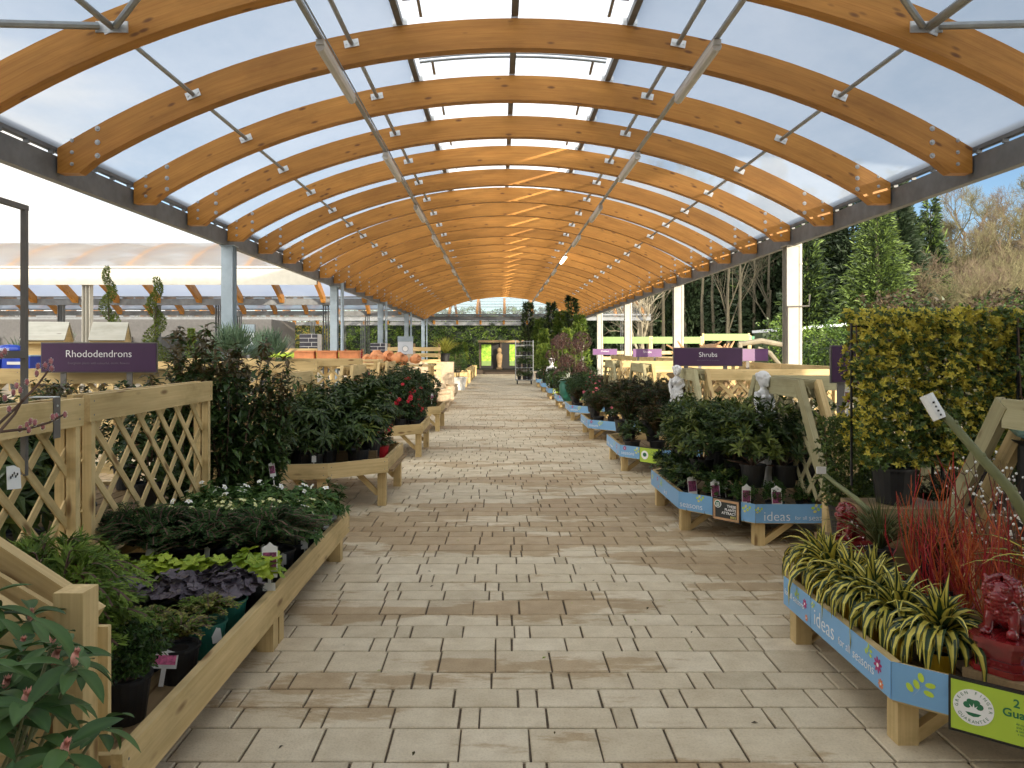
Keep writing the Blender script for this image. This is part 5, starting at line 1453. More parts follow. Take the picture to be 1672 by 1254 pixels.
def info(label, c, w, h):
    t = thing('info_board', label, 'notice board', c, 0, 'grey notice boards')
    m_ = MB(); m_.box((0, 0, h / 2), (w, 0.06, h)); m_.build('panel', 'pale_print' if 'pale_print' in MATS else 'roof_white', t)
    m_ = MB(); m_.box((0, -0.001, h * 0.86), (w + 0.01, 0.07, h * 0.3)); m_.build('header', 'steel_blue', t)
    m_ = MB(); m_.lathe([(w * 0.22, 0), (w * 0.22, 0.003)], n=16); m_.lathe([(w * 0.17, 0.003), (w * 0.17, 0.005)], n=16, mi=1)
    q = m_.build('emblem', ['steel_blue', 'white_card'], t); q.location = (0, -0.031, h * 0.3); q.rotation_euler = (R(90), 0, 0)
    m_ = MB(); m_.beam((0, 0, -c[2]), (0, 0, 0), 0.05, 0.05, up=(0, 1, 0)); m_.build('post', 'steel_grey', t)
info('pale grey notice board with dark header right of the first left column', at(406, 577, 14.5), 0.24, 0.55)
info('mauve grey notice board above the clay pots', at(662, 578, 18.2), 0.36, 0.42)
# clay pots lying on a bench
shelf('timber bench of clay pots lit by the sun left of the aisle', (-2.9, 18.4, 0), 2.6, 0.9, 1.22)
random.seed(31)
for k in range(9):
    mb = MB(); r_ = U(0.11, 0.17); mb.lathe([(r_ * 0.6, 0), (r_ * 1.0, r_ * 1.1), (r_ * 0.9, r_ * 1.7), (r_ * 0.55, r_ * 1.95), (r_ * 0.62, r_ * 2.1), (r_ * 0.5, r_ * 2.1), (r_ * 0.45, r_ * 1.9)], n=14)
    o = mb.build('clay_urn', 'pumpkin_clay', smooth=True); x = -3.2 + (k % 6) * 0.22; lay = k % 3 != 1
    o.location = (x, 18.1 + 0.3 * (k // 6) + U(-.05, .05), 1.22 + (r_ if lay else 0)); o.rotation_euler = (R(80) if lay else 0, U(-.3, .3), U(-1, 1))
    tag(o, f'orange clay urn, {ORD[k]} from the left in the sunlit heap', 'clay urn', 'heap of clay urns')
# dark planters, maroon slatted seat stacks behind
random.seed(33)
m_ = MB()
for k in range(7): m_.box((0, 0, 0.06 * k), (0.5, 0.3, 0.025))
for x in (-.22, .22): m_.box((x, 0, 0.2), (0.03, 0.28, 0.5))
o = m_.build('slatted_crate', 'maroon' if 'maroon' in MATS else 'red_glaze'); o.location = (-3.95, 20.6, 1.15); tag(o, 'dark red slatted crate right of the thin pale pole', 'crate')
shelf('timber bench under the dark red crate', (-4.0, 20.7, 0), 1.2, 0.7, 1.12)
m_ = MB(); m_.tube([(0, 0, 0), (0, 0, 0.62)], 0.13, 12); o = m_.build('green_roll', 'banner_green'); o.location = (-3.7, 22.5, 1.0); tag(o, 'rolled olive green matting standing behind the clay pots', 'matting roll')
m_ = MB(); m_.box((0, 0, 0.5), (1.0, 0.6, 1.0)); o = m_.build('plinth', 'timber_old'); o.location = (-3.7, 22.5, 0); tag(o, 'timber plinth under the olive matting roll', 'plinth')
# pallet wall / crates farther
t = thing('crate_stack', 'slatted timber display wall with a yellow board left of the far urns', 'display wall', (-3.05, 27.0, 0))
for k in range(6): m_ = MB(); m_.box((0, 0, 0.5 + 0.22 * k), (1.9, 0.04, 0.14)); m_.build('slat_board', 'timber', t)
for x in (-0.9, 0.0, 0.9): m_ = MB(); m_.box((x, 0.05, 0.9), (0.08, 0.06, 1.8)); m_.build('post', 'timber_old', t)
m_ = MB(); m_.box((-0.45, -0.03, 1.35), (0.5, 0.01, 0.26)); m_.build('notice', 'yellow_print', t)

# stone pots and figures in the sun
random.seed(41)
def urn(label, c, r_, h, kind):
    mb = MB()
    if kind == 0: prof = [(r_ * .7, 0), (r_ * .75, h * .06), (r_ * .35, h * .14), (r_ * .3, h * .3), (r_ * .9, h * .55), (r_, h * .8), (r_ * .8, h * .9), (r_ * 1.05, h), (r_ * .85, h), (r_ * .7, h * .88)]
    elif kind == 1: prof = [(r_ * .7, 0), (r_ * .9, h * .4), (r_, h * .95), (r_ * 1.08, h), (r_ * .9, h), (r_ * .85, h * .9)]
    else: prof = [(r_ * .5, 0), (r_ * .95, h * .35), (r_ * .9, h * .6), (r_ * .45, h * .86), (r_ * .55, h), (r_ * .42, h), (r_ * .38, h * .85)]
    mb.lathe(prof, n=16); o = mb.build('stone_urn', 'stone', smooth=False); o.location = c; tag(o, label, 'stone urn', 'stone urns in the sun')
    return o
t = thing('urn_staging', 'stepped stone staging for urns left of the aisle', 'staging', (-1.9, 21.5, 0))
for k in range(3): m_ = MB(); m_.box((-0.35 * k, 0, 0.2 + 0.2 * k), (0.34, 3.4, 0.4 + 0.4 * k)); m_.build('step', 'stone', t)
k = 0
for (x, z, n) in ((-1.9, 0.4, 5), (-2.25, 0.8, 5), (-2.6, 1.2, 5)):
    for j in range(n):
        urn(f'pale stone urn, {ORD[j]} from the viewer on the {("lowest","middle","highest")[k]} step', (x, 20.1 + 0.68 * j, z), U(0.12, 0.16), U(0.3, 0.46), random.randrange(3))
    k += 1
for j in range(4):
    urn(f'large stone urn on the paving, {ORD[j]} from the viewer beside the aisle', (-1.42 + U(-.05, .05), 19.4 + 0.95 * j, 0), U(0.17, 0.2), U(0.42, 0.6), j % 3)
# potted bay, yellow grass and far left benches
t_ = plant('bay', 'bay_bush', 'leafy bush in a square grey pot standing on the paving left of the aisle', 'potted shrub', (-1.62, 29.5, 0), (0.36, 0.5, 'concrete_white'), s=1.05)
plant('ygrass', 'grass_plant', 'yellow ornamental grass beyond the stone urns', 'ornamental grass', (-1.95, 27.3, 1.15), (0.18, 0.3), s=1.15)
m_ = MB(); m_.box((0, 0, 0.57), (0.6, 0.6, 1.14)); o = m_.build('plinth', 'stone'); o.location = (-1.95, 27.3, 0); tag(o, 'square stone plinth under the yellow grass', 'plinth')
for k in range(5):
    y0 = 32.0 + 3.2 * k
    poly = [(-1.35, y0), (-1.35, y0 + 1.2), (-1.8, y0 + 1.7), (-2.9, y0 + 1.7), (-2.9, y0 - 0.5), (-1.8, y0 - 0.45)]
    table(f'far timber table left of the aisle, {ORD[k]} beyond the grey-potted bush', poly, 0.62, 0.16, 0.48, [(-1.42, y0 + .06), (-1.42, y0 + 1.15), (-1.85, y0 - 0.38), (-2.8, y0 - 0.4), (-2.8, y0 + 1.6)], 'far timber tables left of the aisle')
    for j in range(3):
        plant(('golden', 'ballbush', 'bamboo', 'camellia_red')[(k + j) % 4], 'potted_plant', f'{("near","middle","far")[j]} plant on the {ORD[k]} far timber table left of the aisle', 'potted plant', (-1.75 - 0.25 * j, y0 + 0.1 + 0.45 * j, 0.48), (0.13, 0.2), s=(0.9, 0.9, 0.45, 0.9)[(k + j) % 4] * 1.2, group='plants on far left tables')

# darker stock seen through the left lattice
random.seed(111); k = 0
for y in (4.3, 5.0, 5.7, 6.6):
    for x in (-2.75, -3.3, -3.9, -4.5):
        kd, s = (('rhodo', 1.25), ('photinia', 0.62), ('camellia', 1.1), ('heath', 1.15))[(k * 3 + k // 4) % 4]
        plant(kd, 'potted_shrub', f'dark shrub behind the front left lattice, {ORD[k]} counting from the viewer', 'potted shrub', (x + U(-.1, .1), y + U(-.15, .15), 0.38), (0.12, 0.2), s=s, group='dark shrubs behind the front left lattice'); k += 1
for k in range(2):
    y0 = 4.0 + 1.45 * k
    table(f'low timber table behind the front left lattice, {("nearer","farther")[k]} of the two', [(-2.45, y0), (-2.45, y0 + 1.4), (-4.9, y0 + 1.4), (-4.9, y0)], 0.40, 0.12, 0.375, [(-2.55, y0 + .1), (-2.55, y0 + 1.3), (-4.8, y0 + .1), (-4.8, y0 + 1.3)], 'low tables behind the left lattice')
# ---------------------------------------------------------------- RIGHT SIDE
random.seed(51)
def right_poly(y0, near=0.55, first=False):
    if first: return [(1.575, y0), (1.575, y0 + 1.135), (2.07, y0 + 1.65), (2.95, y0 + 1.65), (2.95, 1.95), (2.86, 1.95), (1.92, 2.735)]
    return [(1.585, y0), (1.585, y0 + 1.2), (2.07, y0 + 1.75), (3.0, y0 + 1.75), (3.0, y0 - near), (2.07, y0 - near)]
RY = [3.02, 6.63, 9.86, 13.4, 16.85, 20.35, 24.1, 27.9, 31.4]
NMR = ['nearest', 'second', 'third', 'fourth', 'fifth', 'sixth', 'seventh', 'eighth', 'ninth']
def fascia(t, org, a, b_, z0, z1, items, mat='blue_panel', name='blue_panel'):
    """thin printed panel fixed to a table edge; a is the left end seen from outside"""
    A = Vector((a[0] - org[0], a[1] - org[1], 0)); B = Vector((b_[0] - org[0], b_[1] - org[1], 0)); d = (B - A).normalized()
    n = Vector((d.y, -d.x, 0))          # left-to-right x, outward n (seen from outside)
    m_ = MB(); q = n * 0.004
    m_.beam(A + q + Z * ((z0 + z1) / 2), B + q + Z * ((z0 + z1) / 2), 0.004, z1 - z0)
    p = m_.build(name, mat, t)
    M = planeM(A + n * 0.0062 + Z * ((z0 + z1) / 2), d, n)
    art(p, M, items)
    return p, M, n
for k, y0 in enumerate(RY):
    P = right_poly(y0, first=(k == 0)); org = P[0]; zt = 0.345
    legs = [(1.65, y0 + 0.06), (1.65, y0 + 1.10), (2.12, y0 + 1.6)] + ([(2.8, y0 + 1.55), (2.75, 2.25)] if k == 0 else [(2.12, y0 - 0.46), (2.9, y0 + 1.65), (2.9, y0 - 0.46)])
    t = table(f'{NMR[k]} low plant table with blue printed edge, right of the aisle', P, zt, 0.15, 0.215, legs, 'blue edged plant tables right of the aisle')
    a_far, a_near = (1.585 if k else 1.575, y0 + (1.2 if k else 1.135)), (1.585 if k else 1.575, y0)
    Ln = a_far[1] - a_near[1]
    zb, zu = zt - 0.148, zt + 0.004
    if k == 0:
        fascia(t, org, a_far, (1.575, 3.80), zb, zu, [('text', 0.02, 0.0, 0.045, 'for all seasons'), ('sprig', 0.19, 0.035, 0.02), ('flower', 0.29, 0.02, 0.026, 'magenta_print'), ('flower', 0.31, -0.045, 0.018, 'orange_print')])
        fascia(t, org, (1.575, 3.795), a_near, zb, zu - 0.002, [('dots', 0.015, 0.05, 0.012), ('text', 0.04, -0.005, 0.115, 'ideas', 0.0), ('text', 0.31, -0.018, 0.052, 'for all'), ('text', 0.452, -0.018, 0.062, 'seasons'), ('sprig', 0.60, 0.045, 0.022), ('flower', 0.675, 0.02, 0.034, 'magenta_print'), ('flower', 0.70, -0.048, 0.022, 'orange_print')])
        ch0, ch1 = (1.575, 3.02), (1.92, 2.735)
        c1 = (1.733, 2.889)
        fascia(t, org, ch0, c1, zb, zu, [('sprig', 0.108, 0.005, 0.036)])
        fascia(t, org, (2.20, 2.50), (2.86, 1.95), zb, zu, [('text', 0.5, 0, 0.1, 'ideas'), ('sprig', 0.9, 0, 0.04)])
        # green guarantee board clipped over the edge
        A = Vector((1.729, 2.893, 0)); d = Vector((0.345, -0.285, 0)).normalized(); n = Vector((d.y, -d.x, 0)); w = 0.56; h = 0.208
        s_ = thing('guarantee_sign', 'lime green two year guarantee board in a black frame at the front right', 'sign', tuple(A + n * 0.012 + Z * 0.150))
        m_ = MB(); m_.beam(n * 0.004 + Z * (h / 2), d * w + n * 0.004 + Z * (h / 2), 0.012, h); m_.build('frame', 'black_trim', s_)
        m_ = MB(); m_.beam(d * 0.009 + n * 0.0115 + Z * (h / 2), d * (w - 0.009) + n * 0.0115 + Z * (h / 2), 0.003, h - 0.022); m_.build('panel', 'lime_panel', s_)
        M = planeM(n * 0.0132 + Z * (h / 2), d, n)
        cx, cy, r_ = 0.082, 0.004, 0.066
        m_ = MB(); m_.prism(ellipse(cx, cy, r_, r_, 0, 32), 0.0003, 0.001, 0, M)
        # tree emblem: crown lobes, trunk, mound
        for q, (dx, dy, a, b2) in enumerate(((0, 0.013, .022, .016), (-0.02, 0.006, .013, .012), (0.02, 0.006, .013, .012), (-0.011, 0.021, .011, .009), (0.011, 0.021, .011, .009))): m_.prism(ellipse(cx + dx, cy + dy, a, b2, 0, 10), 0.0008 + q * 1e-4, 0.0015 + q * 1e-4, 1, M)
        m_.prism([(cx - 0.026, cy - 0.021), (cx + 0.026, cy - 0.021), (cx + 0.016, cy - 0.031), (cx, cy - 0.035), (cx - 0.016, cy - 0.031)], 0.0008, 0.0016, 1, M)
        m_.prism([(cx - 0.018, cy - 0.019), (cx + 0.018, cy - 0.019), (cx + 0.006, cy - 0.006), (cx + 0.014, cy + 0.008), (cx + 0.004, cy + 0.0), (cx + 0.001, cy + 0.016), (cx - 0.003, cy + 0.0), (cx - 0.014, cy + 0.010), (cx - 0.006, cy - 0.006)], 0.0018, 0.0024, 0, M)
        m_.build('emblem', ['white_paint', 'dark_green_print'], s_)
        def arc_text(s, r0, a0, a1, size, flip=False):
            for i, ch in enumerate(s):
                if ch == ' ': continue
                a = a0 + (a1 - a0) * i / (len(s) - 1); x, y_ = cx + r0 * math.cos(a), cy + r0 * math.sin(a)
                rot = a - math.pi / 2 if not flip else a + math.pi / 2
                text(ch, size, 'dark_green_print', s_, M @ Matrix.Translation((x, y_, 0.0014)) @ Matrix.Rotation(rot, 4, 'Z'), align='CENTER', ext=0.0004)
        arc_text('GREEN FINGER', 0.054, R(184), R(-4), 0.016); arc_text('GUARANTEE', 0.054, R(215), R(325), 0.016, True)
        text('2 Year', 0.042, 'dark_green_print', s_, M @ Matrix.Translation((0.262, 0.056, 0.0012)), align='CENTER', ext=0.0005, bold=0.0008)
        text('Guarantee', 0.042, 'dark_green_print', s_, M @ Matrix.Translation((0.262, 0.018, 0.0012)), align='CENTER', ext=0.0005, bold=0.0008)
        for q in range(5):
            text('All our hardy plants carry a two year guarantee'[q * 9:q * 9 + 24].strip(), 0.010, 'dark_green_print', s_, M @ Matrix.Translation((0.262, -0.016 - 0.012 * q, 0.0012)), align='CENTER', ext=0.0003)
        # second tier board
        s_ = MB(); s_.beam((2.04 - org[0], 4.35 - org[1], 0.33), (2.36 - org[0], 2.55 - org[1], 0.33), 0.03, 0.12); s_.build('tier_board', 'timber_old', t)
    elif k == 1:
        fascia(t, org, a_far, a_near, zb, zu, [('dots', 0.06, 0.02, 0.02), ('flower', 0.32, 0.035, 0.022, 'magenta_print'), ('sprig', 0.5, 0.02, 0.03), ('flower', 0.36, -0.035, 0.015, 'orange_print'), ('text', 0.62, -0.03, 0.05, 'for all')])
        fascia(t, org, a_near, (1.83, 6.352), zb, zu, [('text', 0.01, -0.03, 0.075, 'seasons'), ('dots', 0.19, 0.045, 0.022)])
        fascia(t, org, (1.98, 6.18), (2.07, 6.08), zb, zu, [('dots', 0.03, 0.03, 0.022)])
        fascia(t, org, (2.07, 6.08), (3.0, 6.08), zb, zu, [('dots', 0.0, 0.03, 0.018), ('text', 0.06, -0.025, 0.11, 'ideas'), ('text', 0.315, -0.035, 0.042, 'for all'), ('text', 0.425, -0.035, 0.066, 'seasons'), ('dots', 0.46, 0.045, 0.026), ('flower', 0.60, 0.028, 0.036, 'magenta_print'), ('flower', 0.665, -0.045, 0.022, 'orange_print')])
        A = Vector((1.815, 6.37, 0)); d = Vector((2.07 - 1.585, 6.08 - 6.63, 0)).normalized(); n = Vector((d.y, -d.x, 0)); w = 0.26; h = 0.19
        s_ = thing('bee_sign', 'small framed chalkboard sign about plants that attract bees on the second blue table', 'sign', tuple(A + n * 0.012 + Z * 0.165))
        m_ = MB(); m_.beam(n * 0.003 + Z * (h / 2), d * w + n * 0.003 + Z * (h / 2), 0.010, h); m_.build('back', 'black_trim', s_)
        m_ = MB()
        for (x0, z0_, x1, z1_) in ((0.012, 0.02, w - 0.012, 0.02), (0.012, h - 0.02, w - 0.012, h - 0.02)): m_.beam(d * x0 + n * 0.010 + Z * z0_, d * x1 + n * 0.010 + Z * z1_, 0.006, 0.018)
        for x in (0.02, w - 0.02): m_.beam(d * x + n * 0.010 + Z * 0.03, d * x + n * 0.010 + Z * (h - 0.03), 0.006, 0.018, up=d)
        m_.build('frame', 'driftwood', s_)
        m_ = MB(); m_.beam(d * 0.03 + n * 0.0095 + Z * (h / 2), d * (w - 0.03) + n * 0.0095 + Z * (h / 2), 0.003, h - 0.06); m_.build('panel', 'chalkboard', s_)
        M = planeM(n * 0.012 + Z * (h / 2), d, n)
        for q, tx in enumerate(('THESE', 'PLANTS', 'ATTRACT')): text(tx, 0.030, 'white_paint', s_, M @ Matrix.Translation((w - 0.036, 0.036 - 0.03 * q, 0.0005)), align='RIGHT', ext=0.0004, bold=0.0006)
        text('BEES', 0.026, 'yellow_print', s_, M @ Matrix.Translation((w - 0.036, -0.052, 0.0005)), align='RIGHT', ext=0.0004)
        m_ = MB(); m_.prism(ellipse(0.055, 0.045, 0.032, 0.032, 0, 20), 0.0004, 0.0030, 0, M); m_.prism(ellipse(0.055, 0.045, 0.026, 0.026, 0, 20), 0.0004, 0.0034, 1, M)
        for q in range(3): m_.prism([(0.04, 0.055 - 0.011 * q), (0.07, 0.055 - 0.011 * q), (0.07, 0.049 - 0.011 * q), (0.04, 0.049 - 0.011 * q)], 0.0036, 0.0040, 0, M)
        m_.build('emblem', ['white_paint', 'dark_green_print'], s_)
    else:
        fascia(t, org, a_far, a_near, zb, zu, [('text', 0.08, -0.02, 0.09, 'ideas'), ('text', 0.33, -0.03, 0.045, 'for all seasons'), ('dots', 0.7, 0.03, 0.02), ('flower', 0.95, 0.02, 0.034, 'magenta_print'), ('flower', 1.05, -0.04, 0.022, 'orange_print')] if k < 6 else [('flower', 0.95, 0.02, 0.034, 'magenta_print')])
        fascia(t, org, a_near, (2.07, y0 - 0.55), zb, zu, [('text', 0.02, -0.02, 0.07, 'seasons'), ('dots', 0.25, 0.03, 0.03), ('flower', 0.08, 0.04, 0.03, 'magenta_print')] if k < 6 else [('dots', 0.25, 0.03, 0.03)])
        fascia(t, org, (2.07, y0 - 0.55), (3.0, y0 - 0.55), zb, zu, [('sprig', 0.1, 0.0, 0.05), ('text', 0.2, -0.02, 0.09, 'ideas')] if k < 6 else [('sprig', 0.1, 0.0, 0.05)])
        if k in (2, 6):
            d = Vector((2.07 - 1.585, -0.55, 0)).normalized(); n = Vector((d.y, -d.x, 0)); A = Vector((1.585, y0, 0)) + d * (0.33 if k == 2 else 0.2); w = 0.34; h = 0.20
            s_ = thing('guarantee_sign', f'small lime green guarantee board on the {NMR[k]} blue table', 'sign', tuple(A + n * 0.012 + Z * 0.16))
            m_ = MB(); m_.beam(n * 0.003 + Z * (h / 2), d * w + n * 0.003 + Z * (h / 2), 0.010, h); m_.build('frame', 'black_trim', s_)
            m_ = MB(); m_.beam(d * 0.008 + n * 0.0095 + Z * (h / 2), d * (w - 0.008) + n * 0.0095 + Z * (h / 2), 0.003, h - 0.02); m_.build('panel', 'lime_panel', s_)
            M = planeM(n * 0.0112 + Z * (h / 2), d, n); m_ = MB(); m_.prism(ellipse(0.085, 0.0, 0.055, 0.055, 0, 24), 0.0003, 0.001, 0, M); m_.prism(ellipse(0.085, 0.004, 0.03, 0.026, 0, 14), 0.0008, 0.0016, 1, M); m_.build('emblem', ['white_paint', 'dark_green_print'], s_)
            for q, tx in enumerate(('2 Year', 'Guarantee')): text(tx, 0.036, 'dark_green_print', s_, M @ Matrix.Translation((0.235, 0.05 - 0.035 * q, 0.0008)), align='CENTER', ext=0.0004)

# nearest table: yellow-striped yuccas along the edge
TB = 'on the nearest blue table'
for k, (x, y, s) in enumerate(((1.84, 3.14, 1.0), (1.785, 3.36, 0.98), (1.77, 3.58, 1.0), (1.78, 3.80, 0.95), (1.77, 4.02, 1.0), (1.80, 4.22, 1.0), (1.95, 3.92, 0.85))):
    plant('yucca', 'variegated_yucca', f'striped yucca in yellow pot, {ORD[k]} along the edge {TB}', 'yucca', (x, y, 0.217), (0.062, 0.125, 'yellow_plastic'), s=s * 0.88, var=k, group='striped yuccas', card='plain' if k == 5 else None, cardpos=(0.12, -0.05, 0.24))
plant('yucca_big', 'variegated_yucca', 'larger yellow striped yucca at the right edge of view behind the red lion', 'yucca', (2.42, 3.12, 0.30), (0.1, 0.2), s=1.0)
for k, (x, y) in enumerate(((2.10, 4.15), (2.28, 3.95))):
    plant('carex', 'carex', f'bronze arching grass, {("farther","nearer")[k]} of two behind the yuccas {TB}', 'ornamental grass', (x, y, 0.36), (0.075, 0.14), s=0.95, group='bronze grasses')
for k, (x, y, kd, s) in enumerate(((2.12, 3.75, 'dogwood', 1.0), (2.05, 3.42, 'dogwood', 0.95), (2.22, 3.50, 'dogwood_orange', 1.0), (2.12, 3.16, 'dogwood', 1.0), (2.32, 3.24, 'dogwood_orange', 1.0), (2.45, 3.60, 'dogwood_orange', 1.05), (2.35, 3.90, 'dogwood', 1.1))):
    t = plant(kd, 'dogwood', f'bare {("red","orange")[kd[-1] == "e"]} stemmed dogwood, {ORD[k]} of the group counting inward {TB}', 'dogwood', (x, y, 0.217), (0.09, 0.15), s=s, group='bare stemmed dogwoods')
# climbing euonymus on frames
for k, (x, y, kd, z, sx) in enumerate(((2.42, 4.62, 'climber', 0.66, 1.0), (2.92, 4.52, 'climber', 0.66, 1.0), (3.26, 4.35, 'climber_green', 0.64, 1.02), (2.32, 5.0, 'climber_green', 0.35, 0.62))):
    t = plant(kd, 'euonymus', ('gold and green euonymus wall, leftmost of the golden climbers behind the dogwoods', 'gold and green euonymus on its frame, right of the leftmost golden one', 'green climbing plant on a frame at the right edge of view', 'dark green climbing plant beside the dark purple sign on the right')[k], 'climbing plant', (x, y, z), (0.13, 0.22), rz=0, s=sx, group='frame-grown climbers', card='tall' if k in (2, 3) else None, cardpos=(-0.22 if k == 2 else -0.08, -0.16, 0.80 if k == 2 else 0.88))
    f_ = MB()
    for xx in (-0.25, 0.25): f_.beam((xx, 0.02, 0.1), (xx, 0.02, 1.10), 0.010, 0.014, up=(0, 1, 0))
    for zz in (0.4, 0.75, 1.08): f_.beam((-0.25, 0.02, zz), (0.25, 0.02, zz), 0.009, 0.009)
    if k < 3: f_.build('climbing_frame', 'black_plastic', t)
    m_ = MB(); m_.box((0, 0, z / 2 - 0.002), (0.5 * sx, 0.34, z - 0.006)); o = m_.build('plinth', 'timber_old'); o.location = (x, y, 0); tag(o, f'dark timber crate plinth under climber number {("one","two","three","four")[k]} from the golden one behind the dogwoods', 'plinth', 'plinths under climbers')
# bare-root tree stem with a label sleeve, leaning
t = thing('bare_tree', 'thick pale green bare tree stem leaning over the dogwoods, white label at its top', 'bare tree', tuple(at(1690, 870, 2.75)))
O = at(1690, 870, 2.75)
pts = [at(1690, 870, 2.75) - O, at(1650, 800, 2.78) - O, at(1600, 745, 2.82) - O, at(1555, 692, 2.88) - O, at(1528, 664, 2.92) - O]
m_ = MB(); m_.tube(pts, [0.021, 0.019, 0.017, 0.0155, 0.0145], 12); 
for k in (1, 2, 3): m_.ball(pts[k] + Vector((0.008, -0.008, 0.004)), 0.012, 6)
m_.build('stem', 'stem_green', t, smooth=True)
m_ = MB(); a, b_ = at(1535, 684, 2.90) - O, at(1512, 645, 2.93) - O; m_.tube([a, b_], [0.026, 0.026], 8); m_.build('label_sleeve', 'white_card', t)
m_ = MB()
for k in range(4): 
    q = a.lerp(b_, 0.2 + 0.17 * k) + Vector((-0.002, -0.027, 0.0)); m_.box(q, (0.006 + 0.002 * (k % 2), 0.001, 0.007))
m_.build('print', 'black_trim', t)
t = thing('bare_tree', 'thinner bare olive stem lying across behind the chalk sign table end', 'bare tree', tuple(at(1395, 815, 4.6)))
O = at(1395, 815, 4.6)
m_ = MB(); m_.tube([at(1420, 835, 4.4) - O, at(1395, 812, 4.6) - O, at(1365, 790, 4.8) - O, at(1345, 773, 4.9) - O], [0.017, 0.016, 0.014, 0.013], 8); m_.build('stem', 'stem_green', t, smooth=True)
m_ = MB(); m_.box(at(1341, 768, 4.85) - O, (0.06, 0.01, 0.045)); m_.build('label_sleeve', 'white_card', t)
# white blossom twigs
def blossom_twigs(label, loc, H, n, sp, lean, pale=True):
    tw = MB(); bl = MB(); 
    for i in range(n):
        a = U(0, 6.28); q = U(0, sp); h = H * U(0.6, 1); e = Vector((math.cos(a) * q + lean * h, math.sin(a) * q, h)); pts = [e * (k / 5) + rv() * 0.012 * (k > 0) for k in range(6)]
        tw.tube(pts, [0.005, 0.0045, 0.004, 0.003, 0.0022, 0.001], 4, 0, cap=False)
        for _ in range(7):
            k = random.randrange(1, 5); o = pts[k]; d = ((pts[k + 1] - o).normalized() + rv() * 0.9).normalized(); l = H * U(0.1, 0.3); p2 = o + d * l
            tw.tube([o, o + d * l * 0.5 + rv() * .006, p2], [0.0025, 0.002, 0.0008], 3, 0, cap=False)
            for _ in range(5):
                if random.random() < 0.55: c = o + d * l * U(0.2, 1.0) + rv() * 0.004; bl.ball(c, U(0.004, 0.0085), 5, 0)
    t = thing('blossom_shrub', label, 'flowering shrub', loc, 0, 'white blossoming twigs')
    put('pot', pot(0.09, 0.16), t); a_ = tw.build('twigs', 'stem_brown', t); a_.location.z = 0.14; b_ = bl.build('blossoms', 'flower_white', t); b_.location.z = 0.14
random.seed(61)
blossom_twigs('white blossoming twiggy shrub just in front of the golden euonymus', (2.56, 3.80, 0.25), 0.75, 10, 0.32, 0.0)
blossom_twigs('white blossoming twiggy shrub at the right edge by the leaning stem', (2.42, 3.30, 0.25), 0.70, 10, 0.30, 0.1)
blossom_twigs('dark twiggy shrub with few white buds rising beside the teal vase', (2.72, 3.55, 0.3), 0.95, 7, 0.22, 0.05)
t = thing('glazed_vase', 'white and teal marbled glazed bowl at the right edge of view', 'glazed bowl', (2.74, 3.86, 1.13), 0, None, 0.7)
m_ = MB(); m_.lathe([(0.05, 0), (0.11, 0.03), (0.165, 0.09), (0.17, 0.11), (0.155, 0.105), (0.1, 0.05)], n=20); m_.build('bowl', 'teal_glaze', t, smooth=True)
m_ = MB(); m_.lathe([(0.10, -1.61), (0.10, -0.03), (0.14, 0.0)], n=12); m_.build('stand', 'black_plastic', t)

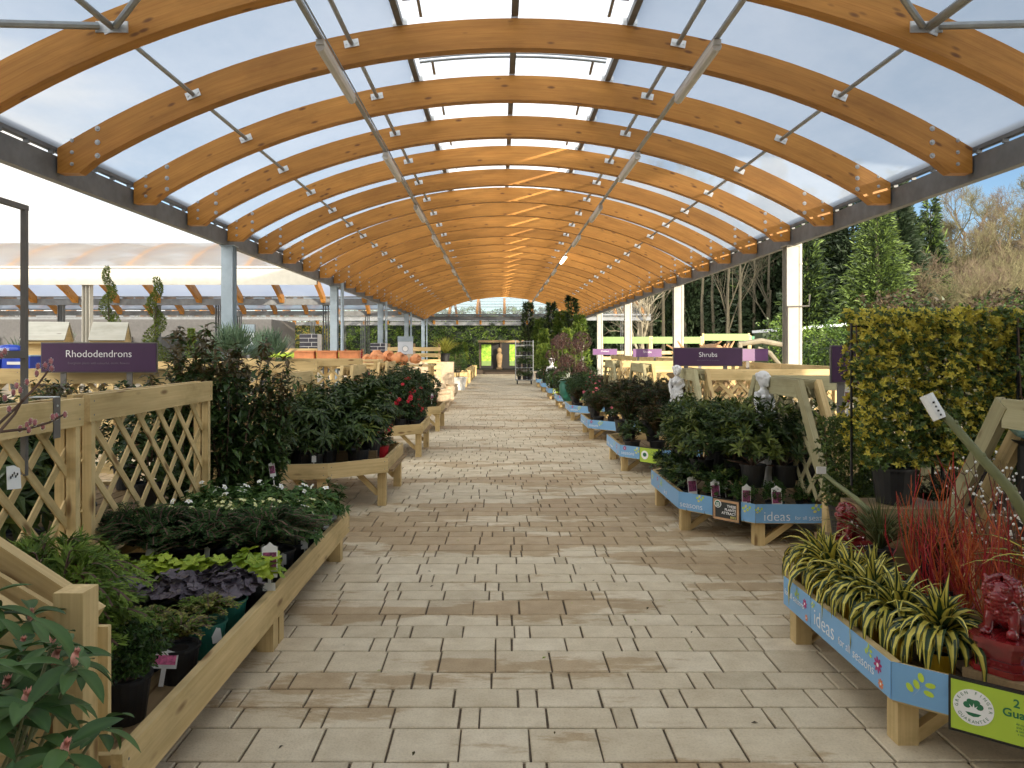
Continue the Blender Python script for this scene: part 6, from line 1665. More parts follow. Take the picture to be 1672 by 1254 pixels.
# guardian lions in red glaze
def lion(label, loc, rz, s):
    t = thing('guardian_lion', label, 'lion statue', loc, rz, 'red glazed guardian lions', s)
    # plinth: stepped rectangular base with beaded band
    p = MB()
    def slab(w, d_, z0, z1): p.prism([(-w, -d_ * .7), (-w * .75, -d_), (w * .75, -d_), (w, -d_ * .7), (w, d_ * .7), (w * .75, d_), (-w * .75, d_), (-w, d_ * .7)], z0 * 1.35, z1 * 1.35)
    slab(0.155, 0.115, 0, 0.02); slab(0.140, 0.10, 0.021, 0.045); slab(0.125, 0.088, 0.046, 0.075); slab(0.14, 0.10, 0.076, 0.098); slab(0.158, 0.118, 0.099, 0.118)
    for k in range(11):
        x = -0.10 + 0.02 * k
        p.ball((x, -0.101, 0.045), 0.009, 6, 0, (1, 0.6, 1.1)); p.ball((x, -0.100, 0.117), 0.008, 6, 0, (1, 0.6, 1))
    for k in range(5):
        for sx in (-1, 1): p.ball((sx * 0.141, -0.05 + 0.025 * k, 0.045), 0.009, 6, 0, (0.6, 1, 1.1)); 
    p.build('plinth', 'red_glaze', t)
    b_ = MB(); B = b_.ball
    B((0.055, 0, 0.175), 0.062, 14, 0, (1.0, 0.95, 0.9)); B((0.02, 0, 0.20), 0.060, 14, 0, (0.95, 0.85, 1.2)); B((-0.035, 0, 0.235), 0.062, 14, 0, (0.85, 0.95, 1.25))
    for sy in (-1, 1):
        B((0.065, sy * 0.055, 0.160), 0.048, 12, 0, (1.1, 0.6, 0.95)); B((0.045, sy * 0.062, 0.132), 0.026, 10, 0, (1.6, 0.8, 0.7))
        b_.tube([(-0.045, sy * 0.045, 0.235), (-0.062, sy * 0.052, 0.185), (-0.064, sy * 0.052, 0.135)], [0.030, 0.023, 0.021], 10)
        B((-0.082, sy * 0.054, 0.131), 0.025, 10, 0, (1.25, 0.95, 0.65))
        for k in range(3): B((-0.102, sy * 0.054 + (k - 1) * 0.014, 0.129), 0.009, 6)
    B((-0.10, -0.056, 0.145), 0.024, 10)    # ball under the paw
    B((-0.062, 0, 0.315), 0.058, 14, 0, (0.95, 1.0, 0.95)); B((-0.105, 0, 0.302), 0.038, 12, 0, (0.95, 1.15, 0.55)); B((-0.100, 0, 0.278), 0.030, 10, 0, (0.95, 1.05, 0.45))
    B((-0.125, 0, 0.318), 0.018, 8, 0, (0.8, 1.2, 0.8))
    for sy in (-1, 1):
        B((-0.103, sy * 0.027, 0.338), 0.014, 8); B((-0.098, sy * 0.03, 0.352), 0.017, 8, 0, (1.1, 1.3, 0.5)); b_.tube([(-0.05, sy * 0.055, 0.355), (-0.045, sy * 0.075, 0.385)], [0.016, 0.006], 7)
        B((-0.128, sy * 0.015, 0.315), 0.009, 6)
    # curly mane in rows over the head, neck and chest
    for i in range(7):
        for j in range(11):
            ph = 0.25 + i * 0.27; th = -1.9 + j * 0.38
            x = -0.042 + 0.072 * math.sin(ph) * math.cos(th) ; y_ = 0.072 * math.sin(ph) * math.sin(th); z = 0.318 + 0.070 * math.cos(ph)
            B((x, y_, z), 0.0150, 8)
    for i in range(4):
        for j in range(7):
            th = -1.2 + j * 0.4; B((-0.045 - 0.055 * math.cos(th) + 0.01 * i, 0.060 * math.sin(th), 0.262 - 0.022 * i), 0.0135, 8)
    b_.tube([(0.11, 0, 0.16), (0.135, 0.0, 0.21), (0.12, 0, 0.265), (0.098, 0, 0.285)], [0.022, 0.028, 0.026, 0.010], 10)
    for k in range(4): B((0.13, 0.02 * (k % 2 * 2 - 1), 0.20 + 0.022 * k), 0.014, 6)
    lb = blobobj('lion', b_, 'red_glaze', t, 0.0036, sm=0); lb.location.z = 0.041
    c = MB()   # collar bell
    c.ball((-0.112, 0, 0.276), 0.013, 8); c.build('bell', 'red_glaze', t)
lion('dark red glazed guardian lion on a stepped plinth at the front right edge', (1.995, 2.965, 0.352), R(38), 0.84)
lion('dark red glazed guardian lion at the far corner of the nearest blue table', (2.10, 4.50, 0.352), R(15), 0.76)
for nm_, p_, rz_ in (('front right', (1.995, 2.965, 0.284), R(38)), ('far', (2.10, 4.50, 0.284), R(15))):
    m_ = MB(); m_.box((0, 0, 0), (0.28, 0.21, 0.132)); o = m_.build('plinth', 'timber_old'); o.location = p_; o.rotation_euler = (0, 0, rz_); tag(o, f'dark timber block under the {nm_} red guardian lion', 'plinth')

# dark purple sign seen beside the climbers
purple_sign('blank dark side of a purple sign left of the golden euonymus', 2.44, 2.80, 1.36, 1.62, 5.52, '', '', legs=(0.2, 0.8), lz=0.25)
# trestles and cross panels on the right
for k, (a, b_) in enumerate(((2.75, 3.79), (6.1, 7.1), (9.35, 10.12), (12.65, 13.7), (16.0, 17.0))):
    trestle(f'{NMR[k]} splayed trestle rail standing behind the blue tables', 2.5 if k else 2.62, a, b_, 'trestle rails right of the aisle', side_=1, slats=k > 0)
k = 0
for y, x0, x1, nm in ((5.62, 3.15, 5.0, 'behind the golden climbers'), (7.55, 2.75, 4.75, 'behind the second blue table'), (9.95, 2.7, 4.7, 'below the front Shrubs sign'), (13.3, 2.7, 4.7, 'behind the fourth blue table'), (16.9, 2.7, 4.7, 'behind the fifth blue table')):
    rail_line('{o} cross lattice panel ' + nm, x0, x1, y, 1.335 if k > 0 else 1.30, 'lattice panels right of the aisle', mat='timber_green' if k < 2 else 'timber'); k += 1
for k in range(11):
    y0 = 10.35 + 1.85 * k
    trellis(f'sunlit lattice panel in the long row right of the aisle, {ORD[k]} from the viewer', (4.62, y0, 0), (4.62, y0 + 1.82, 0), 0.45, 1.36, group='sunlit lattice panels right of the aisle', nr=(-1, 0, 0))
purple_sign('purple Shrubs sign, nearest and largest of those right of the aisle', *[v for v in (2.30, 3.19, 1.385, 1.61)], 9.90, 'Shrubs', 'Ideal plants for all situations', bs=0.40, mat='purple_sign')
purple_sign('purple Shrubs sign partly hidden behind the nearest one', 3.20, 4.62, 1.40, 1.60, 12.95, 'Shrubs', 'Ideal plants for all situations', bs=0.40, mat='purple_light', bx=0.14)
purple_sign('small purple Shrubs sign in the sun by the third right column', 3.86, 4.68, 1.38, 1.60, 21.7, 'Shrubs', 'Ideal plants', bs=0.4, mat='purple_light')
purple_sign('small purple Climbers sign in the sun, farthest of the row', 3.86, 4.85, 1.37, 1.60, 31.0, 'Climbers', 'Ideal plants', bs=0.4, mat='purple_light')

# stock on the other blue tables
random.seed(71)
TB = 'on the second blue table'
k = 0
for y, xs, z, s in ((6.38, (2.15, 2.42, 2.68), 0.22, 1.28), (6.85, (1.84, 2.15, 2.45, 2.72), 0.20, 1.15), (7.25, (1.80, 2.12, 2.3), 0.22, 1.15), (7.65, (1.85, 2.2), 0.2, 1.15), (8.0, (2.0, 2.35), 0.22, 1.15)):
    for x in xs:
        plant('pieris', 'pieris', f'leafy evergreen pieris with pale tips, {ORD[k]} counting from the front {TB}', 'evergreen shrub', (x, y, 0.217 + z), (0.105, 0.19), s=s, group='pieris shrubs'); k += 1
for k, (x, y) in enumerate(((1.72, 7.62), (1.70, 7.30), (1.71, 6.98), (1.72, 6.72), (1.86, 6.50), (2.04, 6.27), (2.27, 6.20), (2.52, 6.20), (2.74, 6.22))):
    plant('smallbush' if k > 3 else 'skimmia', 'hebe', f'low evergreen, {ORD[k]} along the edge from the far end {TB}', 'small evergreen', (x, y, 0.217), (0.075, 0.13), s=1.0, group='small edge evergreens',
          card={3: 'big', 4: 'big', 5: 'big', 6: 'big', 8: 'big'}.get(k), cardpos=(-0.01, -0.082, 0.09))
plant('skimmia', 'small_shrub', 'small shrub with a picture label behind the edge row ' + TB, 'small evergreen', (1.98, 6.62, 0.217), (0.08, 0.14), card='tall', cardpos=(-0.02, -0.09, 0.17), s=0.9)
def bust(label, loc, rz, s):
    t = thing('bust_statue', label, 'statue', loc, rz, 'white garden busts', s)
    b_ = MB(); B = b_.ball
    B((0, 0, 0.30), 0.052, 14, 0, (0.88, 1.0, 1.2)); B((0, 0.012, 0.325), 0.056, 12, 0, (1.0, 1.0, 0.95))       # head, hair mass
    B((0, 0.055, 0.315), 0.030, 10); b_.tube([(0, 0.004, 0.26), (0, 0.008, 0.225)], [0.024, 0.028], 10)
    for k in range(12):
        a = k * 0.55; B((0.047 * math.cos(a), 0.014 + 0.046 * math.sin(a), 0.335 + 0.012 * math.sin(a * 3)), 0.017, 6)
    B((0, -0.050, 0.296), 0.009, 7, 0, (0.8, 1, 1.6)); B((0, -0.046, 0.277), 0.010, 7, 0, (1.5, 0.7, 0.6)); B((0, -0.043, 0.262), 0.013, 7)
    for sx in (-1, 1): B((sx * 0.018, -0.046, 0.314), 0.006, 6, 0, (1.6, 0.7, 0.7)); B((sx * 0.045, 0.0, 0.30), 0.010, 6, 0, (0.5, 1, 1.5))
    B((0, 0.004, 0.165), 0.062, 14, 0, (1.15, 0.75, 1.15)); B((0, 0.004, 0.10), 0.05, 12, 0, (1.0, 0.8, 1.1)); B((0, 0.004, 0.05), 0.065, 14, 0, (1.15, 0.95, 0.9))
    for sx in (-1, 1): B((sx * 0.028, -0.040, 0.165), 0.024, 10)
    b_.tube([(-0.062, 0.0, 0.205), (-0.085, -0.012, 0.13), (-0.078, -0.05, 0.055), (-0.06, -0.062, 0.0)], [0.026, 0.021, 0.018, 0.014], 9)
    b_.tube([(0.062, 0.0, 0.205), (0.082, -0.005, 0.13), (0.035, -0.06, 0.09)], [0.026, 0.021, 0.015], 9)
    b_.lathe([(0.075, -0.05), (0.08, 0.0), (0.06, 0.03)], n=14)
    for k in range(6): b_.tube([(-0.06 + 0.024 * k, -0.045, 0.06), (-0.075 + 0.03 * k, -0.055, -0.02)], [0.010, 0.012], 6)
    blobobj('figure', b_, 'white_stone', t, 0.0045, sm=2)
    m_ = MB(); m_.lathe([(0.08, -0.55), (0.085, -0.53), (0.06, -0.5), (0.06, -0.1), (0.085, -0.07), (0.085, -0.051)], n=14); m_.build('pedestal', 'white_stone', t)
bust('white stone female bust in front of the trestle on the second blue table', (2.37, 6.74, 0.985), R(20), 1.12)
bust('white stone female bust in front of the trestle on the third blue table', (2.30, 9.75, 1.0), R(-10), 1.05)

stock = [
 (2, [('heath', 1.15)] * 2 + [('skimmia', 1.2)], 'dark heath like shrub', 'heath shrub'),
 (3, [('camellia_pink', 0.8), ('skimmia', 1.1), ('heath', 0.95)], 'dark shrub with scattered pink flowers', 'potted shrub'),
 (4, [('ballbush', 0.9), ('camellia_red', 0.7), ('heath', 0.8)], 'dark rounded shrub', 'potted shrub'),
 (5, [('ballbush', 1.1), ('maroonb', 1.0)], 'dark glossy shrub', 'potted shrub'),
 (6, [('ballbush', 1.1), ('heath', 0.9)], 'green leafy shrub', 'potted shrub'),
 (7, [('camellia_pink', 0.8), ('bamboo', 0.5)], 'bushy plant', 'potted shrub'),
 (8, [('camellia_white', 0.8), ('bamboo', 0.5)], 'feathery plant', 'potted shrub')]
LIB['maroonb'] = []
random.seed(5)
for _ in range(2):
    mb, ms = mk_standard(0.25, 0.24, 260, ('maroon_leaf',)); LIB['maroonb'].append((mb.mesh('foliage', ms), None))
for ti, kinds, desc, cat in stock:
    y0 = RY[ti]; k = 0
    rows = ((y0 - 0.3, (2.3, 2.65), 0.0), (y0 + 0.05, (1.75, 2.05, 2.4, 2.7), 0.0), (y0 + 0.42, (1.75, 2.1, 2.4), 0.12), (y0 + 0.8, (1.75, 2.1, 2.4), 0.2), (y0 + 1.25, (1.9, 2.25, 2.6), 0.25))
    if ti > 5: rows = rows[1:4]
    for y, xs, z in rows:
        for x in xs:
            kd, s = kinds[k % len(kinds)]
            if ti == 2 and k > 6: kd, s = 'heath', 1.3
            plant(kd, 'potted_shrub', f'{desc}, {ORD[k]} counting from the front on the {NMR[ti]} blue table', cat, (x + U(-.03, .03), y + U(-.04, .04), 0.217 + z), (0.105, 0.18), s=s * U(0.92, 1.05), group=f'shrubs on the {NMR[ti]} blue table', card='plain' if random.random() < 0.15 else None); k += 1
# tall dark topiary heads beyond
for k, (px, py, Y, kd, s) in enumerate(((950, 559, 21.5, 'standard', 1.0), (918, 558, 24.5, 'standard', 1.0), (939, 578, 20.8, 'cloud', 0.85), (911, 575, 24.0, 'cloud', 0.95))):
    c = at(px, py, Y); zb = c.z - (1.25 if kd == 'standard' else 1.42) * s - 0.2
    t = plant(kd, 'topiary', ('purple leaved ball on a stem, nearest of the ball topiary right of the aisle', 'purple leaved ball on a stem, left of the nearest ball topiary', 'dark cloud-pruned topiary below the nearest ball', 'dark cloud-pruned topiary left of the balls')[k], 'topiary', (c.x, Y, max(0.217, zb)), (0.17, 0.26), s=s, var=0, group='dark ball topiary')
for k, (px, Y) in enumerate(((968, 20.0), (905, 24.3))):
    c = at(px, 610, Y); t = thing('glazed_pot', f'big dark glazed pot with white leaf spray, {("nearer","farther")[k]} of two on the blue tables', 'glazed pot', (1.85 + 0.1 * k, Y, 0.217), 0, 'big dark glazed pots')
    m_ = MB(); m_.lathe([(0.14, 0), (0.24, 0.2), (0.26, 0.42), (0.22, 0.5), (0.25, 0.53), (0.22, 0.53), (0.2, 0.48)], n=18); m_.build('pot', 'green_plastic', t, smooth=True)
    mb, ms = f_strap(26, 0.35, 0.03, 1.0, 0, mats=('flower_white', 'grass_leaf'), centre_yellow=0.3); q = mb.build('foliage', ms, t); q.location.z = 0.5
bust('small weathered grey cherub statue on the far blue tables', (1.80, 25.8, 0.60), 0, 1.9)

# roll cage trolley
t = thing('roll_cage', 'tall wire roll cage trolley loaded with pots at the far right of the aisle', 'roll cage', (1.15, 34.5, 0))
W, D, H = 0.80, 0.72, 2.0
m_ = MB(); m_.box((0, 0, 0.19), (W, D, 0.03)); m_.build('base', 'galv', t)
for x in (-W / 2, W / 2):
    m_ = MB()
    for y in (-D / 2, 0, D / 2): m_.tube([(x, y, 0.2), (x, y, H)], 0.013, 6)
    for k in range(12): m_.tube([(x, -D / 2, 0.3 + 0.15 * k), (x, D / 2, 0.3 + 0.15 * k)], 0.006, 4)
    for k in range(7): m_.tube([(x, -D / 2 + D * k / 6, 0.2), (x, -D / 2 + D * k / 6, H)], 0.005, 4)
    m_.build('mesh_side', 'galv', t)
m_ = MB()
for k in range(12): m_.tube([(-W / 2, D / 2, 0.3 + 0.15 * k), (W / 2, D / 2, 0.3 + 0.15 * k)], 0.006, 4)
for k in range(7): m_.tube([(-W / 2 + W * k / 6, D / 2, 0.2), (-W / 2 + W * k / 6, D / 2, H)], 0.005, 4)
m_.build('mesh_back', 'galv', t)
for k, z in enumerate((0.75, 1.3, 1.75)): m_ = MB(); m_.box((0, 0, z), (W - 0.02, D - 0.03, 0.02)); m_.build('shelf', 'galv', t)
for x in (-W / 2 + .08, W / 2 - .08):
    for y in (-D / 2 + .08, D / 2 - .08):
        m_ = MB(); m_.tube([(x - 0.02, y, 0.08), (x + 0.02, y, 0.08)], 0.075, 12); m_.beam((x, y, 0.08), (x, y, 0.18), 0.05, 0.03, up=(0, 1, 0)); m_.build('castor', 'black_plastic', t)
for k, z in enumerate((0.206, 0.761, 1.311)):
    for j in range(3):
        plant(('ballbush', 'smallbush')[j % 2], 'potted_plant', f'small potted plant, {ORD[j]} from the left on the {("lowest","middle","top")[k]} roll cage shelf', 'potted plant', (0.92 + 0.23 * j, 34.35, z), (0.09, 0.16), s=0.62 if j % 2 == 0 else 1.2, group='pots in the roll cage')
# tall plants at the far right
for k, (px, top, Y, kd) in enumerate(((862, 500, 38.5, 'tall_dark'), (882, 512, 38.0, 'bamboo'), (900, 500, 37.0, 'tall_dark'), (916, 498, 36.5, 'bamboo'), (934, 486, 35.5, 'tall_dark'), (946, 505, 34.6, 'bamboo'), (888, 530, 35.6, 'bamboo'), (925, 530, 34.0, 'bamboo'))):
    c = at(px, top, Y); H = c.z - 0.2
    plant(kd, 'tall_plant', f'{("tall dark conifer","tall yellow green bamboo")[kd == "bamboo"]}, {ORD[k]} of the tall group beyond the roll cage', 'tall potted plant', (c.x, Y, 0), (0.25, 0.4), s=H / 2.9 * 1.05, group='tall plants beyond the roll cage')
# garden display at the end of the aisle
t = thing('garden_mural', 'dark timber stand with bright garden picture panels closing the far end of the aisle', 'display stand', (0.12, 48.6, 0))
m_ = MB(); m_.box((0, -0.2, 0.14), (3.4, 1.0, 0.28)); m_.build('step', 'timber_dark', t)
for x in (-1.35, 0.0, 1.35): m_ = MB(); m_.box((x, 0, 1.15), (0.12, 0.12, 1.74)); m_.build('post', 'timber_dark', t)
m_ = MB(); m_.box((0, 0, 2.10), (2.95, 0.14, 0.14)); m_.build('lintel', 'timber_old', t)
m_ = MB(); m_.box((0, 0.1, 1.15), (2.7, 0.05, 1.7)); m_.build('backboard', 'black_trim', t)
for x, w in ((-0.95, 0.62), (0.72, 0.34)):
    m_ = MB(); m_.box((x, 0.06, 1.22), (w, 0.02, 1.35)); m_.build('picture', 'garden_print', t)
    m_ = MB(); m_.box((x, 0.045, 0.68), (w, 0.02, 0.30)); m_.build('picture_base', 'banner_green', t)
t = thing('totem_figure', 'carved standing stone figure in front of the far picture panels', 'statue', (0.02, 48.25, 0.28))
m_ = MB(); m_.lathe([(0.2, 0), (0.2, 0.12), (0.12, 0.16), (0.15, 0.4), (0.19, 0.75), (0.20, 0.95), (0.11, 1.05), (0.10, 1.08)], n=14); m_.ball((0, 0, 1.22), 0.16, 12, 0, (0.9, 0.95, 1.25)); m_.ball((0, -0.14, 1.2), 0.03, 6); m_.build('figure', 'timber_old', t, smooth=True)

random.seed(113); k = 0
for y in (5.05, 5.9, 6.5, 7.1):
    for x in (3.15, 3.6, 4.15):
        kd, s = (('heath', 1.1), ('rhodo', 1.15), ('camellia_white', 1.0), ('photinia', 0.6))[(k * 3 + k // 4) % 4]
        plant(kd, 'potted_shrub', f'dark shrub behind the first right trestles, {ORD[k]} counting from the viewer', 'potted shrub', (x + U(-.1, .1), y + U(-.1, .1), 0.05), (0.14, 0.24), s=s, group='dark shrubs behind the right trestles'); k += 1
for y in (8.2, 9.0, 11.3, 12.2, 14.6, 15.6):
    for x in (3.2, 3.8):
        plant(('rhodo', 'heath', 'camellia')[k % 3], 'potted_shrub', f'dark shrub in the right bays beyond the second trestle, {ORD[k - 12]} counting from the viewer', 'potted shrub', (x + U(-.1, .1), y, 0.05), (0.14, 0.24), s=1.2, group='dark shrubs in the right bays'); k += 1

random.seed(121); lm = MB()
for _ in range(70):
    x = random.choice((-1, 1)) * U(0.2, 1.15) if random.random() < .7 else U(-1, 1.4); y = U(2.4, 14)
    d = Vector((U(-1, 1), U(-1, 1), 0.05)).normalized(); l = U(0.012, 0.035); lm.leaf(Vector((x, y, 0.004)), d, Z, l, l * .45, 0.2, 0.3, random.randrange(3))
tag(lm.build('leaves', ['lime_leaf', 'beech_leaf', 'juniper_brown']), 'small fallen leaves scattered over the aisle paving', 'fallen leaves', kind='stuff')
# ---------------------------------------------------------------- beyond the yard
random.seed(81)
def hedge(label, x0, x1, Y, h, d_, n, mats=('hedge_leaf', 'holly_leaf'), Ln=0.17, seed_=1, z0=0):
    random.seed(seed_); mb = MB()
    for _ in range(n):
        x = U(x0, x1); z = z0 + U(0.05, 1) * (h - z0); bump_ = 0.25 * math.sin(x * 1.7) + 0.2 * math.sin(x * 4.1 + z * 2)
        y = -d_ / 2 + bump_ + (U(0, 0.25) if random.random() < .8 else U(0, d_)); top = random.random() < 0.15
        if top: z = h + 0.18 * math.sin(x * 2.3) + U(-.1, .25); y = U(-d_ / 2, d_ / 2)
        c = Vector((x, y, z)); mi = random.randrange(len(mats)) if random.random() < .5 else 0; v0 = min(1, max(0, 0.5 + 0.5 * math.sin(x * 2.9 + z * 3.3 + seed_)))
        for k in range(5):
            d = (Vector((U(-1, 1), U(-1.0, .1), U(-.6, .8)))).normalized(); mb.leaf1(c + rv() * 0.06, d, d.cross(rv()).normalized(), Ln * U(.6, 1.2), Ln * .45, mi, min(1, max(0, v0 * .6 + U(0, .4))))
    o = mb.build('foliage', list(mats))
    t = thing('hedge', label, 'hedge', (0, Y, 0)); o.parent = t
    m_ = MB(); m_.box(((x0 + x1) / 2, 0.35, h * 0.48), (x1 - x0, d_ * 0.5, h * 0.94)); m_.build('inner_twigs', 'conifer_dark', t)
hedge('tall sunlit laurel hedge across the far end behind the picture panels', -11.5, 11.0, 55.6, 4.3, 1.6, 6500, seed_=2)
hedge('golden brown hedge on the far left beyond the cross canopies', -27.0, -11.8, 56.5, 3.8, 1.6, 3600, ('hedge_gold', 'hedge_leaf'), seed_=4)
hedge('dark hedge at the far left edge of the yard', -62.0, -27.2, 57, 3.4, 1.6, 3000, ('conifer_dark', 'hedge_leaf'), 0.3, seed_=6)
# dark back building under the far left canopies
t = thing('back_building', 'long dark open-fronted building behind the left canopies', 'building', (-30, 42.5, 0))
m_ = MB(); m_.box((0, 3, 1.7), (34, 5, 3.2)); m_.build('wall', 'frame_grey', t)
for k in range(9): m_ = MB(); m_.box((-15 + 3.8 * k, 0.42, 1.3), (2.6, 0.1, 2.0)); m_.build('shade_panel', 'black_trim', t)  # black panels paint the shade inside the open front
# clutter on the left yard
random.seed(83)
for k in range(16):
    x = -23 + 1.15 * k; y = U(22, 30)
    if x > -6: continue
    shelf(f'plain timber bench in the left yard, {ORD[k]} from the far left', (x, y, 0), 1.0, 0.8, 0.9)
    plant(('ballbush', 'palm', 'golden', 'bamboo')[k % 4], 'potted_plant', f'potted plant on the left yard bench {ORD[k]} from the far left', 'potted plant', (x, y, 0.9), (0.14, 0.22), s=(1.2, 0.9, 1.6, 0.5)[k % 4], group='plants in the left yard')

# right-hand yard: display fences with green banners
for k, (x0, x1, Y, z, m) in enumerate(((5.2, 7.6, 38, 2.05, 'banner_green'), (7.7, 10.2, 38, 2.05, 'banner_green'), (10.3, 12.6, 38, 2.2, 'banner_green'), (11.0, 13.0, 33, 2.0, 'dark_green_print'), (13.1, 14.8, 33, 2.0, 'dark_green_print'))):
    t = thing('banner_fence', f'slatted yard fence topped by a green banner, {ORD[k]} from the aisle on the right', 'fence', ((x0 + x1) / 2, Y, 0), 0, 'bannered yard fences')
    w = x1 - x0; m_ = MB(); m_.box((0, 0, z), (w - 0.08, 0.03, 0.34)); m_.build('banner', m, t)
    for x in (-w / 2, w / 2): m_ = MB(); m_.box((x, 0.03, z / 2 + .1), (0.09, 0.09, z + 0.2)); m_.build('post', 'timber', t)
    for q in range(5): m_ = MB(); m_.box((0, 0.02, 0.3 + 0.28 * q), (w, 0.03, 0.16)); m_.build('slat_board', 'timber', t)
# driftwood pile and rustic log seat
t = thing('driftwood_pile', 'heap of orange brown driftwood branches behind the Shrubs sign', 'driftwood', (3.85, 14.2, 0)); random.seed(85)
m_ = MB(); m_.box((0.1, 0.2, 0.65), (1.3, 1.0, 1.3)); m_.build('crate', 'timber_old', t)
m_ = MB()
for k in range(30):
    a = U(-0.5, 0.5); p = Vector((U(-.35, .45), U(-.3, .3), 1.34 + U(0, .1))); q = p + Vector((U(-.45, .5), U(-.2, .2), U(0.05, .35)))
    m_.tube([p, (p + q) / 2 + rv() * 0.07, q], [0.05, 0.035, 0.012], 6)
m_.ball((-0.25, 0, 1.48), 0.2, 8, 0, (1.2, 1, .7)); m_.ball((0.15, 0, 1.55), 0.22, 8, 0, (1.3, 1, .7)); m_.build('branches', 'driftwood', t)
t = thing('log_arbour', 'rustic pale log arbour between the Shrubs sign and the first right column', 'arbour', (6.6, 18.4, 0))
m_ = MB(); m_.tube([(-.75, 0, 1.72), (-.2, 0, 1.80), (.35, 0, 1.70), (.8, 0, 1.76)], [0.06, .07, .06, .05], 8); m_.build('top_log', 'bark_pale', t)
for x in (-.7, .7): m_ = MB(); m_.tube([(x, 0, 0), (x * 1.02, 0, 1.75)], 0.06, 8); m_.build('post', 'bark_pale', t)
m_ = MB(); m_.tube([(-.3, -.05, 1.62), (.0, -.05, 1.5), (.25, -.05, 1.2)], [0.05, .06, .05], 8); m_.build('branch', 'bark_pale', t)
m_ = MB(); m_.box((0, 0.1, 0.5), (1.5, 0.5, 0.08)); m_.build('seat', 'timber', t)
# hut
t = thing('site_hut', 'low white roofed hut with blue windows beyond the first right column', 'hut', (17.0, 40, 0))
m_ = MB(); m_.box((0, 0, 1.2), (5.5, 3, 2.4)); m_.build('wall', 'hut_blue', t)
m_ = MB(); m_.beam((-3.0, -0.2, 2.55), (3.0, -0.2, 3.05), 3.8, 0.14); m_.build('roof', 'roof_white', t)
for k in range(4): m_ = MB(); m_.box((-2.0 + 1.3 * k, -1.53, 1.7), (0.9, 0.04, 0.8)); m_.build('window', 'steel_blue', t)
hedge('round-topped clipped laurel bush below the hut, right of the first column', 8.9, 12.2, 25.5, 2.25, 1.6, 1500, ('hedge_leaf', 'holly_leaf'), 0.12, seed_=9)
hedge('brown-leaved beech hedge behind the golden climbers', 8.3, 13.8, 17.0, 2.5, 1.2, 3000, ('beech_leaf', 'holly_leaf'), 0.12, seed_=12)
hedge('green laurel hedge at the right edge behind the beech', 12.5, 19.0, 20.0, 2.7, 1.2, 2200, ('hedge_leaf', 'conifer_dark'), 0.14, seed_=14)

# trees
def conifer_mesh(H, R_, n, mats, seed_, Ln=0.55, low=0.05):
    random.seed(seed_); mb = MB()
    for i in range(n):
        t = 1 - math.sqrt(random.random()); t = low + t * (1 - low); z = H * t; rr = R_ * (1 - t) ** 0.75 * (0.72 + 0.2 * math.sin(i * 0.7) + 0.15 * math.sin(z * 2.4 + i)) + 0.08
        a = U(0, 6.283); k = U(0.55, 1.05)
        p = Vector((math.cos(a) * rr * k, math.sin(a) * rr * k, z)); out = Vector((math.cos(a), math.sin(a), U(-0.25, 0.7))).normalized()
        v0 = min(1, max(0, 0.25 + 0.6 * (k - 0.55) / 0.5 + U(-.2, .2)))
        for q in range(6):
            d = (out + rv() * 0.55).normalized(); mb.leaf1(p + rv() * 0.15, d, d.cross(rv()).normalized(), Ln * U(.4, 1.1), Ln * .22, random.randrange(len(mats)), v0)
    return mb.mesh('crown', list(mats))
def trunk_mesh(H, r_):
    mb = MB(); mb.tube([(0, 0, -0.3), (0.05, 0, H * .4), (-.05, 0.03, H * .8), (0, 0, H)], [r_, r_ * .7, r_ * .3, 0.02], 8); return mb.mesh('trunk', ['bark_wood'])
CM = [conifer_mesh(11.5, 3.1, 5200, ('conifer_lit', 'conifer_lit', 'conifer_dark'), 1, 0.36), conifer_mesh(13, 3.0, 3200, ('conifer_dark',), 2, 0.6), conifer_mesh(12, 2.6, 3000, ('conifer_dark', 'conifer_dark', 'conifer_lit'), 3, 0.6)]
TM = trunk_mesh(11.2, 0.22)
def tree(name, label, loc, crown, trunk, s=1, zs=None, rz=0, group=None, cat='tree'):
    t = thing(name, label, cat, loc, rz, group); t.scale = (s, s, zs or s)
    put('trunk', trunk, t); put('crown', crown, t); return t
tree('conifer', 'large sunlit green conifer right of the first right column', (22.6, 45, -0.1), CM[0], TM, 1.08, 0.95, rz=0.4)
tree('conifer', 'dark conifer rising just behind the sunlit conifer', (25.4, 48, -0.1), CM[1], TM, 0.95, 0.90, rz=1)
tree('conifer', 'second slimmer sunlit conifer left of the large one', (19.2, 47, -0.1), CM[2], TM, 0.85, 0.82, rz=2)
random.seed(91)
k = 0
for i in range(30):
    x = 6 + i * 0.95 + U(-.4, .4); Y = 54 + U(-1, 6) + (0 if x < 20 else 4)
    tree('conifer', f'dark forest conifer, {ORD[i % 15]} from the left in the {("left", "right")[i // 15]} half of the wood', (x, Y, -0.1), CM[1 + i % 2], TM, U(0.8, 1.15), U(0.9, 1.25), rz=U(0, 6), group='dark conifers of the wood')
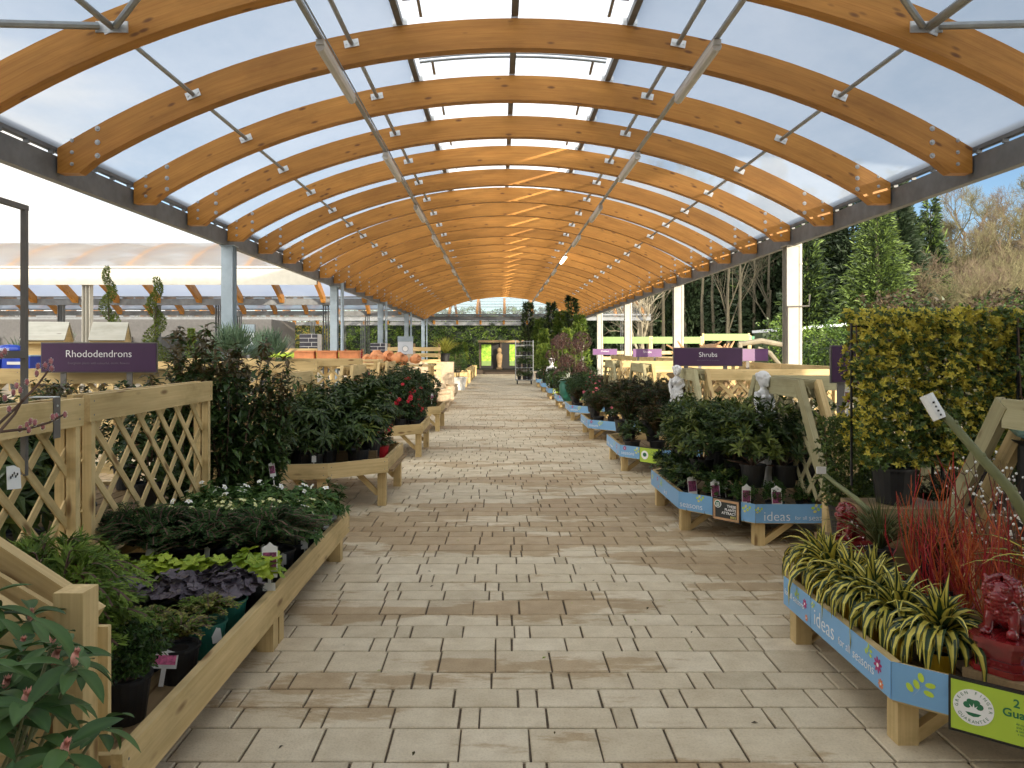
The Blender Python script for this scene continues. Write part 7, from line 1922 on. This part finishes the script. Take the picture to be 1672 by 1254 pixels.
def bare_mesh(H, seed_, depth=5, r0=0.16, spread=0.55, mat='twig_brown', fan=3, low=0.3):
    random.seed(seed_); mb = MB()
    def br(p, d, l, r_, dep):
        q = p + d * l * 0.5 + rv() * l * 0.05; e = p + (d + rv() * 0.12 + Z * 0.05).normalized() * l
        mb.tube([p, q, e], [r_, r_ * 0.8, r_ * 0.6], 5 if dep > 3 else 3, 0, cap=False)
        if dep == 0: return
        for i in range(fan + (1 if dep < 3 else 0)):
            o = q.lerp(e, U(-0.6, 1.0)) if dep < depth else p + (e - p) * U(low, 1.0); nd = (d + rv() * spread * (1.3 if dep < 3 else 1) + Z * 0.12).normalized()
            br(o, nd, l * U(0.5, 0.75), max(0.008, r_ * 0.5), dep - 1)
    br(Vector((0, 0, -0.2)), Vector((U(-.05, .05), 0, 1)).normalized(), H * 0.42, r0, depth)
    return mb.mesh('branches', [mat])
def bare_full(H, seed_, mat, fan=4):
    return bare_mesh(H, seed_, 5, 0.13, 0.7, mat, fan, 0.25)
BM = [bare_full(8, 1, 'twig_brown'), bare_full(8, 2, 'twig_olive'), bare_full(8, 3, 'twig_brown', 3)]
PM = [bare_mesh(14, 11, 4, 0.12, 0.45, 'bark_wood', 3, 0.5), bare_mesh(14, 12, 4, 0.11, 0.5, 'bark_wood', 3, 0.6)]
PALE = bare_mesh(9, 21, 4, 0.20, 0.6, 'bark_pale', 4, 0.3)
for i in range(10):
    px = 1060 + i * 22 + U(-5, 5); Y = 50 + U(-2, 3); c = at(px, 570, Y)
    t = thing('bare_tree', f'tall thin bare trunk, {ORD[i]} from the left at the edge of the dark wood', 'tree', (c.x, Y, -0.1), U(0, 6), 'bare trunks at the wood edge')
    if i % 3 == 0: put('branches', PM[i % 2], t)
    m_ = MB(); h_ = U(9, 12); m_.tube([(0, 0, -.2), (U(-.3, .3), 0, h_ * .5), (U(-.4, .4), 0.1, h_)], [0.14, 0.10, 0.04], 7); m_.build('trunk', 'bark_wood', t)
c = at(1048, 560, 46); t = thing('bare_tree', 'pale sunlit bare tree between the second and third right columns', 'tree', (c.x, 46, -0.1), 0.5); put('branches', PALE, t)
# hill with winter scrub on the right
hm = MB(); nx, ny = 26, 16
for j in range(ny + 1):
    for i in range(nx + 1):
        x = 22 + i * 3.2; y = 44 + j * 5; u = max(0, (x - 24) / 26); h = 12.0 * min(1, u) ** 1.1 * min(1, max(0, (y - 46) / 26)) + 1.2 * math.sin(x * .3) * math.sin(y * .21) * min(1, u) + max(0, (x - 50)) * 0.12
        hm.vert((x, y, -0.3 + max(0, h) * 1.0))
for j in range(ny):
    for i in range(nx):
        q = j * (nx + 1) + i; hm.face((q, q + 1, q + nx + 2, q + nx + 1))
tag(hm.build('hill', 'earth', smooth=True), 'brown winter hillside rising right of the conifers', 'hill', kind='structure')
def hz(x, y):
    u = max(0, (x - 24) / 26); return -0.3 + 12.0 * min(1, u) ** 1.1 * min(1, max(0, (y - 46) / 26)) + max(0, (x - 50)) * 0.12
random.seed(95)
for i in range(60):
    row = i // 12; Y = 46 + row * 6.5 + U(-1.5, 1.5); px = 1472 + (i % 12) * 21 + U(-9, 9); c = at(px, 500, Y)
    z = hz(c.x, Y); s = U(0.75, 1.2) if row < 4 else U(0.95, 1.4)
    t = thing('bare_tree', f'bare brown tree, {ORD[i % 12]} from the left in hillside rank {("one","two","three","four","five")[row]} counting uphill', 'tree', (c.x, Y, z - 0.2), U(0, 6), 'bare trees on the hillside', s)
    put('branches', BM[i % 3], t)
# scrub on the hill
random.seed(97); mb = MB()
for _ in range(16000):
    Y = U(45, 80); px = U(1465, 1700); x = (px - 815) / F * Y; z = hz(x, Y) + U(0, 2.6)
    d = (rv() + Z * 0.8).normalized(); mb.leaf1(Vector((x, Y, z)), d, d.cross(rv()).normalized(), U(.3, .7), 0.07, random.randrange(2))
tag(mb.build('undergrowth', ['beech_leaf', 'juniper_brown']), 'tangled brown undergrowth covering the hillside', 'undergrowth', kind='stuff')
# small bare trees over the left canopy
for i, (px, Y, s) in enumerate(((-5, 75, 1.7), (330, 80, 1.35), (355, 78, 1.25), (300, 85, 1.3))):
    c = at(px, 560, Y); t = thing('bare_tree', f'distant bare treetop above the left canopy roof, {ORD[i]} of those in view', 'tree', (c.x, Y, -0.2), i, 'bare treetops above the left canopy', s); put('branches', BM[i % 3], t)
